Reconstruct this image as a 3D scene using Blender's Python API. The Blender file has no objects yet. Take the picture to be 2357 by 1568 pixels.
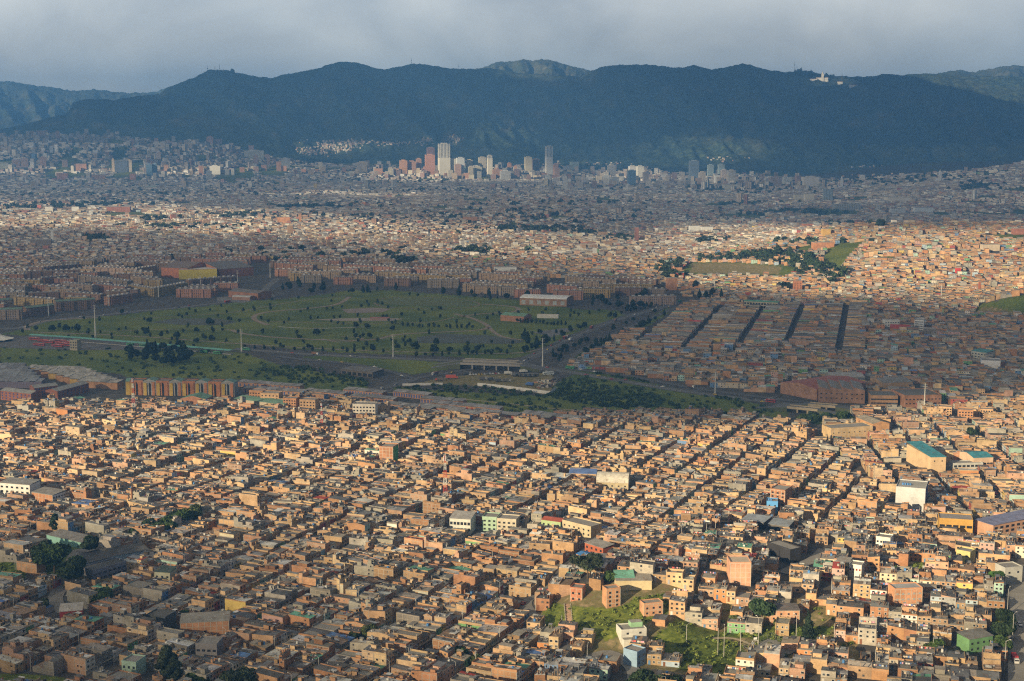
import bpy, math, random
import numpy as np
from mathutils import Vector
R_ = math.radians
SC = bpy.context.scene
COL = SC.collection

# ------------------------------------------------------------------ camera
LENS_F, CAM_H, HORIZON = 1390.0, 250.0, 139.5          # in pixels of a 1024 x 681 frame, metres, pixels
PITCH = math.atan((340.5 - HORIZON) / LENS_F)
cam = bpy.data.cameras.new('camera'); cam_o = bpy.data.objects.new('camera', cam); COL.objects.link(cam_o)
cam.sensor_width = 36.0; cam.lens = 36.0 * LENS_F / 1024
cam.clip_start = 1.0; cam.clip_end = 60000
cam_o.location = (0, 0, CAM_H); cam_o.rotation_euler = (R_(90) - PITCH, 0, 0)
SC.camera = cam_o
# ------------------------------------------------------------------ light
SUN_EL, SUN_AZ = 16.0, 222.0                            # where the sun stands: elevation, heading
SUN_POWER, SKY_STRENGTH, EXPOSURE, HAZE, N_SINGLE, DENOISE = 5.0, 0.092, 1.18, 8.6e-5, 300, False
sa, se = R_(SUN_AZ), R_(SUN_EL)
LDIR = Vector((-math.sin(sa) * math.cos(se), -math.cos(sa) * math.cos(se), -math.sin(se)))   # the way light travels
sun = bpy.data.lights.new('sun', 'SUN'); sun.energy = SUN_POWER; sun.angle = R_(0.5); sun.color = (1.0, 0.79, 0.48)
sun_o = bpy.data.objects.new('sun', sun); COL.objects.link(sun_o); sun_o.location = (-3000, -3000, 4000)
sun_o.rotation_euler = LDIR.to_track_quat('-Z', 'Y').to_euler()
W = bpy.data.worlds.new('World'); SC.world = W; W.use_nodes = True
nt = W.node_tree; N = nt.nodes; L = nt.links
bg = N['Background']; bg.inputs['Strength'].default_value = SKY_STRENGTH
sky = N.new('ShaderNodeTexSky'); sky.sky_type = 'NISHITA'; sky.sun_disc = False
sky.sun_elevation = se; sky.sun_rotation = sa; sky.altitude = 2600
tc = N.new('ShaderNodeTexCoord'); mp = N.new('ShaderNodeMapping'); mp.inputs['Scale'].default_value = (1, 1, 1.25)
mp.inputs['Location'].default_value = (3.0, 0.4, 1.5)
L.new(tc.outputs['Generated'], mp.inputs['Vector'])
n1 = N.new('ShaderNodeTexNoise'); n1.inputs['Scale'].default_value = 6.5; n1.inputs['Detail'].default_value = 8; n1.inputs['Roughness'].default_value = 0.52
n1.inputs['Distortion'].default_value = 0.35
L.new(mp.outputs['Vector'], n1.inputs['Vector'])
cr = N.new('ShaderNodeValToRGB'); el = cr.color_ramp.elements
el[0].position = 0.34; el[0].color = (2.7, 2.7, 2.66, 1); el[1].position = 0.68; el[1].color = (5.4, 5.2, 4.65, 1)
L.new(n1.outputs['Fac'], cr.inputs['Fac'])
mx = N.new('ShaderNodeMixRGB'); mx.inputs['Fac'].default_value = 0.9
L.new(sky.outputs['Color'], mx.inputs['Color1']); L.new(cr.outputs['Color'], mx.inputs['Color2'])
# unseen sky overhead dimmed to deepen the shade below, full only along the rim
sz = N.new('ShaderNodeSeparateXYZ'); L.new(tc.outputs['Generated'], sz.inputs[0]); hi = N.new('ShaderNodeMapRange'); L.new(sz.outputs['Z'], hi.inputs['Value'])
hi.inputs['From Min'].default_value = 0.1; hi.inputs['From Max'].default_value = 0.16; hi.inputs['To Min'].default_value = 1.0; hi.inputs['To Max'].default_value = 0.1
mz_ = N.new('ShaderNodeMixRGB'); mz_.blend_type = 'MULTIPLY'; mz_.inputs['Fac'].default_value = 1; L.new(mx.outputs['Color'], mz_.inputs['Color1']); L.new(hi.outputs['Result'], mz_.inputs['Color2'])
L.new(mz_.outputs['Color'], bg.inputs['Color'])
VS = SC.view_settings; VS.view_transform = 'Standard'; VS.look = 'None'; VS.gamma = 1; VS.use_curve_mapping = False
VS.exposure = EXPOSURE
SC.render.engine = 'CYCLES'
cy = SC.cycles; cy.use_denoising = DENOISE
cy.max_bounces = 5; cy.diffuse_bounces = 2; cy.glossy_bounces = 1; cy.transmission_bounces = 2; cy.volume_bounces = 1; cy.use_adaptive_sampling = False; cy.filter_width = 1.2
cy.transparent_max_bounces = 12; cy.caustics_reflective = False; cy.caustics_refractive = False
cy.sample_clamp_indirect = 4.0

# ------------------------------------------------------------------ small maths
def vn(x, y, seed=0):
    x = np.asarray(x, float); y = np.asarray(y, float)
    xi = np.floor(x); yi = np.floor(y); fx = x - xi; fy = y - yi
    fx = fx * fx * (3 - 2 * fx); fy = fy * fy * (3 - 2 * fy)
    def h(a, b):
        v = np.sin(a * 127.1 + b * 311.7 + seed * 74.7) * 43758.5453
        return v - np.floor(v)
    return (h(xi, yi) * (1 - fx) + h(xi + 1, yi) * fx) * (1 - fy) + (h(xi, yi + 1) * (1 - fx) + h(xi + 1, yi + 1) * fx) * fy
def fbm(x, y, seed=0, o=4):
    s = 0; a = 0.5
    for i in range(o):
        s = s + a * vn(x, y, seed + i); x = np.asarray(x) * 2.03 + 7.1; y = np.asarray(y) * 2.03 + 3.7; a *= 0.5
    return s / (1 - 0.5 ** o)
def ss(a, b, x):
    t = np.clip((np.asarray(x, float) - a) / (b - a), 0, 1); return t * t * (3 - 2 * t)
def itp(x, pts):
    p = np.array(pts, float); return np.interp(x, p[:, 0], p[:, 1])
def inpoly(px, py, poly):
    px = np.asarray(px, float); py = np.asarray(py, float); r = np.zeros(px.shape, bool); n = len(poly)
    for i in range(n):
        x0, y0 = poly[i]; x1, y1 = poly[(i + 1) % n]
        if y0 == y1: continue
        c = ((y0 > py) != (y1 > py)) & (px < (x1 - x0) * (py - y0) / (y1 - y0) + x0); r ^= c
    return r

# ------------------------------------------------------------------ the lie of the land
# photo measures: positions read off a 2357-wide print of the photograph, turned into ground points here
KP = 1024 / 2357; FP = LENS_F / KP; CXP, CYP, HZP = 512 / KP, 340.5 / KP, HORIZON / KP
CP, SP = math.cos(PITCH), math.sin(PITCH)
FOOT = [(-600, 300), (0, 319), (120, 314), (300, 322), (500, 340), (620, 362), (700, 372), (1000, 384), (1300, 392), (1500, 396), (1800, 404), (2050, 404), (2200, 392), (2357, 372), (2900, 340)]
RIDGE = [(-600, 330), (-100, 322), (0, 303), (80, 285), (170, 262), (182, 238), (212, 231), (262, 231), (270, 234), (300, 229), (340, 222), (380, 219), (395, 206), (430, 193), (465, 180), (480, 172), (492, 166), (530, 165), (560, 172), (600, 180), (634, 184), (660, 176), (700, 170), (745, 161), (760, 154), (795, 146), (822, 148), (855, 157), (890, 165), (920, 158), (945, 153), (975, 152), (1010, 158), (1050, 163), (1100, 163), (1120, 160), (1200, 172), (1330, 180), (1352, 170), (1380, 158), (1420, 154), (1480, 153), (1530, 158), (1560, 160), (1590, 155), (1630, 164), (1675, 157), (1700, 151), (1716, 153), (1760, 166), (1800, 170), (1830, 168), (1870, 172), (1900, 178), (1950, 181), (1990, 180), (2020, 175), (2060, 177), (2090, 174), (2140, 174), (2200, 178), (2357, 182), (2900, 190)]
Y_FOOT, Y_RIDGE = 9300.0, 12000.0
def land(x, y):
    x = np.asarray(x, float); y = np.asarray(y, float)
    X = CXP + FP * x / np.maximum(y, 1)
    z = 0.0 * x
    # near: grassy knoll with stairs, dark hillock at the left, gentle terraces at the right
    wob = 10 * (fbm(x / 30, y / 30, 5, 2) - 0.5)
    z = z + 15 * np.exp(-((x - 78) / 56) ** 4) * ss(682 + wob, 728 + wob, y) * (1 - ss(745, 900, y))
    z = z + 7 * np.exp(-((x - 60) / 38) ** 4) * ss(652, 676, y) * (1 - ss(690, 760, y))
    z = z + 9 * ss(90, 170, x) * ss(640, 720, y) * (1 - ss(760, 960, y))
    z = z + 14 * np.exp(-(((x + 275) / 34) ** 2 + ((y - 782) / 34) ** 2))
    # sunlit hill and mound on the right
    z = z + 72 * ss(300, 780, x + 60 * (fbm(x / 150, y / 150, 9, 2) - 0.5)) * ss(2180, 2790, y) * (1 - ss(2850, 3600, y))
    z = z + 24 * np.exp(-(((x - 775) / 85) ** 2 + ((y - 2030) / 75) ** 2) ** 1.5)
    # city climbing to the mountains
    z = z + 128 * ss(4600, 8200, y) * ss(1150, 2600, x)
    hf = CAM_H - (itp(X, FOOT) - HZP) / FP * Y_FOOT
    z = z + (hf - 128 * ss(1150, 2600, x)) * ss(7900, Y_FOOT, y) ** 1.3
    hr = CAM_H + (HZP - itp(X, RIDGE)) / FP * Y_RIDGE
    t = np.clip((y - Y_FOOT) / (Y_RIDGE - Y_FOOT), 0, 1)
    up = np.where(t > 0, (hr - hf) * (0.55 * t + 0.45 * t ** 1.7), 0)
    rid = np.abs(fbm(X / 120 + 1.5 * t, t * 2.3, 21, 4) - 0.5) * 2
    rid2 = np.abs(fbm(X / 42 - 1.2 * t, t * 5.5, 33, 3) - 0.5) * 2
    env = np.sin(np.pi * t) ** 0.8 * np.clip((hr - hf) / 500, 0.2, 1.2)
    up = up + env * (230 * (0.38 - rid) + 60 * (0.4 - rid2)) * np.where(t > 0, 1, 0)
    back = np.clip(y - Y_RIDGE, 0, None) * 0.33
    return z + up - back
def P(x, y, z):                       # ground point -> print position
    x = np.asarray(x, float); dz = np.asarray(z, float) - CAM_H; y = np.asarray(y, float)
    f = y * CP - dz * SP; u = y * SP + dz * CP
    return CXP + FP * x / f, CYP - FP * u / f
def at(X, Y, far=15000):              # print position -> ground point
    a = (X - CXP) / FP; b = -(Y - CYP) / FP
    d = np.array((a, CP + b * SP, -SP + b * CP)); d = d / d[1]
    t = 380 * (1.0025 ** np.arange(1500)); t = t[t < far]
    z = CAM_H + d[2] * t; h = land(d[0] * t, t)
    k = np.argmax(z < h) if (z < h).any() else len(t) - 1
    if k > 0:
        e0 = z[k - 1] - h[k - 1]; e1 = h[k] - z[k]; q = t[k - 1] + (t[k] - t[k - 1]) * e0 / max(e0 + e1, 1e-9)
    else: q = t[0]
    x, y = d[0] * q, q
    return float(x), float(y), float(land(x, y))
def px(y): return y / FP              # metres for one print pixel at that distance

# ------------------------------------------------------------------ materials: every face carries its own colour in 'Col'
MATS = {}
def mat(name, rough=0.9, spec=0.2, mottled=0.25, scale=0.7, coarse=0.12, facade=False, metallic=0.0, bump=0.0, stain=0.0):
    m = bpy.data.materials.new(name); m.use_nodes = True; t = m.node_tree; n = t.nodes; l = t.links
    b = n['Principled BSDF']; b.inputs['Roughness'].default_value = rough; b.inputs['Specular IOR Level'].default_value = spec
    b.inputs['Metallic'].default_value = metallic
    at_ = n.new('ShaderNodeAttribute'); at_.attribute_name = 'Col'
    g = n.new('ShaderNodeNewGeometry')
    a = n.new('ShaderNodeTexNoise'); a.inputs['Scale'].default_value = scale; a.inputs['Detail'].default_value = 4; a.inputs['Roughness'].default_value = 0.65
    c = n.new('ShaderNodeTexNoise'); c.inputs['Scale'].default_value = coarse; c.inputs['Detail'].default_value = 3
    sm = n.new('ShaderNodeMapping'); sm.inputs['Scale'].default_value = (1, 1, 2.2)
    l.new(g.outputs['Position'], sm.inputs['Vector']); l.new(sm.outputs['Vector'], a.inputs['Vector']); l.new(g.outputs['Position'], c.inputs['Vector'])
    ad = n.new('ShaderNodeMath'); ad.operation = 'ADD'; l.new(a.outputs['Fac'], ad.inputs[0]); l.new(c.outputs['Fac'], ad.inputs[1])
    mr = n.new('ShaderNodeMapRange'); mr.inputs['From Min'].default_value = 0.55; mr.inputs['From Max'].default_value = 1.45
    mr.inputs['To Min'].default_value = 1 - mottled * 1.3; mr.inputs['To Max'].default_value = 1 + mottled
    l.new(ad.outputs[0], mr.inputs['Value'])
    mu = n.new('ShaderNodeMixRGB'); mu.blend_type = 'MULTIPLY'; mu.inputs['Fac'].default_value = 1
    l.new(at_.outputs['Color'], mu.inputs['Color1']); l.new(mr.outputs['Result'], mu.inputs['Color2'])
    out = mu.outputs['Color']
    if stain:
        s = n.new('ShaderNodeTexNoise'); s.inputs['Scale'].default_value = 0.45; s.inputs['Detail'].default_value = 5; l.new(g.outputs['Position'], s.inputs['Vector'])
        r = n.new('ShaderNodeMapRange'); r.inputs['From Min'].default_value = 0.56; r.inputs['From Max'].default_value = 0.72; r.inputs['To Max'].default_value = stain
        l.new(s.outputs['Fac'], r.inputs['Value'])
        q = n.new('ShaderNodeMixRGB'); q.inputs['Color2'].default_value = (0.2, 0.115, 0.07, 1); l.new(r.outputs['Result'], q.inputs['Fac']); l.new(out, q.inputs['Color1']); out = q.outputs['Color']
    if facade:                                            # rows of panes set in the wall of a far building
        to = n.new('ShaderNodeTexCoord'); sx = n.new('ShaderNodeSeparateXYZ'); l.new(to.outputs['Object'], sx.inputs[0])
        hs = n.new('ShaderNodeMath'); hs.operation = 'ADD'; l.new(sx.outputs['X'], hs.inputs[0]); l.new(sx.outputs['Y'], hs.inputs[1])
        pitch_h, pitch_v = facade[0], facade[1]; fh, fv = facade[2], facade[3]
        def band(sock, pitch, lo, hi):
            d = n.new('ShaderNodeMath'); d.operation = 'DIVIDE'; l.new(sock, d.inputs[0]); d.inputs[1].default_value = pitch
            f = n.new('ShaderNodeMath'); f.operation = 'FRACT'; l.new(d.outputs[0], f.inputs[0])
            a1 = n.new('ShaderNodeMath'); a1.operation = 'GREATER_THAN'; l.new(f.outputs[0], a1.inputs[0]); a1.inputs[1].default_value = lo
            a2 = n.new('ShaderNodeMath'); a2.operation = 'LESS_THAN'; l.new(f.outputs[0], a2.inputs[0]); a2.inputs[1].default_value = hi
            k = n.new('ShaderNodeMath'); k.operation = 'MULTIPLY'; l.new(a1.outputs[0], k.inputs[0]); l.new(a2.outputs[0], k.inputs[1]); return k.outputs[0]
        k = n.new('ShaderNodeMath'); k.operation = 'MULTIPLY'
        l.new(band(hs.outputs[0], pitch_h, 0.5 - fh / 2, 0.5 + fh / 2), k.inputs[0]); l.new(band(sx.outputs['Z'], pitch_v, 0.3, 0.3 + fv), k.inputs[1])
        up = n.new('ShaderNodeSeparateXYZ'); l.new(g.outputs['Normal'], up.inputs[0])
        lt = n.new('ShaderNodeMath'); lt.operation = 'LESS_THAN'; l.new(up.outputs['Z'], lt.inputs[0]); lt.inputs[1].default_value = 0.5
        k2 = n.new('ShaderNodeMath'); k2.operation = 'MULTIPLY'; l.new(k.outputs[0], k2.inputs[0]); l.new(lt.outputs[0], k2.inputs[1])
        q = n.new('ShaderNodeMixRGB'); q.inputs['Color2'].default_value = facade[4] + (1,); l.new(k2.outputs[0], q.inputs['Fac']); l.new(out, q.inputs['Color1']); out = q.outputs['Color']
    l.new(out, b.inputs['Base Color'])
    if bump:
        bu = n.new('ShaderNodeBump'); bu.inputs['Strength'].default_value = bump; bu.inputs['Distance'].default_value = 0.3
        l.new(a.outputs['Fac'], bu.inputs['Height']); l.new(bu.outputs['Normal'], b.inputs['Normal'])
    MATS[name] = m; return m
mat('brick', 0.92, 0.15, 0.42, 1.3, 0.2, bump=0.3)
mat('roof_sheet', 0.75, 0.25, 0.42, 1.1, 0.25, stain=0.6)
mat('paint', 0.85, 0.2, 0.24, 0.8, 0.18)
mat('glass', 0.18, 0.5, 0.3, 0.5)
mat('metal', 0.5, 0.5, 0.1, 0.5)
mat('leaf', 0.75, 0.2, 0.45, 0.5, 0.1)
mat('bark', 0.95, 0.1, 0.3, 2.0)
mat('concrete', 0.9, 0.2, 0.22, 0.35, 0.06)
mat('tarmac', 0.92, 0.2, 0.22, 0.25, 0.04)
mat('apartment_wall', 0.9, 0.2, 0.15, 0.3, 0.05, facade=(3.2, 2.6, 0.45, 0.5, (0.05, 0.05, 0.055)))
mat('tower_wall', 0.8, 0.3, 0.08, 0.1, 0.02, facade=(6.5, 3.4, 0.62, 0.55, (0.06, 0.065, 0.075)))
mat('tower_ribbed', 0.8, 0.3, 0.08, 0.1, 0.02, facade=(9.0, 400.0, 0.42, 0.69, (0.07, 0.075, 0.08)))
mat('tower_glass', 0.3, 0.5, 0.1, 0.1, 0.02, facade=(400.0, 3.6, 1.0, 0.5, (0.025, 0.04, 0.06)))
MLIST = list(MATS.values()); MIDX = {k: i for i, k in enumerate(MATS)}

# ------------------------------------------------------------------ mesh collecting
QF = np.array([(0, 1, 5, 4), (1, 2, 6, 5), (2, 3, 7, 6), (3, 0, 4, 7), (4, 5, 6, 7), (3, 2, 1, 0)])
class MB:
    def __init__(s): s.b = []; s.v = []; s.f = []; s.fm = []; s.fc = []; s.nv = 0; s.extra = None
    def box(s, c, half, ang, zb, zt, m, col, top=None, topm=None):
        zb = (zb,) * 4 if not isinstance(zb, (tuple, list)) else zb; zt = (zt,) * 4 if not isinstance(zt, (tuple, list)) else zt
        mi = MIDX[m]; tm = mi if topm is None else MIDX[topm]; top = col if top is None else top
        s.b.append((c[0], c[1], half[0], half[1], ang) + tuple(zb) + tuple(zt) + (mi, tm) + tuple(col[:3]) + tuple(top[:3]))
    def raw(s, v, f, m, col):
        s.v += [tuple(p) for p in v]; s.f += [tuple(i + s.nv for i in q) for q in f]; s.nv += len(v)
        s.fm += [MIDX[m]] * len(f)
        s.fc += [tuple(col[:3])] * len(f) if not isinstance(col[0], (tuple, list)) else [tuple(c) for c in col]
    def cyl(s, x, y, z0, z1, r0, r1, m, col, n=8, axis=None):
        v = []; 
        for z, r in ((z0, r0), (z1, r1)):
            v += [(x + r * math.cos(2 * math.pi * i / n), y + r * math.sin(2 * math.pi * i / n), z) for i in range(n)]
        s.raw(v, [(i, (i + 1) % n, n + (i + 1) % n, n + i) for i in range(n)] + [tuple(range(n, 2 * n)), tuple(range(n - 1, -1, -1))], m, col)
    def bar(s, p, q, r0, r1, m, col, n=5):
        p = Vector(p); q = Vector(q); d = (q - p).normalized(); a = d.orthogonal().normalized(); b = d.cross(a); v = []
        for c, r in ((p, r0), (q, r1)):
            v += [tuple(c + a * (r * math.cos(2 * math.pi * i / n)) + b * (r * math.sin(2 * math.pi * i / n))) for i in range(n)]
        s.raw(v, [(i, (i + 1) % n, n + (i + 1) % n, n + i) for i in range(n)] + [tuple(range(n, 2 * n)), tuple(range(n - 1, -1, -1))], m, col)
    def mesh(s, name):
        V = []; tot = []; idx = []; mi = []; fc = []; off = 0
        if s.b:
            B = np.array(s.b, float)
            if s.extra is not None: B = np.concatenate((B, s.extra))
            n = len(B)
            sx = np.array((-1, 1, 1, -1.)); sy = np.array((-1, -1, 1, 1.))
            lx = B[:, 2:3] * sx; ly = B[:, 3:4] * sy; ca = np.cos(B[:, 4:5]); sn = np.sin(B[:, 4:5])
            wx = B[:, 0:1] + lx * ca - ly * sn; wy = B[:, 1:2] + lx * sn + ly * ca
            v = np.empty((n, 8, 3)); v[:, :4, 0] = wx; v[:, 4:, 0] = wx; v[:, :4, 1] = wy; v[:, 4:, 1] = wy; v[:, :4, 2] = B[:, 5:9]; v[:, 4:, 2] = B[:, 9:13]
            V.append(v.reshape(-1, 3)); idx.append((np.arange(n)[:, None, None] * 8 + QF).reshape(-1)); tot.append(np.full(n * 6, 4)); off = 8 * n
            m6 = np.repeat(B[:, 13:14], 6, 1); m6[:, 4] = B[:, 14]; mi.append(m6.reshape(-1))
            c = np.repeat(B[:, None, 15:18], 6, 1); c[:, 4] = B[:, 18:21]; fc.append(c.reshape(-1, 3))
        if s.v:
            V.append(np.array(s.v, float)); tot.append(np.array([len(f) for f in s.f])); idx.append(np.array([i + off for f in s.f for i in f]))
            mi.append(np.array(s.fm)); fc.append(np.array(s.fc, float))
        return mesh_of(name, np.concatenate(V), np.concatenate(idx), np.concatenate(tot), np.concatenate(mi), np.concatenate(fc))
    def build(s, name, parent=None, loc=(0, 0, 0), rz=0.0):
        return link(name, s.mesh(name), parent, loc, rz)
def mesh_of(name, V, idx, tot, mi, fc, mats=None):
    me = bpy.data.meshes.new(name); me.vertices.add(len(V)); me.vertices.foreach_set('co', np.ascontiguousarray(V, dtype=np.float32).ravel())
    me.loops.add(len(idx)); me.loops.foreach_set('vertex_index', np.ascontiguousarray(idx, dtype=np.int32))
    me.polygons.add(len(tot)); st = np.concatenate(([0], np.cumsum(tot)[:-1])); me.polygons.foreach_set('loop_start', np.ascontiguousarray(st, dtype=np.int32))
    if mats is None:
        mi = np.asarray(mi, int); used = np.unique(mi); rm = np.zeros(len(MLIST), int)
        for k, u in enumerate(used): me.materials.append(MLIST[u]); rm[u] = k
        me.polygons.foreach_set('material_index', np.ascontiguousarray(rm[mi], dtype=np.int32))
    else:
        for m in mats: me.materials.append(m)
        if mi is not None: me.polygons.foreach_set('material_index', np.ascontiguousarray(mi, dtype=np.int32))
    if fc is not None:
        a = me.attributes.new('Col', 'FLOAT_COLOR', 'FACE'); c = np.ones((len(tot), 4), np.float32); c[:, :3] = fc; a.data.foreach_set('color', c.ravel())
    me.polygons.foreach_set('use_smooth', np.zeros(len(tot), bool)); me.update(calc_edges=True); return me
def tag(o, label=None, cat=None, group=None, kind=None):
    if label: o['label'] = label
    if cat: o['category'] = cat
    if group: o['group'] = group
    if kind: o['kind'] = kind
    return o
KIDS = {}
def link(name, me, parent=None, loc=(0, 0, 0), rz=0.0):
    o = bpy.data.objects.new(name, me); COL.objects.link(o); o.location = loc; o.rotation_euler = (0, 0, rz)
    if parent is not None: o.parent = parent; KIDS.setdefault(parent.name, []).append(o)
    return o
def empty(name, loc, rz=0.0):
    o = link(name, None, None, loc, rz); o.empty_display_size = 2; return o
def copy_tree(o, parent=None):
    c = o.copy(); COL.objects.link(c)
    if parent is not None: c.parent = parent; KIDS.setdefault(parent.name, []).append(c)
    for ch in KIDS.get(o.name, []): copy_tree(ch, c)
    return c
TAKEN = []                       # (x, y, radius) of ground already built on
LANDMARKS = []                   # (phrase, x, y) things a label may point to
def take(x, y, r): TAKEN.append((x, y, r))
def mark(phrase, x, y): LANDMARKS.append((phrase, x, y))
ORD = ['', 'second ', 'third ', 'fourth ', 'fifth ', 'sixth ', 'seventh ', 'eighth ', 'ninth ', 'tenth ', 'eleventh ', 'twelfth ']
USED_LABELS = set()
def name_apart(items):
    """items: (object, look phrase, x, y) -> a label that no other object carries: its look, else its look and the landmark it stands nearest to"""
    by = {}
    for it in items: by.setdefault(it[1], []).append(it)
    for look, g in by.items():
        if len(g) == 1 and look not in USED_LABELS and len(look.split()) > 8: g[0][0]['label'] = look; USED_LABELS.add(look); continue
        gx = np.array([i[2] for i in g]); gy = np.array([i[3] for i in g]); cand = {}
        for (ph, lx, ly) in LANDMARKS:
            dx = gx - lx; dy = (gy - ly); d = np.hypot(dx, dy)
            for rel, ok in (('nearest', d > 0.5), ('nearest on the left of', dx < -np.abs(dy) * 0.6), ('nearest on the right of', dx > np.abs(dy) * 0.6), ('nearest behind', dy > np.abs(dx) * 0.6), ('nearest in front of', dy < -np.abs(dx) * 0.6)):
                ids = np.where(ok & (d > 0.5))[0]; ids = ids[np.argsort(d[ids])][:12]
                for r, i in enumerate(ids): cand.setdefault(i, []).append((d[i] * (1 + 0.5 * r) * (1.3 if ' ' in rel else 1), f'{look}, {ORD[r]}{rel} {ph}'))
        for i, it in enumerate(g):
            done = False
            for _, lab in sorted(cand.get(i, [])):
                if lab not in USED_LABELS and len(lab.split()) <= 16: it[0]['label'] = lab; USED_LABELS.add(lab); done = True; break
            if not done: it[0]['label'] = look
# ------------------------------------------------------------------ ground, roads, grass, mountains, air
GRASS = [   # print outlines of what is green
 [(0, 770), (60, 757), (110, 739), (233, 729), (390, 712), (520, 700), (560, 692), (640, 690), (760, 676), (800, 668), (900, 668), (1190, 690), (1330, 712), (1420, 715), (1440, 728), (1300, 775), (1270, 805), (1195, 822), (1130, 828), (1000, 818), (786, 812), (640, 800), (560, 790), (555, 808), (70, 772)],
 [(0, 800), (80, 802), (180, 806), (280, 800), (460, 805), (560, 812), (650, 842), (700, 850), (850, 880), (840, 905), (700, 905), (690, 886), (545, 872), (290, 868), (280, 860), (60, 845), (0, 850)],
 [(690, 822), (786, 816), (1040, 835), (1060, 846), (950, 862), (880, 848), (790, 835)],
 [(900, 890), (1020, 900), (1130, 905), (1265, 912), (1285, 880), (1320, 860), (1400, 873), (1571, 905), (1720, 925), (1815, 945), (1810, 962), (1700, 957), (1350, 950), (1290, 958), (1180, 958), (1060, 932), (920, 910)],
 [(1300, 845), (1400, 862), (1571, 897), (1720, 918), (1700, 924), (1571, 905), (1400, 873), (1330, 862)],
 [(1840, 952), (1960, 955), (1965, 972), (1900, 978), (1830, 970)], [(1300, 826), (1440, 760), (1530, 712), (1560, 706), (1500, 745), (1320, 836)],
 [(2235, 722), (2260, 700), (2357, 676), (2480, 672), (2480, 720), (2357, 728)],
 [(1895, 600), (1905, 565), (1990, 554), (1950, 600), (1930, 625), (1880, 618)], [(1830, 572), (1870, 562), (1875, 575), (1840, 580)], [(1690, 590), (1790, 582), (1780, 594), (1700, 597)],
 [(1566, 622), (1590, 603), (1700, 604), (1830, 612), (1850, 626), (1800, 640), (1690, 634), (1566, 637)],
 [(2270, 540), (2357, 538), (2400, 545), (2400, 553), (2290, 550)], [(2120, 588), (2165, 580), (2160, 590)], [(2020, 590), (2060, 592), (2040, 597)],
 [(1235, 1440), (1262, 1385), (1330, 1395), (1420, 1400), (1460, 1378), (1535, 1362), (1548, 1400), (1530, 1420), (1480, 1440), (1430, 1462), (1400, 1475), (1320, 1468)],
 [(1440, 1490), (1500, 1470), (1560, 1420), (1600, 1440), (1620, 1500), (1720, 1520), (1700, 1560), (1600, 1545), (1500, 1500)],
 [(1655, 1455), (1730, 1435), (1800, 1435), (1925, 1443), (1880, 1478), (1800, 1490), (1720, 1468), (1650, 1468)],
 [(1560, 1440), (1640, 1445), (1720, 1500), (1640, 1560), (1560, 1540)], [(2055, 1318), (2120, 1290), (2130, 1310), (2060, 1345)], [(2280, 1430), (2320, 1425), (2320, 1520), (2285, 1500)],
 [(-60, 1300), (0, 1290), (50, 1298), (60, 1330), (30, 1350), (-60, 1350)], [(-40, 1552), (60, 1550), (215, 1568), (215, 1590), (-40, 1590)], [(95, 1240), (190, 1230), (200, 1290), (180, 1340), (95, 1330), (80, 1290)],
]
DIRT = [[(1590, 606), (1700, 606), (1800, 614), (1790, 632), (1690, 630), (1590, 628)], [(925, 890), (1020, 869), (1085, 862), (1270, 858), (1282, 876), (1265, 908), (1120, 890), (1025, 884)], [(2240, 726), (2265, 705), (2330, 716), (2330, 727)]]
DIRT2 = [[(1235, 1345), (1560, 1335), (1960, 1395), (1980, 1520), (1700, 1575), (1440, 1530), (1235, 1475)], [(80, 1235), (345, 1225), (330, 1330), (90, 1350)], [(2040, 1290), (2150, 1285), (2140, 1350), (2040, 1350)]]
def soft_in(X, Y, polys, jit):
    r = np.zeros(X.shape)
    jx = (fbm(X / 9, Y / 4, 41, 3) - 0.5) * jit * 3; jy = (fbm(X / 9 + 9, Y / 4, 43, 3) - 0.5) * jit
    for p in polys: r = np.maximum(r, inpoly(X + jx, Y + jy, p))
    return r
def grid_mesh(name, xs, ys, zfun, mats, attr):
    nx, ny = xs.shape[1], xs.shape[0]; z = zfun(xs, ys)
    V = np.stack((xs, ys, z), -1).reshape(-1, 3); i = np.arange(nx * ny).reshape(ny, nx)
    q = np.stack((i[:-1, :-1], i[:-1, 1:], i[1:, 1:], i[1:, :-1]), -1).reshape(-1)
    me = mesh_of(name, V, q, np.full((nx - 1) * (ny - 1), 4), None, None, mats)
    me.polygons.foreach_set('use_smooth', np.ones((nx - 1) * (ny - 1), bool))
    for k, f in attr.items():
        a = me.attributes.new(k, 'FLOAT', 'POINT'); a.data.foreach_set('value', np.asarray(f, np.float32).ravel())
    return link(name, me), z
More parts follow.
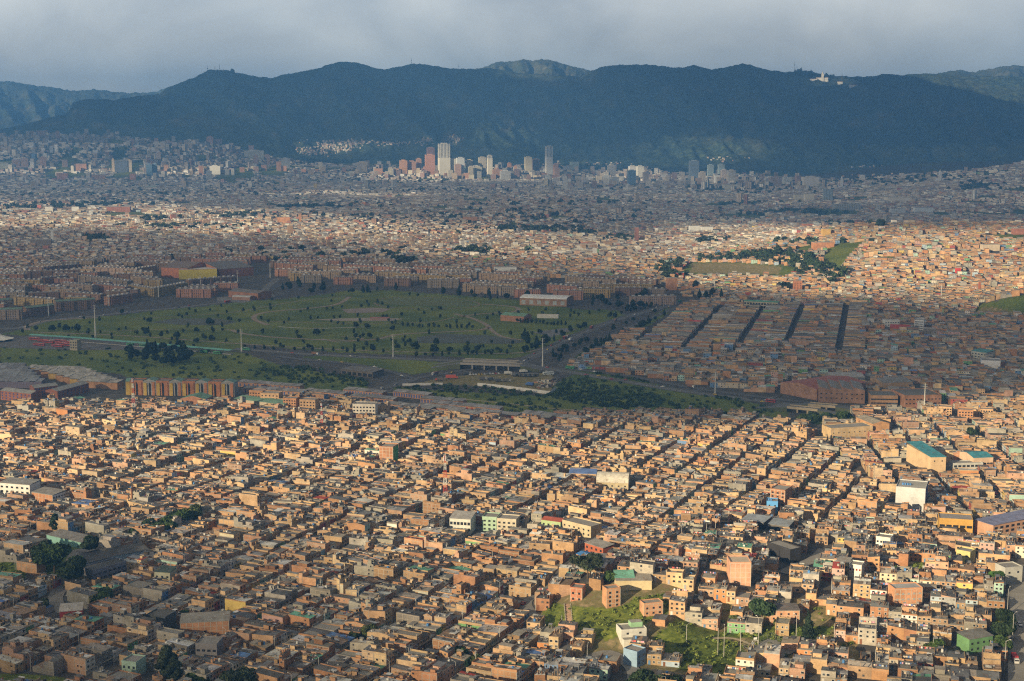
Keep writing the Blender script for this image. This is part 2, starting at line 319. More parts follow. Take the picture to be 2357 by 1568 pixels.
def ground_material():
    m = bpy.data.materials.new('ground'); m.use_nodes = True; n = m.node_tree.nodes; l = m.node_tree.links; b = n['Principled BSDF']
    b.inputs['Roughness'].default_value = 0.95; b.inputs['Specular IOR Level'].default_value = 0.15
    g = n.new('ShaderNodeNewGeometry')
    def noise(s, d=5, r=0.6):
        t = n.new('ShaderNodeTexNoise'); t.inputs['Scale'].default_value = s; t.inputs['Detail'].default_value = d; t.inputs['Roughness'].default_value = r; l.new(g.outputs['Position'], t.inputs['Vector']); return t.outputs['Fac']
    def ramp(f, pts):
        r = n.new('ShaderNodeValToRGB'); e = r.color_ramp.elements
        e[0].position, e[0].color = pts[0][0], pts[0][1] + (1,); e[1].position, e[1].color = pts[-1][0], pts[-1][1] + (1,)
        for p in pts[1:-1]: k = e.new(p[0]); k.color = p[1] + (1,)
        l.new(f, r.inputs['Fac']); return r.outputs['Color']
    def attr(k): t = n.new('ShaderNodeAttribute'); t.attribute_name = k; return t.outputs['Fac']
    def mix(f, a, c): q = n.new('ShaderNodeMixRGB'); l.new(f, q.inputs['Fac']); l.new(a, q.inputs['Color1']); l.new(c, q.inputs['Color2']); return q.outputs['Color']
    bare = ramp(noise(0.12), [(0.35, (0.05, 0.05, 0.052)), (0.55, (0.085, 0.08, 0.075)), (0.72, (0.16, 0.135, 0.105))])
    fine = noise(0.35, 6, 0.7)
    grass = ramp(fine, [(0.34, (0.055, 0.08, 0.016)), (0.5, (0.12, 0.15, 0.027)), (0.62, (0.185, 0.21, 0.046)), (0.74, (0.25, 0.23, 0.085))])
    big = ramp(noise(0.012, 4), [(0.4, (0.62, 0.72, 0.7)), (0.62, (1.15, 1.1, 1.0))])
    mu = n.new('ShaderNodeMixRGB'); mu.blend_type = 'MULTIPLY'; mu.inputs['Fac'].default_value = 1; l.new(grass, mu.inputs['Color1']); l.new(big, mu.inputs['Color2'])
    dirt = ramp(noise(0.2), [(0.35, (0.19, 0.14, 0.075)), (0.5, (0.16, 0.15, 0.06)), (0.65, (0.33, 0.25, 0.15))])
    c = mix(attr('grass'), bare, mu.outputs['Color']); c = mix(attr('dirt'), c, dirt)
    l.new(c, b.inputs['Base Color'])
    bu = n.new('ShaderNodeBump'); bu.inputs['Strength'].default_value = 0.6; bu.inputs['Distance'].default_value = 0.6; l.new(fine, bu.inputs['Height']); l.new(bu.outputs['Normal'], b.inputs['Normal'])
    return m
def forest_material():
    m = bpy.data.materials.new('forest_slope'); m.use_nodes = True; n = m.node_tree.nodes; l = m.node_tree.links; b = n['Principled BSDF']
    b.inputs['Roughness'].default_value = 0.95; b.inputs['Specular IOR Level'].default_value = 0.1
    g = n.new('ShaderNodeNewGeometry')
    def noise(s, d=6, r=0.65):
        t = n.new('ShaderNodeTexNoise'); t.inputs['Scale'].default_value = s; t.inputs['Detail'].default_value = d; t.inputs['Roughness'].default_value = r; l.new(g.outputs['Position'], t.inputs['Vector']); return t.outputs['Fac']
    def ramp(f, pts):
        r = n.new('ShaderNodeValToRGB'); e = r.color_ramp.elements
        e[0].position, e[0].color = pts[0][0], pts[0][1] + (1,); e[1].position, e[1].color = pts[-1][0], pts[-1][1] + (1,)
        for p in pts[1:-1]: k = e.new(p[0]); k.color = p[1] + (1,)
        l.new(f, r.inputs['Fac']); return r.outputs['Color']
    trees = noise(0.025, 5, 0.7)
    wood = ramp(trees, [(0.36, (0.017, 0.032, 0.026)), (0.5, (0.04, 0.062, 0.045)), (0.64, (0.09, 0.125, 0.065))])  # bluish tone puts part of the distance haze into the forest colour
    scrub = ramp(noise(0.008, 6), [(0.4, (0.06, 0.07, 0.03)), (0.6, (0.16, 0.15, 0.085)), (0.72, (0.3, 0.27, 0.2))])
    a = n.new('ShaderNodeAttribute'); a.attribute_name = 'bare'
    big = noise(0.0022, 5); mm = n.new('ShaderNodeMath'); mm.operation = 'MULTIPLY_ADD'; l.new(big, mm.inputs[0]); mm.inputs[1].default_value = 2.2; mm.inputs[2].default_value = -1.02
    ad = n.new('ShaderNodeMath'); ad.operation = 'ADD'; ad.use_clamp = True; l.new(a.outputs['Fac'], ad.inputs[0]); l.new(mm.outputs[0], ad.inputs[1])
    mu = n.new('ShaderNodeMath'); mu.operation = 'MULTIPLY'; l.new(ad.outputs[0], mu.inputs[0]); mu.inputs[1].default_value = 1.0
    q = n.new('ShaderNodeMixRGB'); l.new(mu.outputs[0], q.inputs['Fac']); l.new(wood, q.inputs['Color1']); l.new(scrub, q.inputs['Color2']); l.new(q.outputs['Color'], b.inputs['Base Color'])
    bu = n.new('ShaderNodeBump'); bu.inputs['Strength'].default_value = 1.0; bu.inputs['Distance'].default_value = 8; l.new(trees, bu.inputs['Height']); l.new(bu.outputs['Normal'], b.inputs['Normal'])
    return m
GM, FM = ground_material(), forest_material()
# one sheet: fine near, coarse far; rows run out past the frame and in under the viewpoint
Yp = np.concatenate((np.linspace(1760, 1000, 330), np.linspace(998, 560, 260), np.linspace(558, 412, 120)))
ys = CAM_H * FP / (Yp - HZP); ys = np.concatenate(((-600., -200., 60., 200., 330., 430., 480.), ys[ys > 500], (8600., 8900., 9200., 9330.)))
Xs = np.concatenate((np.linspace(-2200, -160, 24), np.linspace(-150, 2520, 760), np.linspace(2530, 4600, 24)))
gx = (Xs[None, :] - CXP) / FP * np.maximum(ys[:, None], 480); gy = np.repeat(ys[:, None], len(Xs), 1)
gz0 = land(gx, gy); PX, PY = P(gx, gy, gz0)
grass_f = soft_in(PX, PY, GRASS, 4.0); dirt_f = soft_in(PX, PY, DIRT, 3.0); dirt_f = np.maximum(dirt_f, 0.85 * soft_in(PX, PY, DIRT2, 6.0) * (1 - grass_f))
far_green = (gy > 4000) * np.clip((fbm(gx / 130, gy / 260, 77, 3) - 0.6) * 9, 0, 1) + ss(8300, 9000, gy + 500 * (fbm(PX / 30, gy / 300, 3, 3) - 0.5))
g_o, _ = grid_mesh('ground', gx, gy, lambda a, b: gz0, [GM], {'grass': np.clip(grass_f + far_green * 0.8, 0, 1), 'dirt': dirt_f})
tag(g_o, kind='structure')
# the mountain wall behind the city
tt = np.concatenate((np.linspace(0, 1, 190), np.linspace(1.02, 2.2, 25))); my = (Y_FOOT + tt * (Y_RIDGE - Y_FOOT))[:, None]
MX = np.linspace(-560, 2860, 900); mx_ = (MX[None, :] - CXP) / FP * my; myy = np.repeat(my, len(MX), 1)
mz = land(mx_, myy)
crown = (fbm(mx_ / 26, myy / 26, 61, 2) - 0.5) * 26 * np.where(tt[:, None] > 0.03, 1, 0); mz = mz + np.where(tt[:, None] <= 1.0, crown * 0.8, 0)
MPX, MPY = P(mx_, myy, mz)
bare = 0.75 * np.exp(-(((MPX - 1290) / 90) ** 2 + ((MPY - 195) / 12) ** 2)) + np.clip((fbm(MPX / 45, MPY / 22, 12, 4) - 0.60) * 6, 0, 0.9) * np.exp(-((MPY - 270) / 60) ** 2)
for (bx, by, rx, ry) in ((752, 288, 13, 10), (630, 308, 9, 7), (1150, 263, 16, 5), (1240, 265, 20, 10), (1680, 318, 9, 9), (1680, 305, 4, 6), (1795, 255, 14, 8), (1785, 283, 9, 4), (1635, 272, 14, 3), (2040, 280, 30, 30), (425, 276, 40, 12), (1655, 250, 14, 2), (1040, 248, 8, 3), (2320, 265, 18, 5)):
    bare += 0.9 * np.exp(-(((MPX - bx) / rx) ** 2 + ((MPY - by) / ry) ** 2) ** 2) * np.clip(2.2 * fbm(MPX / 8, MPY / 5, 14, 3) - 0.6, 0, 1)
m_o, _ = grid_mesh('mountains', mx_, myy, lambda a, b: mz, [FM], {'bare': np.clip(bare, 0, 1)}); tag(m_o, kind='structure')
def ridge(name, y0, prof, x0, x1, bare_v):
    s = np.concatenate((np.linspace(-1, 0, 40), np.linspace(0.1, 1, 12))); XX = np.linspace(x0, x1, 260)
    yy = y0 + s[:, None] * 2600 + 0 * XX; xx = (XX[None, :] - CXP) / FP * yy
    top = CAM_H + (HZP - itp(XX, prof)) / FP * y0
    z = top[None, :] - np.abs(s[:, None]) * 620 * (0.5 + 0.5 * np.abs(s[:, None])) - np.sin(np.pi * np.clip(-s[:, None], 0, 1)) * 210 * np.abs(fbm(XX[None, :] / 45 + s[:, None], s[:, None] * 3, 5, 4) - 0.5) * 2
    z += (fbm(xx / 30, yy / 30, 8, 2) - 0.5) * 24
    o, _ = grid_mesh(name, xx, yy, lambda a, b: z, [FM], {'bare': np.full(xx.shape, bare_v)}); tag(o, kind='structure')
ridge('mountains_far', 14300, [(1000, 175), (1095, 164), (1120, 158), (1140, 148), (1180, 146), (1200, 142), (1225, 145), (1240, 142), (1270, 144), (1290, 151), (1320, 158), (1352, 166), (1420, 180)], 1000, 1430, 0.62)
ridge('mountains_far', 17500, [(-300, 196), (0, 191), (45, 191), (75, 196), (100, 201), (140, 204), (170, 210), (195, 213), (230, 208), (270, 213), (310, 217), (370, 214), (395, 205), (430, 200), (520, 230)], -300, 530, 0.25)
ridge('mountains_far', 14000, [(2050, 190), (2140, 174), (2165, 169), (2195, 165), (2220, 171), (2250, 165), (2290, 158), (2325, 154), (2357, 158), (2420, 165), (2700, 180)], 2050, 2700, 0.55)

# roads, paths and paved courts: thin ribbons laid on the ground
def resample(pts, step):
    out = []
    for (x0, y0), (x1, y1) in zip(pts[:-1], pts[1:]):
        n = max(1, int(math.hypot(x1 - x0, y1 - y0) / step)); out += [(x0 + (x1 - x0) * i / n, y0 + (y1 - y0) * i / n) for i in range(n)]
    return np.array(out + [pts[-1]])
def smooth(p, k=2):
    p = np.array(p, float)
    for _ in range(k):
        q = 0.75 * p[:-1] + 0.25 * p[1:]; r = 0.25 * p[:-1] + 0.75 * p[1:]; p = np.concatenate((p[:1], np.stack((q, r), 1).reshape(-1, 2), p[-1:]))
    return p
def ribbon(name, pts, width, m, col, lift=0.12, raised=0.0, world=False, line=None):
    g = smooth([p if world else at(*p)[:2] for p in pts]); g = resample([tuple(p) for p in g], 6.0); d = np.gradient(g, axis=0); d /= np.linalg.norm(d, axis=1)[:, None] + 1e-9
    nrm = np.stack((-d[:, 1], d[:, 0]), 1)
    def strip(mb, a, b, lf, mm, cc):
        l = g + nrm * a; r = g + nrm * b; n = len(g)
        v = [(p[0], p[1], float(land(p[0], p[1])) + lf) for p in l] + [(p[0], p[1], float(land(p[0], p[1])) + lf) for p in r]
        mb.raw(v, [(n + i, n + i + 1, i + 1, i) for i in range(n - 1)], mm, cc)
    mb = MB(); strip(mb, width / 2, -width / 2, lift + raised, m, col)
    if line: strip(mb, 0.12, -0.12, lift + raised + 0.02, 'paint', line)
    o = mb.build(name); tag(o, kind='structure'); return g
def patch(name, poly, m, col, lift=0.1):
    g = [at(*p)[:2] for p in poly]; mb = MB(); mb.raw([(x, y, float(land(x, y)) + lift) for x, y in g], [tuple(range(len(g)))], m, col)
    o = mb.build(name); tag(o, kind='structure'); return o
TAR, PINK, CON = (0.105, 0.105, 0.11), (0.25, 0.2, 0.155), (0.24, 0.235, 0.225)
ROADS = []
def road(*a, **k): ROADS.append((ribbon(*a, **k), a[2]))
road('road', [(1180, 842), (1306, 781), (1409, 738), (1512, 710), (1600, 690)], 17, 'tarmac', TAR, line=(0.6, 0.6, 0.55))
road('road', [(1290, 842), (1335, 805), (1440, 757), (1560, 706)], 9, 'tarmac', TAR)
road('road', [(540, 803), (660, 812), (786, 820), (1019, 829), (1119, 835), (1270, 849), (1386, 869), (1571, 901), (1731, 921), (1855, 935), (2082, 945), (2357, 950)], 15, 'tarmac', (0.13, 0.13, 0.132), lift=0.16, line=(0.6, 0.6, 0.55))
road('road', [(1040, 845), (1180, 842), (1330, 850), (1480, 870), (1571, 890), (1800, 921), (1990, 939)], 10, 'tarmac', TAR, lift=0.2)
road('road', [(952, 872), (912, 886), (870, 895), (830, 905), (770, 918)], 16, 'tarmac', TAR, lift=0.24)
road('road', [(640, 820), (700, 829), (786, 834), (869, 848), (919, 861), (952, 873)], 10, 'tarmac', TAR, lift=0.28)
road('road', [(952, 872), (1010, 862), (1080, 850), (1190, 838)], 10, 'tarmac', TAR, lift=0.3)
road('road', [(0, 757), (53, 755), (110, 736), (233, 727), (300, 717), (390, 711), (520, 695), (640, 685), (600, 672), (640, 640)], 13, 'tarmac', (0.14, 0.14, 0.145))
ribbon('path', [(63, 760), (60, 750), (85, 742), (115, 737), (233, 731)], 8, 'concrete', PINK, 0.2)
ribbon('path', [(805, 683), (786, 697), (763, 704), (700, 711), (633, 716), (593, 722), (582, 730), (590, 739), (617, 748)], 7.5, 'concrete', PINK)
ribbon('path', [(533, 759), (547, 766), (600, 774), (667, 779), (786, 784), (869, 782), (899, 772), (946, 767), (1086, 762), (1126, 756), (1121, 747), (1086, 732), (1066, 727), (1046, 722)], 7, 'concrete', PINK)
ribbon('path', [(1126, 754), (1140, 768), (1160, 777), (1205, 783)], 6, 'concrete', PINK)
ribbon('path', [(1060, 729), (1106, 722), (1179, 719), (1197, 713), (1186, 706), (1153, 703), (1110, 700)], 7, 'concrete', PINK)
ribbon('path', [(640, 752), (700, 756), (786, 755), (850, 752)], 4, 'concrete', (0.42, 0.4, 0.36))
ribbon('path', [(70, 764), (300, 772), (555, 792), (800, 806), (1000, 812), (1200, 815), (1250, 800)], 5, 'concrete', PINK, 0.08)
ribbon('path', [(893, 903), (1019, 915), (1153, 927), (1253, 939), (1346, 946), (1500, 950)], 3.2, 'concrete', (0.36, 0.3, 0.21))
ribbon('path', [(786, 775), (850, 778), (786, 790), (740, 780)], 4, 'concrete', PINK, 0.09)
ribbon('path', [(1640, 1470), (1680, 1468), (1710, 1476), (1730, 1485)], 2, 'concrete', (0.36, 0.3, 0.21), 0.25)
ribbon('path', [(300, 735), (420, 727), (520, 722), (600, 708), (700, 690), (800, 682)], 3, 'concrete', PINK, 0.09)
ribbon('path', [(590, 739), (700, 742), (800, 745), (900, 744), (1000, 742), (1046, 730)], 3, 'concrete', PINK, 0.09)
ribbon('path', [(150, 770), (260, 762), (380, 758), (480, 757), (533, 759)], 3, 'concrete', PINK, 0.09)
ribbon('path', [(860, 697), (880, 707), (960, 711), (1060, 711), (1110, 703), (1090, 692), (1000, 684), (900, 684), (862, 691)], 3.5, 'concrete', (0.2, 0.15, 0.11), 0.11)
patch('plaza', [(720, 736), (786, 733), (880, 731), (930, 734), (900, 739), (786, 739)], 'concrete', (0.3, 0.26, 0.22))
patch('court', [(960, 776), (1020, 768), (1130, 772), (1210, 786), (1180, 792), (1060, 790), (960, 790)], 'tarmac', (0.09, 0.10, 0.085))
patch('court', [(345, 742), (400, 733), (500, 733), (545, 741), (520, 748), (420, 748)], 'tarmac', (0.095, 0.105, 0.09))
patch('court', [(786, 712), (860, 708), (900, 711), (880, 719), (800, 721)], 'concrete', (0.24, 0.2, 0.18))
patch('parking_lot', [(1225, 765), (1300, 755), (1330, 757), (1270, 776)], 'tarmac', (0.16, 0.16, 0.16))
patch('parking_lot', [(500, 684), (560, 680), (600, 688), (560, 697), (500, 694)], 'tarmac', (0.17, 0.165, 0.16))
patch('sports_field', [(870, 692), (900, 687), (985, 686), (1060, 692), (1098, 702), (1040, 705), (930, 703), (880, 699)], 'concrete', (0.115, 0.135, 0.045))
patch('bus_yard', [(0, 783), (75, 772), (330, 786), (330, 805), (180, 806), (0, 800)], 'tarmac', (0.13, 0.125, 0.12))
patch('court', [(1712, 1492), (1775, 1470), (1842, 1497), (1790, 1520)], 'tarmac', (0.17, 0.17, 0.165), 0.4)
road('road', [(2345, 1300), (2352, 1400), (2350, 1480), (2352, 1600), (2356, 1700)], 12, 'tarmac', (0.26, 0.25, 0.235), lift=0.3)
road('road', [(1800, 1320), (1840, 1302), (1875, 1290), (1900, 1265)], 8, 'tarmac', (0.22, 0.21, 0.2), lift=0.4)
road('road', [(1230, 1430), (1200, 1385), (1260, 1360), (1330, 1290), (1390, 1230)], 7, 'tarmac', (0.17, 0.165, 0.16), lift=0.3)
road('road', [(150, 1410), (120, 1380), (150, 1340), (165, 1300), (230, 1240)], 8, 'tarmac', (0.2, 0.19, 0.18), lift=0.3)
road('road', [(1420, 1620), (1470, 1560), (1440, 1520), (1400, 1500), (1340, 1520)], 7, 'tarmac', (0.22, 0.21, 0.2), lift=0.3)
def jit(r, c, a=0.1):
    k = 1 + r.uniform(-a, a); return (c[0] * k * (1 + r.uniform(-0.03, 0.03)), c[1] * k, c[2] * k * (1 + r.uniform(-0.05, 0.05)))
# ------------------------------------------------------------------ buildings that stand out, each a thing of its own
ARC = 10
def shape_roof(mb, kind, x0, x1, y0, y1, h, rise, wall, roof, mw, over=0.3):
    if kind == 'flat':
        mb.box(((x0 + x1) / 2, (y0 + y1) / 2), ((x1 - x0) / 2 - 0.25, (y1 - y0) / 2 - 0.25), 0, h, h + 0.12, 'concrete', roof)
        t = 0.22
        for (cx, cyy, hx, hy) in (((x0 + x1) / 2, y0 + t / 2, (x1 - x0) / 2, t / 2), ((x0 + x1) / 2, y1 - t / 2, (x1 - x0) / 2, t / 2), (x0 + t / 2, (y0 + y1) / 2, t / 2, (y1 - y0) / 2 - t), (x1 - t / 2, (y0 + y1) / 2, t / 2, (y1 - y0) / 2 - t)):
            mb.box((cx, cyy), (hx, hy), 0, h, h + 0.7, mw, wall)
    elif kind in ('shed', 'shedback'):
        zc = (h, h, h + rise, h + rise) if kind == 'shed' else (h + rise, h + rise, h, h); mb.box(((x0 + x1) / 2, (y0 + y1) / 2), ((x1 - x0) / 2 + over, (y1 - y0) / 2 + over), 0, tuple(z + 0.02 for z in zc), tuple(z + 0.2 for z in zc), 'roof_sheet', roof)
    elif kind == 'ridge_x':       # ridge along the front
        ym = (y0 + y1) / 2; v = [(x0 - over, y0 - over, h), (x1 + over, y0 - over, h), (x1 + over, y1 + over, h), (x0 - over, y1 + over, h), (x0 - over, ym, h + rise), (x1 + over, ym, h + rise)]
        mb.raw(v, [(0, 1, 5, 4), (2, 3, 4, 5), (3, 2, 1, 0)], 'roof_sheet', roof); mb.raw(v, [(0, 4, 3), (1, 2, 5)], mw, wall)
    elif kind == 'ridge_y':
        xm = (x0 + x1) / 2; v = [(x0 - over, y0 - over, h), (x1 + over, y0 - over, h), (x1 + over, y1 + over, h), (x0 - over, y1 + over, h), (xm, y0 - over, h + rise), (xm, y1 + over, h + rise)]
        mb.raw(v, [(0, 4, 5, 3), (1, 2, 5, 4), (3, 2, 1, 0)], 'roof_sheet', roof); mb.raw(v, [(0, 1, 4), (2, 3, 5)], mw, wall)
    elif kind in ('arch_x', 'arch_y'):
        n = ARC; a, b = (y0, y1) if kind == 'arch_x' else (x0, x1); c, d = (x0, x1) if kind == 'arch_x' else (y0, y1); v = []
        for e in (c, d):
            for i in range(n + 1):
                t = math.pi * i / n; p = (a + b) / 2 - (b - a) / 2 * math.cos(t); z = h + rise * math.sin(t); v.append((e, p, z) if kind == 'arch_x' else (p, e, z))
        mb.raw(v, [(i, i + 1, n + 2 + i, n + 1 + i) for i in range(n)], 'roof_sheet', roof); mb.raw(v, [tuple(range(n + 1)), tuple(range(n + 1, 2 * n + 2))], mw, wall)
    elif kind == 'saw':
        k = max(3, int((x1 - x0) / 9)); s = (x1 - x0) / k
        for i in range(k):
            a = x0 + i * s; mb.box((a + s / 2, (y0 + y1) / 2), (s / 2 - 0.02, (y1 - y0) / 2), 0, h, (h + rise, h + 0.1, h + 0.1, h + rise), mw, wall, roof, 'roof_sheet')
def bld(name, label, cat, pL, pR, depth, h, wall, roof=('flat', 0, (0.3, 0.29, 0.27)), mw='paint', front=None, side=None, front_col=None, side_col=None, base=None, group=None, glass=(0.03, 0.033, 0.04), tank=None, mark_as=None, world=False, quiet=False):
    a = pL if world else at(*pL); b = pR if world else at(*pR); ang = math.atan2(b[1] - a[1], b[0] - a[0]); w = math.hypot(b[0] - a[0], b[1] - a[1]); z = min(a[2], b[2])
    mid = ((a[0] + b[0]) / 2, (a[1] + b[1]) / 2); root = empty(name, (mid[0], mid[1], z), ang); x0, x1, y0, y1 = -w / 2, w / 2, 0.0, depth
    m = MB(); m.box((0, depth / 2), (w / 2, depth / 2), 0, -4, h, mw, wall)
    if mw == 'brick' and mid[1] < 1150:                    # the concrete frame showing between the brick fields
        cc = tuple(v * 1.25 for v in (0.36, 0.32, 0.27)); nf = max(1, round(h / 2.7))
        for i in range(1, nf + 1): zt = h * i / nf - 0.02; m.box((0, 0), (w / 2, 0.03), 0, zt - 0.22, zt, 'concrete', cc); m.box((w / 2, depth / 2), (0.03, depth / 2), 0, zt - 0.22, zt, 'concrete', cc)
        for i in range(int(w / 3.4) + 2): m.box((-w / 2 + 0.15 + (w - 0.3) * i / (int(w / 3.4) + 1), 0), (0.14, 0.036), 0, -1, h - 0.03, 'concrete', cc)
        for i in range(int(depth / 3.4) + 2): m.box((w / 2, 0.15 + (depth - 0.3) * i / (int(depth / 3.4) + 1)), (0.036, 0.14), 0, -1, h - 0.03, 'concrete', cc)
    m.build('wall', root)
    m = MB()
    if name == 'row_house':
        k = max(2, int(w / 6)); r = random.Random(int(w * 10))
        for j in range(k): a0 = x0 + (x1 - x0) * j / k; a1 = x0 + (x1 - x0) * (j + 1) / k; q = h + r.choice((0, 0, 0.35, -0.25)); shape_roof(m, roof[0], a0 + 0.12, a1 - 0.12, y0, y1, q + 0.3, roof[1], wall, jit(r, roof[2], 0.3), mw, 0.05); m.box((a0, depth / 2), (0.11, depth / 2), 0, 0, (h + 0.55, h + 0.55, h + roof[1] + 0.55, h + roof[1] + 0.55), 'concrete', (0.42, 0.4, 0.37))
    else: shape_roof(m, roof[0], x0, x1, y0, y1, h, roof[1], wall, roof[2], mw)
    m.build('roof', root)
    def panes(spec, face):
        rows, cols, ww, hh, z0 = spec; step = (h - z0) / rows; ln = w if face == 'f' else depth
        for i in range(rows):
            for j in range(cols):
                p = -ln / 2 + (j + 0.5) * ln / cols; m = MB(); zz = z0 + i * step
                c = (p, -0.02) if face == 'f' else (w / 2 + 0.02, depth / 2 + p); hf = (ww / 2, 0.05) if face == 'f' else (0.05, ww / 2)
                m.box(c, hf, 0, zz, zz + hh, 'glass', glass); m.build('window', root)
    if front_col: m = MB(); m.box((0, -0.0), (w / 2 - 0.01, 0.035), 0, -4, h - 0.02, 'paint', front_col); m.build('painted_front', root)
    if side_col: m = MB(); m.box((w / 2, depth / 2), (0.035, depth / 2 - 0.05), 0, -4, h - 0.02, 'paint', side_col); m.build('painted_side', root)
    if front: panes(front, 'f')
    if side: panes(side, 's')
    if tank:
        for k in range(tank): m = MB(); m.cyl(-w * 0.3 + k * 1.6, depth * 0.4, h + 0.1, h + 1.5, 0.65, 0.6, 'paint', (0.08, 0.22, 0.5), 9); m.build('water_tank', root)
    tag(root, label, cat, group); USED_LABELS.add(label)
    n = max(1, int(w / max(depth, 6)) + 1)
    for k in range(n): t = (k + 0.5) / n; take(a[0] + (b[0] - a[0]) * t - math.sin(ang) * depth / 2, a[1] + (b[1] - a[1]) * t + math.cos(ang) * depth / 2, 0.5 * math.hypot(w / n, depth))
    if mark_as: mark(mark_as, mid[0], mid[1])
    return root
# --- near the viewpoint
WH, CRM, ORB, TANB, GRY = (0.7, 0.7, 0.68), (0.6, 0.54, 0.4), (0.47, 0.25, 0.14), (0.52, 0.34, 0.2), (0.28, 0.28, 0.28)
FLAT = lambda c=(0.26, 0.25, 0.24): ('flat', 0, c)
b = bld('warehouse', 'tall windowless white warehouse with shaded right side painted dark blue and low white annex', 'warehouse', (2060, 1178), (2128, 1183), 22, 17, (0.5, 0.51, 0.53), FLAT((0.35, 0.35, 0.34)), side_col=(0.05, 0.08, 0.2), side=(5, 1, 14, 0.8, 2.0), tank=4, mark_as='the white warehouse')  # the right wall's shade is put into its dark blue colour
m = MB(); m.box((16, 6), (6, 5.5), 0, -4, 4.2, 'paint', (0.48, 0.49, 0.5)); m.build('annex', b)
bld('school', 'orange school with square windows beside a violet-blue roofed wing', 'school', (2160, 1232), (2238, 1236), 14, 10.5, (0.56, 0.33, 0.09), FLAT((0.3, 0.29, 0.3)), front=(1, 5, 3.2, 1.6, 5.6), mark_as='the orange school')
bld('school_wing', 'long school wing with violet-blue sheet roof right of the orange school', 'school', (2242, 1230), (2285, 1241), 48, 9.5, (0.5, 0.3, 0.2), ('shed', 1.2, (0.2, 0.22, 0.36)), side=(3, 10, 2.6, 1.5, 1.2))
bld('school', 'peach four-storey school block with teal sheet roof', 'school', (2141, 1093), (2176, 1092), 46, 13.5, (0.58, 0.42, 0.26), ('shed', 2.0, (0.06, 0.26, 0.33)), mw='paint', front=(1, 2, 1, 1, 10), mark_as='the teal-roofed school')
bld('school_hall', 'smaller peach school hall with teal roof right of the four-storey block', 'school', (2240, 1082), (2285, 1080), 22, 9.5, (0.58, 0.42, 0.3), ('ridge_x', 2.0, (0.06, 0.26, 0.33)), front=(1, 6, 2, 1.4, 4))
bld('school_gallery', 'low grey glazed gallery joining the two teal-roofed school buildings', 'school', (2194, 1086), (2262, 1084), 9, 6, (0.45, 0.45, 0.43), FLAT(), front=(2, 7, 2.4, 1.6, 0.8))
bld('hangar', 'vaulted hall with white arched sheet roof among brick houses', 'hall', (1372, 1128), (1446, 1131), 17, 6.0, (0.5, 0.42, 0.27), ('arch_x', 5.5, (0.6, 0.57, 0.5)), mw='brick', front=(1, 5, 1.2, 1.0, 3), mark_as='the arched hall')
bld('shed', 'long low shed with shiny blue sheet roof left of the arched hall', 'shed', (1310, 1106), (1372, 1108), 9, 5.5, TANB, ('shed', 1.6, (0.12, 0.2, 0.45)), mw='brick')
bld('apartment_house', 'tall bare brick block with bright green right side', 'apartment house', (873, 1066), (905, 1068), 12, 13, (0.4, 0.2, 0.115), FLAT(), mw='brick', side_col=(0.08, 0.33, 0.1), mark_as='the green-sided block')
bld('school', 'three-storey white school with rows of square windows at left edge', 'school', (0, 1146), (70, 1152), 12, 11, WH, ('shed', 1.0, (0.24, 0.24, 0.24)), front=(3, 6, 1.9, 1.3, 1.4), mark_as='the white school')
bld('apartment_house', 'red brick block with sloping roof against the white school', 'apartment house', (74, 1160), (122, 1168), 12, 8.5, (0.45, 0.22, 0.12), ('shed', 1.0, (0.25, 0.24, 0.23)), mw='brick', side_col=(0.6, 0.62, 0.66), side=(3, 5, 1.4, 1.1, 1.0))
bld('workshop', 'long white two-storey workshop with tall windows in a brick street', 'workshop', (1035, 1228), (1083, 1231), 14, 10, (0.62, 0.62, 0.58), ('shed', 1.4, (0.36, 0.35, 0.34)), front=(2, 6, 1.7, 1.9, 2.2), mark_as='the white workshop')
bld('house', 'pale green three-storey house right of the white workshop', 'house', (1110, 1222), (1143, 1224), 11, 9, (0.36, 0.5, 0.38), FLAT(), front=(3, 3, 1.5, 1.2, 1.0))
bld('house', 'cream three-storey house with wide windows beside the pale green house', 'house', (1144, 1226), (1188, 1229), 11, 9, (0.5, 0.45, 0.36), FLAT(), front=(3, 4, 1.6, 1.2, 1.0))
bld('house', 'lime green house under a red roof right of the cream house', 'house', (1246, 1222), (1290, 1225), 10, 7.5, (0.34, 0.44, 0.24), ('ridge_x', 1.2, (0.33, 0.08, 0.05)), front=(2, 4, 1.4, 1.2, 1.2))
bld('apartment_house', 'tan rendered three-storey block with small windows at a street corner', 'apartment house', (1294, 1232), (1360, 1238), 11, 9.5, (0.45, 0.38, 0.26), FLAT(), front=(3, 6, 1.3, 1.1, 1.0))
bld('factory', 'long pale brick factory with green end wall near the valley', 'factory', (1912, 1016), (2008, 1010), 16, 10.5, (0.5, 0.36, 0.2), FLAT(), mw='brick', front=(1, 8, 1.1, 0.8, 6.5), mark_as='the pale brick factory')
bld('factory', 'tall gabled brick hall beside the long pale factory', 'factory', (2008, 1008), (2046, 1006), 30, 12, (0.5, 0.28, 0.14), ('ridge_y', 2.2, (0.3, 0.27, 0.22)), mw='brick', mark_as='the gabled brick hall')
bld('apartment_house', 'pinkish brick block with pale concrete frame showing as a grid', 'apartment house', (1680, 1343), (1728, 1350), 12, 13, (0.55, 0.31, 0.21), FLAT((0.42, 0.36, 0.3)), mw='brick', side=(4, 3, 1.4, 1.2, 1.4), mark_as='the pinkish brick block')
r_ = bld('house', 'orange-red painted house with four white-framed windows', 'house', (1346, 1274), (1388, 1278), 9, 6.5, (0.42, 0.13, 0.07), ('shed', 0.8, (0.3, 0.29, 0.28)), front=(2, 4, 1.5, 1.3, 1.2), mark_as='the orange-red house')
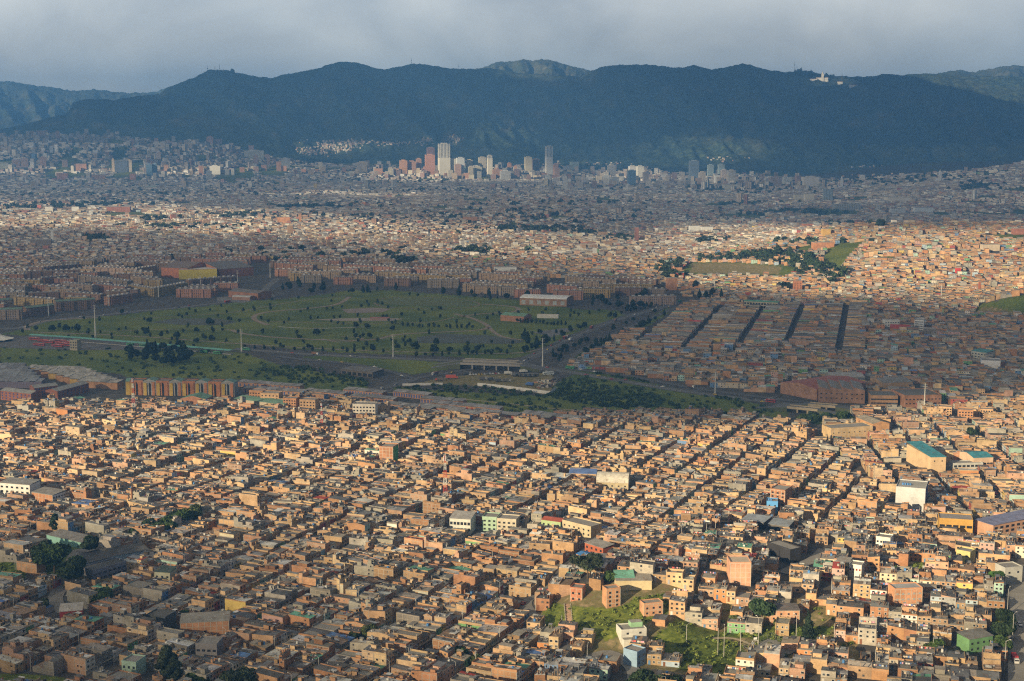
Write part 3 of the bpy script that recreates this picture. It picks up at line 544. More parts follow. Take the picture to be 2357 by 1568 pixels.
bld('house', 'low house under a bright blue tarpaulin roof by the orange-red house', 'house', (1326, 1292), (1356, 1294), 8, 4.5, ORB, ('ridge_x', 1.0, (0.06, 0.22, 0.55)), mw='brick')
wk = bld('house', 'large white stepped house on the grassy knoll', 'house', (1430, 1484), (1488, 1474), 9, 7, (0.56, 0.56, 0.53), FLAT(), front=(1, 2, 1.2, 1.0, 5.0), mark_as='the white knoll house')
for (cx_, cy_, hx_, hy_, hh_, c_) in ((-3.2, -1.6, 3.0, 1.55, 3.6, (0.56, 0.56, 0.53)), (3.0, -1.0, 2.4, 0.95, 2.2, (0.5, 0.5, 0.47)), (2.6, 6.0, 3.0, 2.2, 9.6, (0.25, 0.42, 0.26))): m = MB(); m.box((cx_, cy_), (hx_, hy_), 0, -4 if hh_ < 9 else 7.1, hh_, 'paint', c_, (0.3, 0.29, 0.27)); m.build('annex', wk)
bld('house', 'tall bare brick house standing on the grassy knoll with square windows', 'house', (1396, 1401), (1428, 1394), 6, 10, (0.5, 0.27, 0.15), FLAT(), mw='brick', front=(4, 2, 1.2, 1.1, 1.0), mark_as='the brick knoll house')
bld('house', 'pair of unplastered brick rooms beside the stairs on the knoll', 'house', (1312, 1385), (1340, 1381), 7, 7.5, (0.47, 0.2, 0.12), FLAT(), mw='brick', front=(2, 2, 1.1, 1.2, 1.2))
bld('house', 'cream and tan long house along the top of the knoll', 'house', (1418, 1360), (1500, 1358), 9, 5.5, (0.55, 0.46, 0.29), ('shed', 0.9, (0.28, 0.26, 0.23)))
bld('house', 'turquoise-roofed house on the knoll beside the cream long house', 'house', (1416, 1352), (1460, 1350), 7, 5, (0.5, 0.42, 0.3), ('shed', 2.2, (0.15, 0.36, 0.28)))
bld('house', 'brick house with balcony at the right end of the knoll', 'house', (1482, 1420), (1526, 1415), 6, 6.5, (0.5, 0.28, 0.17), FLAT(), mw='brick', front=(2, 3, 1.1, 1.0, 1.2))
bld('house', 'turquoise house with street of small windows near the dark trees', 'house', (108, 1252), (190, 1262), 11, 6.0, (0.3, 0.55, 0.5), ('shed', 0.8, (0.25, 0.24, 0.23)), front=(1, 4, 1.2, 1.0, 2.5), mark_as='the turquoise house')
bld('school', 'low white and blue school hall with ribbed dark roof', 'school', (196, 1304), (262, 1300), 16, 5, (0.42, 0.46, 0.52), ('shed', 1.0, (0.09, 0.09, 0.095)), front=(1, 8, 1.6, 0.8, 2.6), mark_as='the low blue school')
bld('school', 'longer white and blue school range behind the low hall', 'school', (250, 1288), (345, 1284), 14, 5, (0.4, 0.5, 0.6), ('shed', 1.0, (0.1, 0.1, 0.1)))
bld('school', 'dark two-storey school range with white window bands', 'school', (214, 1338), (292, 1320), 11, 7, (0.2, 0.2, 0.24), FLAT((0.1, 0.1, 0.1)), front=(2, 7, 2.2, 1.0, 1.5))
bld('house', 'deep red house with pale sheet roof in the shaded lower left', 'house', (138, 1434), (190, 1430), 10, 6, (0.33, 0.05, 0.045), ('shed', 1.0, (0.4, 0.38, 0.36)), front=(1, 2, 1.0, 1.0, 2), mark_as='the deep red house')
bld('house', 'pale cream house with two rows of square windows and dark roof', 'house', (356, 1347), (392, 1350), 9, 8, (0.5, 0.5, 0.38), ('shed', 0.8, (0.06, 0.09, 0.08)), front=(2, 3, 1.2, 1.1, 1.6), mark_as='the pale cream house')
bld('house', 'black and white house with three small arched windows', 'house', (336, 1452), (381, 1458), 10, 8, (0.09, 0.10, 0.105), FLAT((0.12, 0.12, 0.12)), front=(1, 3, 1.5, 1.2, 5.2), glass=(0.5, 0.5, 0.48), mark_as='the black and white house')
bld('house', 'mint green house with tall windows at the lower edge', 'house', (281, 1556), (314, 1560), 9, 7, (0.34, 0.48, 0.4), FLAT(), front=(2, 3, 1.1, 1.2, 1.2), mark_as='the mint green house')
bld('apartment_house', 'wide blank brick block with flat orange front wall', 'apartment house', (416, 1476), (528, 1470), 12, 9.5, (0.47, 0.25, 0.14), ('shed', 0.8, (0.25, 0.24, 0.22)), mw='brick', front=(1, 1, 0.9, 1.0, 4), mark_as='the blank brick block')
bld('house', 'grey rendered house with white garage doors', 'house', (451, 1522), (500, 1524), 10, 8.5, (0.25, 0.24, 0.25), FLAT(), front=(2, 4, 1.6, 1.1, 1.6))
bld('house', 'sky blue house fronting the lower street', 'house', (1466, 1538), (1486, 1528), 8, 7.5, (0.26, 0.38, 0.52), FLAT(), front=(2, 2, 1.0, 1.2, 1.6), mark_as='the sky blue house')
bld('house', 'bright green three-storey house beside the lower right road', 'house', (2230, 1506), (2284, 1494), 9, 7.5, (0.15, 0.3, 0.14), ('shed', 0.8, (0.2, 0.2, 0.19)), front=(2, 4, 1.2, 1.1, 1.6), mark_as='the green roadside house')
bld('house', 'yellow and cream house with two small windows on the slope', 'house', (1924, 1322), (1952, 1326), 8, 7.5, (0.5, 0.42, 0.2), ('shed', 0.8, (0.25, 0.24, 0.23)), front=(2, 3, 1.0, 1.0, 1.5), mark_as='the yellow and cream house')
bld('house', 'white house with red window frames joined to the yellow one', 'house', (1953, 1328), (1982, 1332), 8, 7, (0.68, 0.67, 0.63), FLAT(), front=(1, 4, 0.9, 1.1, 4.2), glass=(0.25, 0.03, 0.03))
bld('house', 'lemon yellow two-storey house near the right edge', 'house', (2200, 1294), (2232, 1300), 8, 7, (0.5, 0.45, 0.2), FLAT(), front=(2, 2, 1.3, 1.1, 1.4), mark_as='the lemon yellow house')
bld('house', 'square grey concrete house at the right edge', 'house', (2312, 1346), (2352, 1342), 9, 9, (0.4, 0.4, 0.38), FLAT(), front=(1, 2, 1.2, 1.1, 6))
bld('house', 'white three-storey house with tall windows above the slope', 'house', (2015, 1272), (2048, 1276), 8, 9.5, (0.7, 0.7, 0.66), FLAT(), front=(2, 4, 1.2, 1.2, 3.5), mark_as='the white slope house')
bld('house', 'black-walled corner house with roller shutters by a street junction', 'house', (1765, 1282), (1818, 1298), 9, 8.5, (0.04, 0.04, 0.045), FLAT(), front_col=(0.035, 0.035, 0.04), side=(2, 3, 1.6, 1.3, 1.2), mark_as='the black corner house')
bld('house', 'large brick house with many small white windows above the sports court', 'house', (2058, 1402), (2122, 1398), 9, 10.5, (0.5, 0.26, 0.15), FLAT((0.35, 0.36, 0.38)), mw='brick', front=(3, 5, 1.2, 1.1, 1.4), glass=(0.3, 0.3, 0.3), mark_as='the large brick house')
bld('house', 'brick house on the lawn between the round tree and the cypress', 'house', (1772, 1440), (1840, 1434), 9, 8, (0.52, 0.29, 0.18), ('shed', 0.7, (0.13, 0.12, 0.12)), mw='brick', front=(3, 4, 1.0, 1.0, 0.9), mark_as='the lawn house')
bld('carport', 'open shed with grey sheet roof and slim posts in the dark middle blocks', 'shed', (1706, 1215), (1758, 1219), 14, 5.5, (0.1, 0.1, 0.1), ('shed', 0.6, (0.26, 0.3, 0.36)), front=(1, 6, 2.6, 3.5, 0.6))
bld('carport', 'second open shed with grey sheet roof right of the first', 'shed', (1768, 1224), (1815, 1228), 13, 5.0, (0.12, 0.11, 0.1), ('shed', 0.6, (0.24, 0.27, 0.31)), front=(1, 5, 2.6, 3.3, 0.6))
bld('house', 'bright blue house wall between brick blocks', 'house', (1764, 1180), (1790, 1181), 9, 7.5, (0.1, 0.3, 0.62), FLAT(), front=(1, 2, 1.0, 1.1, 4.5), tank=2)
bld('apartment_house', 'brown five-storey block with rows of small windows', 'apartment house', (1772, 1172), (1806, 1176), 14, 14, (0.33, 0.16, 0.09), FLAT(), mw='brick', front=(5, 3, 1.5, 1.2, 1.2))
# --- the valley
bld('apartment_house', 'white four-storey block with dark balconies at the valley edge', 'apartment house', (812, 965), (864, 966), 12, 13.5, (0.62, 0.57, 0.5), FLAT(), front=(4, 7, 1.6, 1.4, 1.2), mark_as='the white valley block')
bld('factory', 'large brick factory hall with red sheet roof', 'factory', (1796, 905), (1880, 922), 70, 11, (0.35, 0.2, 0.13), ('ridge_y', 3, (0.3, 0.11, 0.09)), mw='brick', mark_as='the red-roofed factory')
bld('factory', 'brick factory with sawtooth gables and grey roof', 'factory', (1884, 926), (1990, 929), 45, 12.5, (0.34, 0.2, 0.135), ('saw', 3, (0.25, 0.24, 0.23)), mw='brick', front=(2, 9, 1.6, 1.0, 4), mark_as='the sawtooth factory')
bld('factory', 'long low brick factory with dark window bands', 'factory', (2004, 934), (2066, 935), 26, 9.5, (0.36, 0.22, 0.13), FLAT((0.14, 0.14, 0.14)), mw='brick', front=(2, 9, 2.6, 1.3, 2), mark_as='the low brick factory')
bld('factory', 'dark brick works behind the tall chimney mast', 'factory', (2082, 938), (2166, 936), 34, 11, (0.3, 0.16, 0.1), FLAT((0.13, 0.13, 0.13)), mw='brick', front=(2, 10, 1.8, 1.1, 3), mark_as='the dark brick works')
bld('factory', 'pale corrugated shed above the brick factories', 'factory', (1915, 884), (1990, 884), 30, 7.5, (0.3, 0.29, 0.27), ('ridge_x', 2, (0.33, 0.33, 0.33)))
bld('factory', 'tan brick shed with grey ridge roof above the sawtooth factory', 'factory', (2030, 898), (2100, 896), 30, 7.5, (0.4, 0.28, 0.18), ('ridge_x', 2, (0.22, 0.22, 0.22)), mw='brick')
bld('warehouse', 'blank white warehouse wall in the shaded right blocks', 'warehouse', (2258, 850), (2302, 852), 20, 9.5, (0.66, 0.66, 0.68), FLAT())
bld('school', 'shaded white school with flat teal roof at far right', 'school', (2235, 823), (2270, 828), 16, 8, (0.45, 0.45, 0.4), ('shed', 1.5, (0.08, 0.25, 0.27)), front=(2, 5, 2.2, 1.2, 1.5))
bld('hall', 'low hall with bright red ridged roof in the shaded right blocks', 'hall', (2048, 766), (2094, 768), 24, 6, (0.4, 0.22, 0.14), ('ridge_x', 4, (0.36, 0.06, 0.05)))
bld('office', 'white office block with dark window bands in the shaded right blocks', 'office', (2104, 763), (2125, 764), 14, 15, (0.62, 0.62, 0.62), FLAT(), front=(5, 1, 10, 1.2, 1.5))
bld('school', 'white two-storey school left of the red-roofed hall', 'school', (2036, 757), (2070, 757), 12, 11, (0.6, 0.6, 0.58), FLAT(), front=(3, 6, 1.8, 1.3, 1.2))
bld('school', 'long school gallery with green roof and open dark bays', 'school', (1712, 708), (1790, 712), 12, 10, (0.42, 0.38, 0.28), ('ridge_x', 1.5, (0.1, 0.3, 0.22)), front=(2, 12, 3.0, 2.6, 1.2), mark_as='the green-roofed school')
bld('apartment_house', 'brick and green tower block at the foot of the sunlit hill', 'apartment house', (1826, 672), (1846, 672), 12, 17, (0.34, 0.15, 0.09), FLAT(), mw='brick', side_col=(0.05, 0.3, 0.12), front=(5, 3, 1.6, 1.4, 1.2))
bld('gymnasium', 'park sports hall with curved white roof and glazed front', 'sports hall', (1196, 702), (1304, 706), 42, 11, (0.3, 0.19, 0.13), ('arch_x', 3, (0.66, 0.68, 0.7)), mw='brick', front=(1, 6, 6, 6, 2), glass=(0.35, 0.38, 0.4), mark_as='the park sports hall')
bld('gymnasium', 'park hall with green ridged roof and brick gable', 'sports hall', (1152, 738), (1206, 742), 22, 8, (0.36, 0.19, 0.12), ('ridge_x', 3.2, (0.14, 0.26, 0.18)), mw='brick', mark_as='the green park hall')
bld('pavilion', 'park kiosk with flat red roof on the plaza', 'kiosk', (852, 737), (896, 737), 7, 3.2, (0.3, 0.2, 0.16), ('shed', 0.3, (0.3, 0.12, 0.1)), mark_as='the park kiosk')
bld('changing_room', 'white and terracotta changing rooms at the far side of the park', 'hut', (1236, 732), (1285, 733), 7, 4.5, (0.55, 0.55, 0.53), FLAT((0.33, 0.2, 0.15)))
bld('hall', 'brick recreation hall with grey ridged roof by the car park', 'hall', (526, 684), (594, 690), 30, 10, (0.33, 0.17, 0.11), ('ridge_x', 3.4, (0.16, 0.15, 0.15)), mw='brick', mark_as='the recreation hall')
bld('hall', 'low white-edged hall in front of the recreation hall', 'hall', (534, 690), (575, 692), 16, 5, (0.3, 0.18, 0.13), ('arch_x', 2, (0.4, 0.4, 0.4)))
bld('depot', 'dark open depot shed beside the interchange', 'depot', (786, 862), (858, 870), 20, 6, (0.14, 0.12, 0.1), ('shed', 0.8, (0.14, 0.14, 0.14)), front=(1, 6, 5, 3.4, 0.5), mark_as='the dark depot')
# the shopping centre with its yellow flank
s_ = bld('shopping_centre', 'large brick shopping centre with bright yellow flank and pale roof', 'shopping centre', (412, 643), (500, 641), 150, 17, (0.33, 0.16, 0.1), FLAT((0.42, 0.41, 0.4)), mw='brick', front_col=(0.5, 0.42, 0.07), mark_as='the yellow-walled shopping centre')
bld('shopping_hall', 'red brick hall with faceted roof left of the yellow wall', 'shopping centre', (372, 638), (432, 641), 80, 18, (0.35, 0.15, 0.09), ('ridge_x', 9, (0.15, 0.12, 0.11)), mw='brick')
bld('shopping_hall', 'brick rotunda wing with dark conical roof right of the yellow wall', 'shopping centre', (505, 640), (584, 634), 110, 16, (0.32, 0.15, 0.1), ('ridge_x', 9, (0.13, 0.13, 0.14)), mw='brick')
# row houses at the valley's left
for i in range(8):
    bld('row_house', f'{["first","second","third","fourth","fifth","sixth","seventh","eighth"][i]} row house terrace from the meadow, orange gable end and long pale roof', 'terrace', (62 + 16.5 * i, 861 + 4.3 * i), (190 + 11.5 * i, 865 + 4.6 * i), 11, 6.5, (0.45, 0.25, 0.13) if i % 3 else (0.5, 0.33, 0.1), ('shed', 1.4, (0.33, 0.32, 0.3)), mw='brick', group='row house terraces by the meadow')
for i in range(6):
    bld('row_house', f'dark-roofed terrace of the left edge, {["farthest","second farthest","third farthest","fourth farthest","fifth farthest","nearest"][i]} from the viewer', 'terrace', (-70, 858 + 7 * i), (56 + 8 * i, 856 + 7.5 * i), 12, 6.5, (0.2, 0.17, 0.22), ('shed', 1.5, (0.2, 0.21, 0.23)), mw='paint', group='row house terraces by the meadow')
for i, (a, b_) in enumerate((((2, 920), (72, 928)), ((80, 914), (134, 908)), ((133, 922), (205, 902)))):
    bld('terrace_block', ('left', 'middle', 'right')[i] + ' terrace block with blue arched gable panels above the road', 'terrace', a, b_, 14, 9, (0.3, 0.13, 0.09), ('ridge_x', 2.2, (0.28, 0.28, 0.27)), mw='brick', front=(3, 8, 1.5, 1.5, 1.0), glass=(0.06, 0.09, 0.26), group='terrace blocks with blue panels', mark_as=f'the {("left", "middle", "right")[i]} blue-panelled terrace')
# orange and yellow flats
AO = [(0.45, 0.2, 0.1), (0.5, 0.34, 0.08), (0.34, 0.33, 0.32), (0.45, 0.2, 0.1), (0.33, 0.32, 0.31)]
for i in range(8):
    x = 300 + i * 30; tone = ('orange', 'grey')[i % 2]
    f = bld('apartment_block', f'{["first","second","third","fourth","fifth","sixth","seventh","eighth"][i]} {tone} stairwell section from the left of the orange and yellow flats', 'apartment block', (x, 909 + i * 0.5), (x + 29.6, 909.5 + i * 0.5), 13, 14, AO[0] if i % 2 == 0 else AO[2], ('ridge_y', 2.2, (0.13, 0.24, 0.2)) if i % 2 else FLAT((0.2, 0.18, 0.17)), mw='brick', front=(5, 3, 1.3, 1.3, 1.0), group='orange and yellow flats at the valley edge', mark_as='the orange and yellow flats' if i == 4 else None)
    m = MB(); m.box((-4.2, -0.5), (1.6, 0.5), 0, -3, 12.5, 'brick', AO[1]); m.build('bay', f)
    m = MB(); m.box((4.0, -0.4), (1.4, 0.4), 0, -3, 13.2, 'brick', AO[0]); m.build('bay', f)
    m = MB(); m.box((0.4, -0.16), (0.9, 0.16), 0, 0, 11.5, 'glass', (0.03, 0.03, 0.035)); m.build('stairwell', f)
bld('apartment_block', 'yellow-ended gable section closing the left end of the flats', 'apartment block', (290, 909), (299.5, 909), 13, 13.5, AO[1], ('ridge_x', 2.5, (0.13, 0.24, 0.2)), mw='brick')
bld('hall', 'brick hall with several green ridged roofs below the flats', 'hall', (416, 934), (472, 936), 20, 7, (0.4, 0.2, 0.12), ('ridge_y', 3, (0.12, 0.24, 0.18)), mw='brick')
bld('hall', 'long low hall with green sheet roof right of the flats', 'hall', (540, 932), (655, 946), 12, 6, (0.42, 0.36, 0.28), ('shed', 1.6, (0.13, 0.25, 0.19)))
for i, (a, b_, c) in enumerate((((548, 890), (690, 901), 'b'), ((560, 904), (700, 914), 'b'), ((700, 910), (790, 919), 'b'), ((790, 907), (880, 916), 'b'), ((806, 922), (905, 932), 'b'), ((905, 912), (985, 921), 'b'), ((880, 940), (990, 954), 'b'), ((968, 928), (1066, 936), 'b'),
                                ((958, 945), (1062, 957), 'r'), ((990, 939), (1150, 953), 'r'), ((1030, 956), (1100, 966), 'r'), ((1086, 958), (1190, 970), 'r'), ((1160, 966), (1264, 976), 'r'), ((1200, 962), (1345, 978), 'r'))):
    cc = (0.08, 0.13, 0.34) if c == 'b' else (0.42, 0.06, 0.06)
    bld('row_house', f'terrace of row houses with {"blue" if c == "b" else "red"} doors and grey roof, {["first","second","third","fourth","fifth","sixth","seventh","eighth","ninth","tenth"][i if c == "b" else i - 8]} from the left', 'terrace', a, b_, 9, 4.6, (0.42, 0.24, 0.15), ('shed', 1.1, (0.24, 0.24, 0.25)), mw='brick', front=(1, 14, 1.5, 3.2, 0.6), glass=cc, group='row houses with coloured doors by the valley', mark_as={2: 'the blue-doored terraces', 10: 'the red-doored terraces'}.get(i))
for i, (xl, yl, w, h, d) in enumerate(((574, 928, 32, 12, 10), (600, 934, 42, 12, 12), (652, 944, 30, 11, 10), (690, 950, 36, 12, 11), (1985, 968, 24, 10, 10), (2160, 962, 30, 10, 10), (2205, 972, 34, 11, 10), (2255, 965, 30, 9, 10))):
    bld('apartment_house', f'bare brick four-storey block with open window holes, {["first","second","third","fourth","fifth","sixth","seventh","eighth"][i]} of eight from left along the valley', 'apartment house', (xl, yl), (xl + w, yl + 1.5), d, h, TANB if i % 2 else (0.45, 0.24, 0.13), FLAT(), mw='brick', front=(4, 5, 1.4, 1.2, 1.2), group='brick blocks along the valley edge')
# five-storey brick slabs round the park
SLABS = [((-60, 737), (50, 735)), ((62, 730), (126, 722)), ((130, 717), (220, 711)), ((-60, 716), (28, 709)), ((32, 702), (125, 709)), ((146, 692), (232, 699)), ((-50, 692), (58, 694)), ((66, 694), (140, 691)), ((253, 703), (307, 695)), ((296, 674), (350, 684)), ((355, 684), (434, 669)), ((180, 651), (293, 665)), ((140, 669), (213, 676)), ((217, 671), (288, 679)), ((98, 657), (160, 651)), ((0, 662), (93, 664)), ((-50, 675), (58, 679)), ((190, 630), (315, 636)), ((318, 634), (366, 627)), ((252, 615), (360, 619)), ((440, 611), (566, 615)), ((300, 652), (350, 655)), ((436, 664), (548, 655)), ((62, 643), (185, 639)), ((-50, 647), (55, 650)), ((110, 630), (186, 624)),
         ((632, 621), (720, 628)), ((662, 641), (786, 643)), ((790, 622), (980, 636)), ((905, 646), (1026, 653)), ((1030, 650), (1083, 652)), ((985, 635), (1098, 642)), ((1088, 664), (1214, 673)), ((1102, 645), (1250, 656)), ((1258, 673), (1328, 679)), ((1330, 664), (1378, 667)), ((1300, 652), (1418, 662)), ((1382, 674), (1504, 673)), ((1452, 704), (1556, 702)), ((640, 611), (784, 615)), ((1414, 657), (1510, 662))]
SL = []
SLABS = [(at(*a), at(*b)) for a, b in SLABS]
AREA = [[(-100, 640), (0, 640), (200, 606), (560, 592), (610, 606), (560, 690), (430, 684), (300, 708), (120, 728), (0, 742), (-100, 745)], [(640, 604), (900, 608), (1100, 638), (1300, 644), (1560, 664), (1560, 688), (1480, 684), (1300, 690), (1200, 684), (1000, 664), (800, 656), (640, 650)]]
mids = [((a[0] + (b[0] - a[0]) * t), a[1] + (b[1] - a[1]) * t + 6) for a, b in SLABS for t in (0.0, 0.25, 0.5, 0.75, 1.0)]; rq = random.Random(2)
for yy in range(1920, 2960, 29):
    xx = -1150 + rq.uniform(0, 30)
    while xx < 400:
        ln = rq.uniform(30, 58); a, b = (xx, yy + rq.uniform(-2, 2), 0.0), (xx + ln, yy - ln * 0.09, 0.0); u_, v_ = P(xx + ln / 2, yy, 0)
        if not (365 < u_ < 595 and v_ > 632 and v_ < 668) and (inpoly(np.array([u_]), np.array([v_]), AREA[0])[0] or inpoly(np.array([u_]), np.array([v_]), AREA[1])[0]) and -20 < u_ < 2357 and all((xx + ln * t - p) ** 2 + (yy + 6 - q) ** 2 > 20 ** 2 for p, q in mids for t in (0.05, 0.5, 0.95)) and all((xx + ln * t - p) ** 2 + (yy - q) ** 2 > (r_ + 7) ** 2 for p, q, r_ in TAKEN for t in (0.1, 0.5, 0.9)) and all(((g[:, 0] - xx - ln / 2) ** 2 + (g[:, 1] - yy) ** 2).min() > (ln / 2 + 6) ** 2 for g, w in ROADS if w):
            SLABS.append((a, b)); mids += [(xx + ln * t, yy + 6) for t in (0, 0.5, 1)]
        xx += ln + rq.uniform(7, 14)
for i, (pa, pb) in enumerate(SLABS):
    r = random.Random(i); w = math.hypot(pb[0] - pa[0], pb[1] - pa[1]); ang = math.atan2(pb[1] - pa[1], pb[0] - pa[0]); hh = r.uniform(12.5, 14.5); dp = 12
    yel = i in (4, 9, 10, 29, 30) or r.random() < 0.1; pal = i in (12, 17, 38); gr = i < 4
    tone = ('dark brown', 'reddish', 'tan', 'grey-brown')[r.randrange(4)]; tc_ = {'dark brown': (0.25, 0.165, 0.12), 'reddish': (0.37, 0.205, 0.145), 'tan': (0.39, 0.29, 0.2), 'grey-brown': (0.29, 0.24, 0.2)}[tone]; wc = jit(r, (0.38, 0.28, 0.14) if yel else (0.37, 0.28, 0.23) if pal else tc_, 0.06); root = empty('apartment_block', ((pa[0] + pb[0]) / 2, (pa[1] + pb[1]) / 2, 0), ang)
    m = MB(); m.box((0, dp / 2), (w / 2, dp / 2), 0, -2, hh, 'apartment_wall', wc)
    k = max(2, int(w / 9)); s = w / k
    for j in range(0, k, 2):
        m.box((-w / 2 + (j + 0.5) * s, -0.7), (s * 0.2, 0.7), 0, -2, hh - (0.1 if j % 2 else 0.9), 'brick', wc)
    m.build('wall', root)
    m = MB(); rc = (0.13, 0.2, 0.16) if gr else (0.19, 0.17, 0.16)
    if gr: shape_roof(m, 'ridge_x', -w / 2, w / 2, 0, dp, hh + 0.02, 2.2, wc, rc, 'brick')
    else:
        m.box((0, dp / 2), (w / 2 + 0.1, dp / 2 + 0.1), 0, hh + 0.01, hh + 0.25, 'roof_sheet', rc)
    m.build('roof', root)
    if not gr:
        for j in range(k): m = MB(); m.box((-w / 2 + (j + 0.5) * s, dp * 0.5), (s * 0.2, 1.7), 0, hh + 0.26, hh + r.uniform(1.6, 2.3), 'concrete', jit(r, (0.45, 0.44, 0.43), 0.3)); m.build('rooftop_tank', root)
    for j in range(int(w / 14) + 1): t = (j + 0.5) / (int(w / 14) + 1); take(pa[0] + (pb[0] - pa[0]) * t - math.sin(ang) * 6, pa[1] + (pb[1] - pa[1]) * t + math.cos(ang) * 6, 8)
    tag(root, None, 'apartment block', 'brick apartment slabs round the park'); SL.append((root, f"{'long' if w > 60 else 'mid-length' if w > 44 else 'short'} {'ochre' if yel else 'pinkish' if pal else tone} brick apartment slab{' with green ridge roof' if gr else ''}", pa[0], pa[1]))
# --- beyond the park: single buildings one can pick out
OUT = [(118, 124.5, 529, 568, (0.6, 0.6, 0.58), 'paint', 'slim white church tower standing over the shaded left blocks', 'church tower'), (70, 118, 552, 570, (0.22, 0.19, 0.17), 'paint', 'dark flat church nave beside the slim white tower', 'church'),
 (1587, 1612, 520, 536, (0.72, 0.72, 0.7), 'paint', 'bright white sunlit block left of the sunlit hill', 'office'), (1614, 1642, 522, 538, (0.72, 0.72, 0.7), 'paint', 'second bright white block touching the first', 'office'), (1825, 1846, 529, 541, (0.74, 0.74, 0.74), 'paint', 'white sunlit hall behind the grassy hill', 'hall'),
 (1848, 1874, 515, 524, (0.5, 0.2, 0.1), 'brick', 'orange flats with blue and white neighbours behind the sunlit hill', 'apartment block'), (1872, 1886, 512, 523, (0.55, 0.6, 0.62), 'paint', 'pale blue and white block beside the orange flats', 'apartment block'), (1892, 1913, 527, 543, (0.55, 0.36, 0.13), 'paint', 'plain mustard block behind the sunlit hill', 'warehouse'),
 (1871, 1922, 558, 573, (0.47, 0.23, 0.13), 'brick', 'brick school building alone on the green hill', 'school'), (2252, 2257, 648, 670, (0.4, 0.14, 0.08), 'brick', 'thin red brick chimney by the sunlit slope', 'chimney'), (2200, 2212, 617, 629, (0.5, 0.06, 0.05), 'paint', 'bright red painted house on the sunlit slope', 'house'),
 (2260, 2303, 563, 578, (0.55, 0.46, 0.36), 'paint', 'cream block with window rows on the sunlit slope', 'school'), (2332, 2360, 526, 540, (0.36, 0.16, 0.12), 'brick', 'brick house on the grass at the top right hill', 'house'), (1534, 1560, 640, 668, (0.36, 0.2, 0.13), 'brick', 'brown brick block at the far end of the avenue', 'apartment block'), (1556, 1575, 628, 642, (0.45, 0.1, 0.07), 'brick', 'red brick block behind the far end of the avenue', 'apartment block'),
 (1066, 1100, 499, 514, (0.5, 0.27, 0.15), 'brick', 'lone orange block in the middle of the sunlit strip', 'school'), (1058, 1082, 553, 564, (0.6, 0.58, 0.54), 'paint', 'hall with pale roof among dark trees', 'hall'), (1138, 1190, 615, 628, (0.6, 0.62, 0.64), 'paint', 'pale blue-white flats behind the brick slabs', 'apartment block'), (1207, 1230, 600, 618, (0.42, 0.22, 0.13), 'brick', 'brick block with balconies behind the brick slabs', 'apartment block'), (1070, 1090, 605, 616, (0.55, 0.54, 0.5), 'paint', 'cream hall in the shaded centre', 'hall'),
 (398, 417, 553, 562, (0.66, 0.66, 0.65), 'paint', 'white wall block in the shaded left, right of its twin', 'warehouse'), (357, 372, 553, 561, (0.62, 0.62, 0.6), 'paint', 'white wall block in the shaded left, left of its twin', 'warehouse'), (638, 668, 500, 516, (0.58, 0.3, 0.17), 'brick', 'sunlit peach office block on the left strip', 'office'), (688, 694, 493, 515, (0.5, 0.25, 0.13), 'brick', 'narrow sunlit brick tower on the left strip', 'tower'), (165, 182, 476, 490, (0.68, 0.68, 0.66), 'paint', 'white sunlit block in the left strip', 'office'), (104, 122, 476, 489, (0.66, 0.64, 0.6), 'paint', 'cream sunlit block in the left strip', 'office'), (86, 95, 472, 484, (0.55, 0.2, 0.18), 'paint', 'pink sunlit block in the left strip', 'office'), (245, 300, 476, 488, (0.3, 0.14, 0.1), 'brick', 'dark red brick block in the left strip', 'apartment block'),
 (2040, 2100, 454, 466, (0.55, 0.52, 0.47), 'paint', 'wide beige hospital below the right slope', 'hospital'), (2105, 2150, 478, 492, (0.62, 0.66, 0.7), 'paint', 'white hospital block on the far right plain', 'hospital'), (2050, 2085, 480, 494, (0.5, 0.52, 0.55), 'paint', 'grey-white hospital block left of the white one', 'hospital'), (1920, 1985, 470, 484, (0.42, 0.42, 0.42), 'tower_wall', 'long grey flats behind dark trees on the right plain', 'apartment block'), (1828, 1860, 448, 462, (0.5, 0.48, 0.42), 'paint', 'beige ministry block on the right plain', 'office'), (1896, 1918, 436, 462, (0.32, 0.38, 0.45), 'tower_wall', 'blue-grey tower on the right plain', 'tower'), (1852, 1875, 447, 465, (0.55, 0.52, 0.45), 'paint', 'cream block with one dark arch on the right plain', 'office'), (1665, 1705, 425, 438, (0.5, 0.48, 0.42), 'tower_ribbed', 'colonnaded beige palace on the plain', 'office')]
def slab(name, xl, xr, yt, yb, wall, mw, label, cat, ang=12.0, ratio=0.7, group=None, roofcol=(0.3, 0.29, 0.28), cap=None, quiet=False):
    X = (xl + xr) / 2; p = at(X, yb); s = px(p[1]); W_ = (xr - xl) * s; a = R_(ang); w = W_ / (math.cos(a) + ratio * math.sin(abs(a))); d = w * ratio; h = (yb - yt) * s
    root = empty(name, (p[0], p[1], p[2]), a); m = MB(); m.box((0, d / 2), (w / 2, d / 2), 0, -15, h, mw, wall); m.build('wall', root)
    m = MB(); m.box((0, d / 2), (w / 2 + 0.2, d / 2 + 0.2), 0, h + 0.01, h + 0.8, 'concrete', roofcol); m.build('roof', root)
    if cap: m = MB(); m.box((cap[0] * w, d / 2), (cap[1] * w / 2, d * 0.3), 0, h + 0.81, h + cap[2], 'concrete', cap[3] if len(cap) > 3 else wall); m.build('plant_room', root)
    tag(root, label, cat, group); USED_LABELS.add(label); take(p[0], p[1] + d / 2, 0.5 * math.hypot(w, d)); return root
for o in OUT: slab({'church tower': 'church_tower', 'apartment block': 'apartment_block'}.get(o[7], o[7]), *o[:7], o[7], ang=8, ratio=0.5 if o[1] - o[0] < 30 else 0.35)
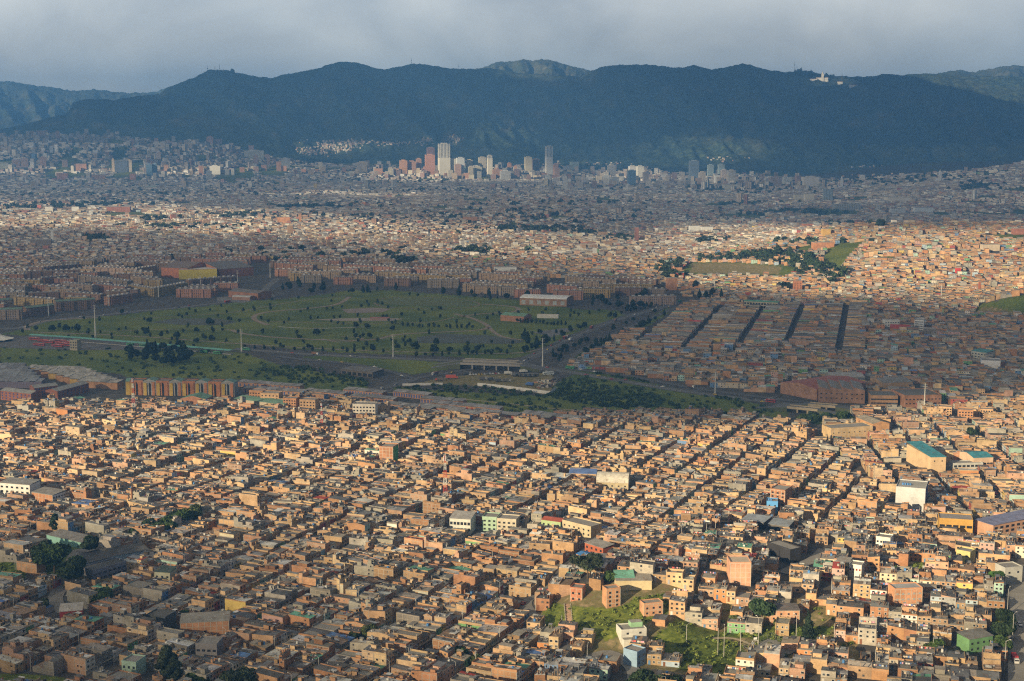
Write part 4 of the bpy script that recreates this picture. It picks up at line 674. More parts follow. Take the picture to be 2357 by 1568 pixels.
# --- the towers of the centre, under the mountains
GT = 'towers of the city centre'
TOW = [(1010, 1039, 332, 409, (0.56, 0.55, 0.5), 'tower_ribbed', 'broad cream-grey tower, tallest of the sunlit cluster, with vertical ribs', 18), (1256, 1274, 338, 406, (0.5, 0.5, 0.5), 'tower_ribbed', 'slender grey ribbed skyscraper standing apart on the right', 22),
 (979, 1003, 357, 406, (0.55, 0.27, 0.17), 'tower_wall', 'pink brick tower with sloping stepped flank', 14), (983, 1002, 341, 402, (0.22, 0.12, 0.10), 'tower_wall', 'dark brown tower rising behind the pink brick tower', 14), (920, 939, 370, 403, (0.6, 0.32, 0.17), 'tower_wall', 'leftmost orange brick slab of the sunlit cluster', 14), (938, 959, 372, 402, (0.5, 0.29, 0.19), 'tower_wall', 'browner slab making the shaded side of the leftmost orange slab', 14), (958, 971, 366, 400, (0.52, 0.3, 0.2), 'tower_wall', 'narrow brick tower left of the pink stepped tower', 14),  # second orange-side slab carries the first one's shaded side in its colour
 (1038, 1050, 366, 408, (0.55, 0.53, 0.45), 'tower_ribbed', 'narrow cream tower with pale crown beside the broad tower', 16), (1051, 1071, 364, 410, (0.5, 0.53, 0.56), 'tower_ribbed', 'pale blue-white tower behind a pinkish slab', 18), (1047, 1063, 379, 411, (0.5, 0.33, 0.26), 'tower_wall', 'pinkish slab in front of the pale blue-white tower', 16), (1073, 1089, 369, 408, (0.58, 0.5, 0.32), 'tower_wall', 'yellow-cream tower in the sunlit cluster', 14), (1078, 1090, 384, 410, (0.5, 0.46, 0.36), 'tower_wall', 'low beige block in front of the yellow-cream tower', 14), (1089, 1111, 384, 408, (0.52, 0.49, 0.38), 'tower_wall', 'wide beige slab with dark window bands', 14), (1102, 1121, 363, 406, (0.55, 0.5, 0.4), 'tower_wall', 'tall beige slab left of the cream twin', 16), (1122, 1135, 359, 410, (0.58, 0.56, 0.5), 'tower_ribbed', 'tall cream slab at the right end of the cluster', 20),
 (1134, 1154, 390, 413, (0.42, 0.24, 0.16), 'tower_wall', 'broad brown brick block right of the cluster', 14), (1152, 1177, 394, 415, (0.42, 0.43, 0.44), 'tower_wall', 'low grey stepped office block right of the cluster', 14), (1168, 1178, 376, 397, (0.6, 0.3, 0.14), 'tower_wall', 'slim orange slab behind the grey stepped office', 14), (1183, 1190, 383, 408, (0.6, 0.33, 0.18), 'tower_wall', 'thin orange and white slab between cluster and ribbed skyscraper', 14), (1208, 1226, 362, 404, (0.5, 0.46, 0.34), 'tower_ribbed', 'cream tower with dark stripes left of the brown slab', 18), (1226, 1243, 367, 402, (0.3, 0.2, 0.16), 'tower_wall', 'brown slab left of the slender ribbed skyscraper', 14), (1274, 1286, 378, 403, (0.55, 0.32, 0.22), 'tower_wall', 'low orange slab right of the slender ribbed skyscraper', 14),
 (1313, 1334, 373, 390, (0.42, 0.5, 0.46), 'tower_wall', 'pale green pair of slabs under the wooded slope', 14), (1399, 1418, 381, 418, (0.3, 0.29, 0.28), 'tower_glass', 'dark grey tower with pale bands', 14), (1445, 1465, 393, 428, (0.16, 0.25, 0.36), 'tower_glass', 'blue glass tower in front of the white twin slabs', 14), (1448, 1467, 383, 410, (0.6, 0.6, 0.58), 'tower_ribbed', 'left white twin slab behind the blue glass tower', 18), (1466, 1484, 383, 412, (0.6, 0.58, 0.5), 'tower_ribbed', 'right white twin slab with sunlit yellow side', 18), (1480, 1494, 397, 424, (0.3, 0.26, 0.24), 'tower_wall', 'brown tower right of the white twins', 14), (1388, 1404, 404, 424, (0.42, 0.44, 0.46), 'tower_wall', 'low grey office left of the blue glass tower', 14), (1405, 1426, 408, 428, (0.36, 0.38, 0.4), 'tower_wall', 'squat grey office in front of the dark grey tower', 14),
 (1587, 1610, 371, 420, (0.2, 0.24, 0.3), 'tower_glass', 'tall dark slate tower right of the centre', 10), (1629, 1644, 380, 408, (0.42, 0.52, 0.55), 'tower_wall', 'left of two pale blue-green slabs', 14), (1653, 1669, 379, 408, (0.42, 0.52, 0.55), 'tower_wall', 'right of two pale blue-green slabs', 14), (1609, 1625, 397, 428, (0.45, 0.4, 0.34), 'tower_wall', 'beige tower right of the slate tower', 14), (1660, 1676, 392, 419, (0.48, 0.4, 0.35), 'tower_wall', 'pinkish beige slab before the blue-green slabs', 14), (1675, 1695, 393, 426, (0.46, 0.43, 0.38), 'tower_glass', 'banded beige tower right of the blue-green slabs', 14), (1849, 1886, 408, 430, (0.42, 0.4, 0.38), 'tower_ribbed', 'broad grey group of four joined slabs at right', 8), (1772, 1801, 409, 430, (0.33, 0.25, 0.22), 'tower_wall', 'brown flats group left of the grey joined slabs', 10), (1803, 1825, 408, 423, (0.5, 0.52, 0.52), 'tower_wall', 'pale block between brown flats and grey slabs', 10),
 (822, 847, 374, 398, (0.38, 0.32, 0.24), 'tower_glass', 'tan box tower alone left of the cluster', 14), (866, 882, 378, 392, (0.35, 0.28, 0.24), 'tower_wall', 'small brown tower left of the cluster', 14), (862, 882, 388, 402, (0.58, 0.3, 0.17), 'tower_wall', 'low orange flats in front of the small brown tower', 14), (895, 919, 388, 404, (0.58, 0.3, 0.17), 'tower_wall', 'low orange flats just left of the sunlit cluster', 14),
 (258, 264, 367, 397, (0.5, 0.4, 0.28), 'tower_wall', 'narrow tan slab on the left of the dark broad block', 10), (264, 295, 370, 397, (0.13, 0.14, 0.17), 'tower_glass', 'dark broad office block at left', 10), (292, 304, 369, 396, (0.42, 0.36, 0.28), 'tower_wall', 'tan slab on the right of the dark broad block', 10), (337, 351, 379, 405, (0.12, 0.2, 0.3), 'tower_glass', 'left of two dark blue glass towers', 10), (351, 363, 377, 403, (0.14, 0.21, 0.3), 'tower_glass', 'right of two dark blue glass towers', 10), (377, 388, 379, 394, (0.58, 0.32, 0.18), 'tower_wall', 'sunlit orange tower right of the blue glass pair', 14), (482, 508, 382, 402, (0.6, 0.57, 0.5), 'tower_ribbed', 'white-columned tower top rising over a grey slab', 10), (474, 488, 394, 414, (0.38, 0.39, 0.4), 'tower_wall', 'grey slab left of the white-columned tower', 10), (561, 609, 347, 367, (0.36, 0.37, 0.34), 'tower_wall', 'wide grey-green slab on the left foothill', 10), (572, 585, 335, 352, (0.36, 0.24, 0.2), 'tower_wall', 'brown tower behind the wide grey-green slab', 10), (584, 595, 358, 380, (0.34, 0.22, 0.18), 'tower_wall', 'brown tower in front of the wide grey-green slab', 10), (610, 622, 357, 380, (0.35, 0.24, 0.2), 'tower_wall', 'second brown tower right of the grey-green slab', 10), (647, 668, 365, 387, (0.38, 0.39, 0.4), 'tower_wall', 'grey flats right of the left foothill', 10),
 (475, 492, 315, 336, (0.4, 0.25, 0.2), 'tower_wall', 'brick tower high on the left foothill', 10), (493, 512, 320, 335, (0.4, 0.25, 0.2), 'tower_wall', 'lower brick flats beside the high foothill tower', 10), (396, 408, 328, 343, (0.42, 0.36, 0.33), 'tower_wall', 'pale tower between foothill houses', 10), (63, 80, 302, 316, (0.34, 0.22, 0.18), 'tower_wall', 'left brick slab high on the wooded slope', 10), (84, 104, 301, 316, (0.34, 0.22, 0.18), 'tower_wall', 'right brick slab high on the wooded slope', 10), (128, 138, 303, 325, (0.33, 0.2, 0.17), 'tower_wall', 'slim brick tower on the far left slope', 10), (92, 107, 362, 386, (0.42, 0.26, 0.19), 'tower_wall', 'brick tower on the far left plain', 10), (48, 66, 365, 386, (0.4, 0.27, 0.22), 'tower_wall', 'wide brick flats on the far left plain', 10), (28, 46, 367, 383, (0.4, 0.27, 0.22), 'tower_wall', 'leftmost brick flats on the far plain', 10), (143, 156, 368, 385, (0.38, 0.27, 0.23), 'tower_wall', 'small brick tower left of the orange flats', 10), (174, 200, 377, 392, (0.55, 0.3, 0.2), 'tower_wall', 'sunlit orange flats at left', 10), (0, 20, 374, 388, (0.6, 0.55, 0.43), 'tower_wall', 'cream sunlit flats at the left edge', 10), (213, 227, 345, 361, (0.55, 0.56, 0.56), 'tower_wall', 'white block in the hazy left foothill', 10), (114, 123, 336, 352, (0.4, 0.42, 0.45), 'tower_wall', 'grey slab in the hazy left foothill', 10), (360, 371, 350, 370, (0.4, 0.33, 0.28), 'tower_wall', 'tan tower in the hazy left foothill', 10), (20, 40, 333, 345, (0.45, 0.47, 0.5), 'tower_wall', 'pale wide block in the hazy far left', 10), (130, 157, 399, 414, (0.45, 0.22, 0.15), 'tower_wall', 'orange-red office block on the left plain', 10), (210, 244, 402, 413, (0.5, 0.28, 0.15), 'tower_glass', 'banded orange office block on the left plain', 10), (298, 313, 400, 414, (0.5, 0.24, 0.14), 'tower_wall', 'orange tower block on the left plain', 10)]
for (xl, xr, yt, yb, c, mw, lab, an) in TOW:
    if xl > 1380 or xl < 900: c = tuple(min(0.7, v * 1.3) for v in c)  # wall colour lifted to offset the cloud shade over these towers
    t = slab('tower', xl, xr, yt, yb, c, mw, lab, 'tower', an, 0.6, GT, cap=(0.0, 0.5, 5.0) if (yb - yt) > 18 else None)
    if lab.startswith('pink brick tower'):
        m = MB()
        for k in range(6): m.box((-22 - k * 11, 14), (5.6, 13), 0, -10, 75 - k * 14, 'tower_wall', c); 
        m.build('stepped_flank', t)
mark('the broad cream-grey tower', *at(1024, 409)[:2]); mark('the slender ribbed skyscraper', *at(1265, 406)[:2]); mark('the blue glass tower', *at(1455, 428)[:2]); mark('the tall slate tower', *at(1598, 420)[:2]); mark('the dark broad office block', *at(280, 397)[:2]); mark('the yellow-cream tower', *at(1081, 408)[:2]); mark('the dark grey banded tower', *at(1408, 418)[:2]); mark('the leftmost orange slab', *at(930, 403)[:2])
MIDR = []; rm_ = random.Random(21)
for X0, X1, Y0, Y1, n, pal_ in ((865, 1000, 402, 408, 13, 0), (1000, 1320, 407, 415, 32, 0), (1330, 1560, 414, 426, 22, 1), (1560, 1830, 418, 432, 26, 1), (430, 860, 392, 404, 22, 0)):
    for k in range(n):
        X = X0 + (X1 - X0) * (k + rm_.random()) / n; yb = rm_.uniform(Y0, Y1); hh = rm_.uniform(7, 15) + (rm_.random() < 0.25) * 8; ww = rm_.uniform(7, 14)
        nm, c = rm_.choice((('orange', (0.56, 0.3, 0.17)), ('cream', (0.58, 0.53, 0.42)), ('white', (0.62, 0.62, 0.6)), ('tan', (0.5, 0.4, 0.28)), ('brown', (0.36, 0.23, 0.17))) if pal_ == 0 else (('grey', (0.45, 0.45, 0.46)), ('beige', (0.52, 0.47, 0.4)), ('white', (0.62, 0.63, 0.64)), ('brown', (0.38, 0.28, 0.24))))
        t = slab('apartment_block', X - ww / 2, X + ww / 2, yb - hh, yb, jit(rm_, c, 0.12), rm_.choice(('tower_wall', 'tower_wall', 'tower_glass', 'tower_ribbed')), None, 'apartment block', rm_.uniform(4, 20), rm_.uniform(0.4, 0.8), 'mid-rise blocks of the city centre'); MIDR.append((t, f"{nm} {'tall' if hh > 15 else 'squat' if hh < 10 else ''} mid-rise block of the far centre".replace('  ', ' '), t.location.x, t.location.y))
# the white church on the mountain, its neighbours and the chapel above the right slope
def mount(X, Y, w, h, d, name, label, cat, col=(0.75, 0.74, 0.7), tower=None):
    p = at(X, Y); root = empty(name, p, 0); m = MB(); m.box((0, d / 2), (w / 2, d / 2), 0, -25, h, 'paint', col); m.build('wall', root)
    m = MB(); shape_roof(m, 'ridge_x', -w / 2, w / 2, 0, d, h, 5, col, (0.35, 0.22, 0.16), 'paint'); m.build('roof', root)
    if tower: m = MB(); m.box((tower[0], 0), (tower[1], tower[1]), 0, -5, tower[2], 'paint', col); m.cyl(tower[0], 0, tower[2], tower[2] + tower[1] * 2.2, tower[1], 0.5, 'paint', col, 8); m.build('bell_tower', root)
    tag(root, label, cat); USED_LABELS.add(label)
mount(1893, 186, 95, 26, 30, 'church', 'white church with bell tower on the mountain crest', 'church', tower=(0, 9, 58))
mount(1873, 186, 60, 14, 20, 'house', 'white pilgrim house left of the crest church', 'house')
mount(1934, 194, 40, 20, 20, 'house', 'white cube house below the crest church', 'house'); mount(1965, 200, 70, 16, 20, 'house', 'white station house right of the crest church', 'house')
mount(1659, 178 + 0, 16, 6, 10, 'hut', 'tiny pale hut on the mountain flank', 'hut') if False else None
mount(2163, 420, 34, 22, 24, 'church', 'pale chapel with bell tower on the right slope', 'church', (0.55, 0.55, 0.56), tower=(0, 6, 48))
mount(1937, 434, 26, 12, 22, 'church', 'grey twin-spired church on the right plain', 'church', (0.5, 0.52, 0.55), tower=(0, 5, 50))
# ------------------------------------------------------------------ the brick houses
BRICKS = [((0.45, 0.26, 0.145), 'orange brick'), ((0.48, 0.325, 0.19), 'tan brick'), ((0.50, 0.355, 0.215), 'tan brick'), ((0.53, 0.395, 0.25), 'pale brick'), ((0.38, 0.205, 0.12), 'red brick'), ((0.46, 0.28, 0.165), 'orange brick'), ((0.47, 0.30, 0.215), 'pink brick'), ((0.40, 0.27, 0.17), 'brown brick'), ((0.33, 0.315, 0.285), 'grey block')]
PAINTS = [((0.66, 0.64, 0.6), 'white'), ((0.55, 0.49, 0.36), 'cream'), ((0.36, 0.52, 0.46), 'mint'), ((0.17, 0.34, 0.16), 'green'), ((0.15, 0.26, 0.46), 'blue'), ((0.38, 0.48, 0.58), 'pale blue'), ((0.56, 0.43, 0.14), 'yellow'), ((0.5, 0.23, 0.1), 'orange'), ((0.34, 0.09, 0.07), 'red'), ((0.52, 0.34, 0.3), 'pink'), ((0.36, 0.35, 0.34), 'grey'), ((0.45, 0.4, 0.32), 'beige'), ((0.6, 0.57, 0.5), 'off-white')]
ROOFS = [((0.165, 0.172, 0.182), 'grey'), ((0.255, 0.263, 0.275), 'grey'), ((0.088, 0.092, 0.1), 'dark'), ((0.44, 0.45, 0.46), 'pale'), ((0.13, 0.135, 0.145), 'dark'), ((0.24, 0.17, 0.12), 'rusty'), ((0.11, 0.11, 0.112), 'dark'), ((0.31, 0.28, 0.24), 'brownish')]
ODD_ROOFS = [((0.10, 0.19, 0.42), 'blue'), ((0.36, 0.06, 0.05), 'red'), ((0.13, 0.34, 0.26), 'green'), ((0.6, 0.6, 0.58), 'white')]
TANKS = [((0.08, 0.22, 0.5), 'blue'), ((0.04, 0.04, 0.045), 'black'), ((0.62, 0.62, 0.6), 'white'), ((0.34, 0.33, 0.31), 'grey')]
CLOTH = [(0.7, 0.7, 0.7), (0.5, 0.1, 0.1), (0.1, 0.2, 0.5), (0.6, 0.5, 0.4), (0.05, 0.05, 0.06), (0.6, 0.3, 0.4)]
GLASS, FRAME, CONC = (0.03, 0.033, 0.04), (0.6, 0.6, 0.58), (0.36, 0.32, 0.27)
STOREYS = ['', 'one-storey', 'two-storey', 'three-storey', 'four-storey', 'five-storey']
def jit(r, c, a=0.1):
    k = 1 + r.uniform(-a, a); return (c[0] * k * (1 + r.uniform(-0.03, 0.03)), c[1] * k, c[2] * k * (1 + r.uniform(-0.05, 0.05)))
GL = [(0.025, 0.028, 0.034)] * 5 + [(0.07, 0.08, 0.09)] * 2 + [(0.22, 0.21, 0.2), (0.13, 0.12, 0.11)]
def gen_house(r, w, d, fs, det, front=0.5, tall=0.0, base=0):
    """boxes of one house in its own axes: x along the street, y across it, the street front on the side fs"""
    out = []
    def E(part, cx, cyy, hx, hy, zb, zt, m, col, top=None, topm=None): out.append((part, cx, cyy, hx, hy, zb, zt, m, col, top, topm))
    bcol, bname = BRICKS[min(int(r.random() ** 1.15 * len(BRICKS)), 8)] if r.random() < 0.92 else BRICKS[8]
    bcol = jit(r, bcol, 0.13); kk = r.choice((1, 1, 1, 0.72, 0.86, 1.1)); bcol = (bcol[0] * kk, bcol[1] * kk * 0.98, bcol[2] * kk * 0.95); hx = w / 2 - 0.02
    n = r.choices((1, 2, 3, 4), (0.30 - tall * 0.15, 0.56 - tall * 0.2, 0.13 + tall * 0.25, max(0.0, 0.01 + tall * 0.1)))[0]
    if base and r.random() < 0.35: n = base
    painted = r.random() < front; pc, pname = r.choice(PAINTS) if painted else (bcol, bname)
    FH = r.uniform(2.2, 2.55)
    # the depth of the lot in sections of unequal height
    secs = []; f1 = r.uniform(0.45, 0.8) if r.random() < 0.5 else 1.0; secs.append((0, f1, n)); gap = r.choice((0, 0, 0, 0.1)); n2 = max(1, n + r.choice((-1, -1, 0, 0, 0, 0, 1)))
    if f1 < 0.86:
        if r.random() < 0.3: fm = (f1 + gap + 1) / 2; secs += [(f1 + gap, fm, n2), (fm, 1, max(1, n2 + r.choice((-1, 1))))]
        else: secs.append((f1 + gap, 1, n2))
    ny = lambda t: fs * (d / 2 - t * d)
    info = dict(n=n, brick=bname, paint=pname if painted else None, tank=None, roof=None, room=False, cloth=False)
    for k, (a, b, ns) in enumerate(secs):
        cyy = (ny(a) + ny(b)) / 2; hy = (b - a) * d / 2 - 0.01; H = ns * FH + (0.15 if ns > 1 else 0.3); wc = bcol if k == 0 else jit(r, bcol, 0.1)
        if k and r.random() < 0.25: wc = jit(r, r.choice(BRICKS)[0], 0.1)
        kind = r.choices(('sheet', 'slab', 'ridge'), (0.62, 0.28, 0.10))[0]
        rcol, rname = r.choice(ROOFS) if r.random() < 0.95 else r.choice(ODD_ROOFS); rcol = jit(r, rcol, 0.15)
        if k == 0: info['roof'] = (rname, kind)
        if kind == 'slab':
            E('wall', 0, cyy, hx, hy, -3.0, H, 'brick', wc)
            sl = jit(r, (0.23, 0.22, 0.2), 0.25); E('roof', 0, cyy, hx + 0.04, hy + 0.02, H, H + 0.14, 'concrete', CONC, sl)
            ph = r.choice((0.35, 0.6, 0.95)); z0 = H + 0.14
            if det:
                for sx in (-1, 1):
                    if r.random() < 0.85: E('parapet', sx * (hx - 0.08), cyy, 0.08, hy, z0, z0 + ph, 'brick', wc)
                for sy in (-1, 1):
                    if r.random() < 0.75: E('parapet', 0, cyy + sy * (hy - 0.1), hx - 0.17, 0.08, z0, z0 + ph, 'brick', wc)
                if r.random() < 0.35:                                # columns waiting for the next storey
                    for sx in (-1, 1):
                        for sy in (-1, 1): E('column', sx * (hx - 0.3), cyy + sy * (hy - 0.35), 0.13, 0.13, z0, z0 + r.uniform(1.0, 1.6), 'concrete', CONC)
            if hy > 2.2 and r.random() < 0.28:
                info['room'] = info['room'] or k == 0; rx = r.uniform(-0.3, 0.3) * hx; ry = r.uniform(-0.3, 0.3) * hy; rw = hx * r.uniform(0.35, 0.65); rd = hy * r.uniform(0.3, 0.55); rh = r.uniform(1.9, 2.4)
                E('wall', rx, cyy + ry, rw, rd, z0, z0 + rh, 'brick', jit(r, bcol, 0.15)); E('roof', rx, cyy + ry, rw + 0.25, rd + 0.25, (z0 + rh, z0 + rh, z0 + rh + 0.3, z0 + rh + 0.3), (z0 + rh + 0.08, z0 + rh + 0.08, z0 + rh + 0.38, z0 + rh + 0.38), 'roof_sheet', jit(r, r.choice(ROOFS)[0], 0.15))
            top = z0
        else:
            rise = r.uniform(0.25, 1.0) * (1 if kind == 'sheet' else 1.3); s = r.choice((-1, 1)); al = r.random() < 0.6
            if kind == 'sheet':
                q = (0, 0, rise, rise) if (al and s > 0) else (rise, rise, 0, 0) if al else (0, rise, rise, 0) if s > 0 else (rise, 0, 0, rise)
                E('wall', 0, cyy, hx, hy, -3.0, tuple(H + v for v in q), 'brick', wc)
                ns_ = r.choice((1, 2, 3, 4)) if det else r.choice((1, 2)); e = 0.22 if r.random() < 0.5 else -0.16
                for i in range(ns_):                                  # strips of old and new sheet
                    if al: x0 = -hx + 2 * hx * i / ns_; x1 = -hx + 2 * hx * (i + 1) / ns_; y0, y1 = -hy - e, hy + e
                    else: y0 = -hy + 2 * hy * i / ns_; y1 = -hy + 2 * hy * (i + 1) / ns_; x0, x1 = -hx - 0.02, hx + 0.02
                    def zz(x, y): return H + 0.03 + (rise * (0.5 + 0.5 * s * y / hy) if al else rise * (0.5 + 0.5 * s * x / hx))
                    lift = 0.02 * (i % 2); zc = tuple(zz(*p) + lift for p in ((x0, y0), (x1, y0), (x1, y1), (x0, y1)))
                    E('roof', (x0 + x1) / 2, cyy + (y0 + y1) / 2, (x1 - x0) / 2, (y1 - y0) / 2, zc, tuple(v + 0.09 for v in zc), 'roof_sheet', jit(r, rcol, 0.35 if ns_ > 1 else 0.1) if r.random() < 0.8 else jit(r, r.choice(ROOFS)[0], 0.2))
                if det and r.random() < 0.75:
                    pr = r.uniform(0.2, 0.55)
                    for sx in (-1, 1):
                        if r.random() < 0.7:
                            qq = [H + (v if al else (rise if s * sx > 0 else 0)) for v in q]; E('parapet', sx * (hx - 0.07), cyy, 0.085, hy - 0.02, H - 0.2, tuple(v + 0.12 + pr for v in qq), 'brick', jit(r, wc, 0.06))
            else:                                                      # low ridged roof, two slopes
                E('wall', 0, cyy, hx, hy, -3.0, H, 'brick', wc)
                for sy in (-1, 1):
                    zc = (H, H, H + rise, H + rise) if sy < 0 else (H + rise, H + rise, H, H)
                    E('roof', 0, cyy + sy * hy / 2, hx + 0.1, hy / 2 + (0.0 if hy < 1 else 0.0), H - 0.02, tuple(v + 0.05 for v in zc), 'roof_sheet', wc, rcol, 'roof_sheet')
            if det and r.random() < 0.75:
                for _ in range(r.randint(2, 7)): s2 = r.uniform(0.12, 0.35); E('clutter', r.uniform(-0.8, 0.8) * hx, cyy + r.uniform(-0.7, 0.7) * hy, s2, s2, H + 0.1, H + 0.2 + rise + s2 * 0.5, 'concrete', jit(r, r.choice(((0.1, 0.09, 0.08), (0.3, 0.2, 0.14), (0.4, 0.4, 0.4))), 0.3))
            top = H + rise * 0.6
        if det:                                                        # odd sheets, lean-tos and covered drying terraces laid over the roof
            for _ in range(r.choice((0, 1, 2, 3))):
                sx_, sy_ = min(r.uniform(0.5, 1.5), hx * 0.8), min(r.uniform(0.6, 2.0), hy * 0.7); cx_ = r.uniform(-1, 1) * (hx - sx_); c2 = cyy + r.uniform(-1, 1) * (hy - sy_); hq = H + (rise if kind != 'slab' else 0) + (r.uniform(0.08, 0.3) if r.random() < 0.6 else r.uniform(1.5, 2.1)); dz = r.uniform(-0.25, 0.25)
                E('roof', cx_, c2, sx_, sy_, (hq, hq, hq + dz, hq + dz), (hq + 0.06, hq + 0.06, hq + dz + 0.06, hq + dz + 0.06), 'roof_sheet', jit(r, r.choice(ROOFS + ODD_ROOFS[3:])[0], 0.3))
                if hq > H + 1.4:
                    for s3 in (-1, 1): E('wall', cx_ + s3 * (sx_ - 0.1), c2, 0.06, sy_ * 0.8, H, hq - 0.3, 'brick', wc)
        if det and hy > 1.5 and r.random() < 0.28:
            tc_, tn = r.choice(TANKS); info['tank'] = info['tank'] or tn; E('water_tank', r.uniform(-0.6, 0.6) * hx, cyy + r.uniform(-0.5, 0.5) * hy, 0.55, 0.55, top - 0.3, top + r.uniform(0.9, 1.4), 'paint', tc_)
        if det and kind == 'slab' and r.random() < 0.35:
            info['cloth'] = True; yy = cyy + r.uniform(-0.4, 0.4) * hy; x = -hx * 0.8
            while x < hx * 0.7: cw = r.uniform(0.2, 0.5); E('washing', x + cw, yy, cw, 0.03, top + 0.5 + r.uniform(0, 0.3), top + 1.45, 'paint', jit(r, r.choice(CLOTH), 0.2)); x += 2 * cw + r.uniform(0.05, 0.3)
        # floor slabs and columns showing in the party walls
        if det and r.random() < 0.6:
            cc = jit(r, CONC, 0.15)
            for i in range(1, ns + 1):
                for sx in (-1, 1): E('beam', sx * (hx + 0.0), cyy, 0.02, hy, i * FH - 0.22, i * FH, 'concrete', cc)
            for i in range(int(hy * 2 / 3.2) + 1):
                for sx in (-1, 1): E('beam', sx * hx, cyy - hy + 0.2 + i * (2 * hy - 0.4) / max(1, int(hy * 2 / 3.2)), 0.028, 0.14, 0, ns * FH, 'concrete', cc)
        if det and r.random() < 0.5:                                   # a small window or two in the blank party wall
            for i in range(ns):
                for _ in range(r.choice((0, 1, 1, 2))):
                    yy = cyy + r.uniform(-0.75, 0.75) * hy
                    for sx in (-1, 1): E('window', sx * (hx + 0.01), yy, 0.035, r.uniform(0.35, 0.6), i * FH + 1.1, i * FH + r.uniform(1.7, 2.1), 'glass', r.choice(GL))
        elif r.random() < 0.09:
            pc2 = jit(r, r.choice(PAINTS)[0], 0.1)
            for sx in (-1, 1): E('render_coat', sx * (hx + 0.01), cyy, 0.03, hy - 0.02, -1, H - 0.1, 'paint', pc2)
        if k == 0:                                                     # street front
            yf = fs * d / 2
            if painted: E('facade', 0, yf - fs * 0.0, hx, 0.05, -2, H - 0.05, 'paint', jit(r, pc, 0.08))
            if ns > 1 and r.random() < 0.55: E('balcony', 0, yf + fs * 0.3, hx - 0.05, 0.3, FH - 0.1, FH + 0.12, 'concrete', jit(r, CONC, 0.2))
            wn = 2 if w < 6.6 else 3; wh = r.uniform(0.45, 0.62)
            for i in range(ns):
                for j in range(wn):
                    x = -hx + (j + 0.5) * 2 * hx / wn
                    if i == 0 and j == 0: E('door', x, yf, 0.55, 0.09, -0.5, 2.1, 'paint', jit(r, r.choice(((0.3, 0.3, 0.32), (0.2, 0.09, 0.05), (0.5, 0.5, 0.5), (0.1, 0.2, 0.35))), 0.2)); continue
                    if r.random() < 0.14: continue
                    x += r.uniform(-0.2, 0.2); wh = r.uniform(0.4, 0.7)
                    if det > 1: E('frame', x, yf, wh + 0.1, 0.075, i * FH + 0.85, i * FH + 2.1, 'paint', FRAME)
                    E('window', x, yf, wh, 0.095, i * FH + 0.95, i * FH + 2.0, 'glass', r.choice(GL))
        elif k == len(secs) - 1 and det and r.random() < 0.5:
            for i in range(ns): E('window', r.uniform(-0.4, 0.4) * hx, ny(1), 0.5, 0.03, i * FH + 1.0, i * FH + 2.0, 'glass', r.choice(GL))
    return out, info
def lay(mb, out, x, y, z, ang):
    c, s = math.cos(ang), math.sin(ang)
    for (part, cx, cyy, hx, hy, zb, zt, m, col, top, topm) in out:
        zb = tuple(v + z for v in zb) if isinstance(zb, tuple) else zb + z; zt = tuple(v + z for v in zt) if isinstance(zt, tuple) else zt + z
        mb.box((x + cx * c - cyy * s, y + cx * s + cyy * c), (hx, hy), ang, zb, zt, m, col, top, topm)
NEAR_TOP = [(-400, 940), (0, 936), (290, 928), (540, 926), (560, 908), (830, 912), (900, 940), (1060, 945), (1180, 964), (1345, 952), (1560, 946), (1700, 958), (1830, 975), (1960, 975), (1985, 938), (3300, 926)]
KEEP_OFF = GRASS[:17] + GRASS[18:] + [
    DIRT[1], [(1712, 1492), (1775, 1470), (1842, 1497), (1790, 1520)],
    [(0, 845), (60, 840), (280, 860), (300, 925), (140, 925), (0, 930)], [(280, 862), (560, 868), (560, 918), (280, 918)], [(545, 872), (700, 885), (700, 905), (560, 905)],
    [(840, 905), (900, 900), (1060, 930), (1290, 958), (1290, 975), (1130, 968), (990, 955), (840, 930)], [(-300, 770), (0, 755), (0, 930), (-300, 930)]]
APART = [[(-300, 600), (0, 640), (200, 605), (560, 590), (620, 640), (560, 700), (430, 690), (300, 720), (120, 737), (0, 752), (-300, 780)], [(630, 600), (900, 605), (1100, 635), (1300, 640), (1560, 660), (1580, 690), (1500, 702), (1200, 690), (1000, 672), (800, 662), (640, 655)]]
def road_clear(x, y, extra=0.0):
    ok = np.ones(x.shape, bool)
    for g, w in ROADS:
        if g[:, 1].min() > y.max() + 60 or g[:, 1].max() < y.min() - 60: continue
        for i in range(0, len(g)): ok &= (x - g[i, 0]) ** 2 + (y - g[i, 1]) ** 2 > (w / 2 + 4.5 + extra) ** 2
    return ok
def free(x, y, r=6.0):
    z = land(x, y); X, Y = P(x, y, z); ok = np.ones(x.shape, bool)
    for p in KEEP_OFF: ok &= ~inpoly(X, Y, p)
    for (a, b, c) in TAKEN: ok &= (x - a) ** 2 + (y - b) ** 2 > (c + r * 0.75) ** 2
    return ok & road_clear(x, y), X, Y
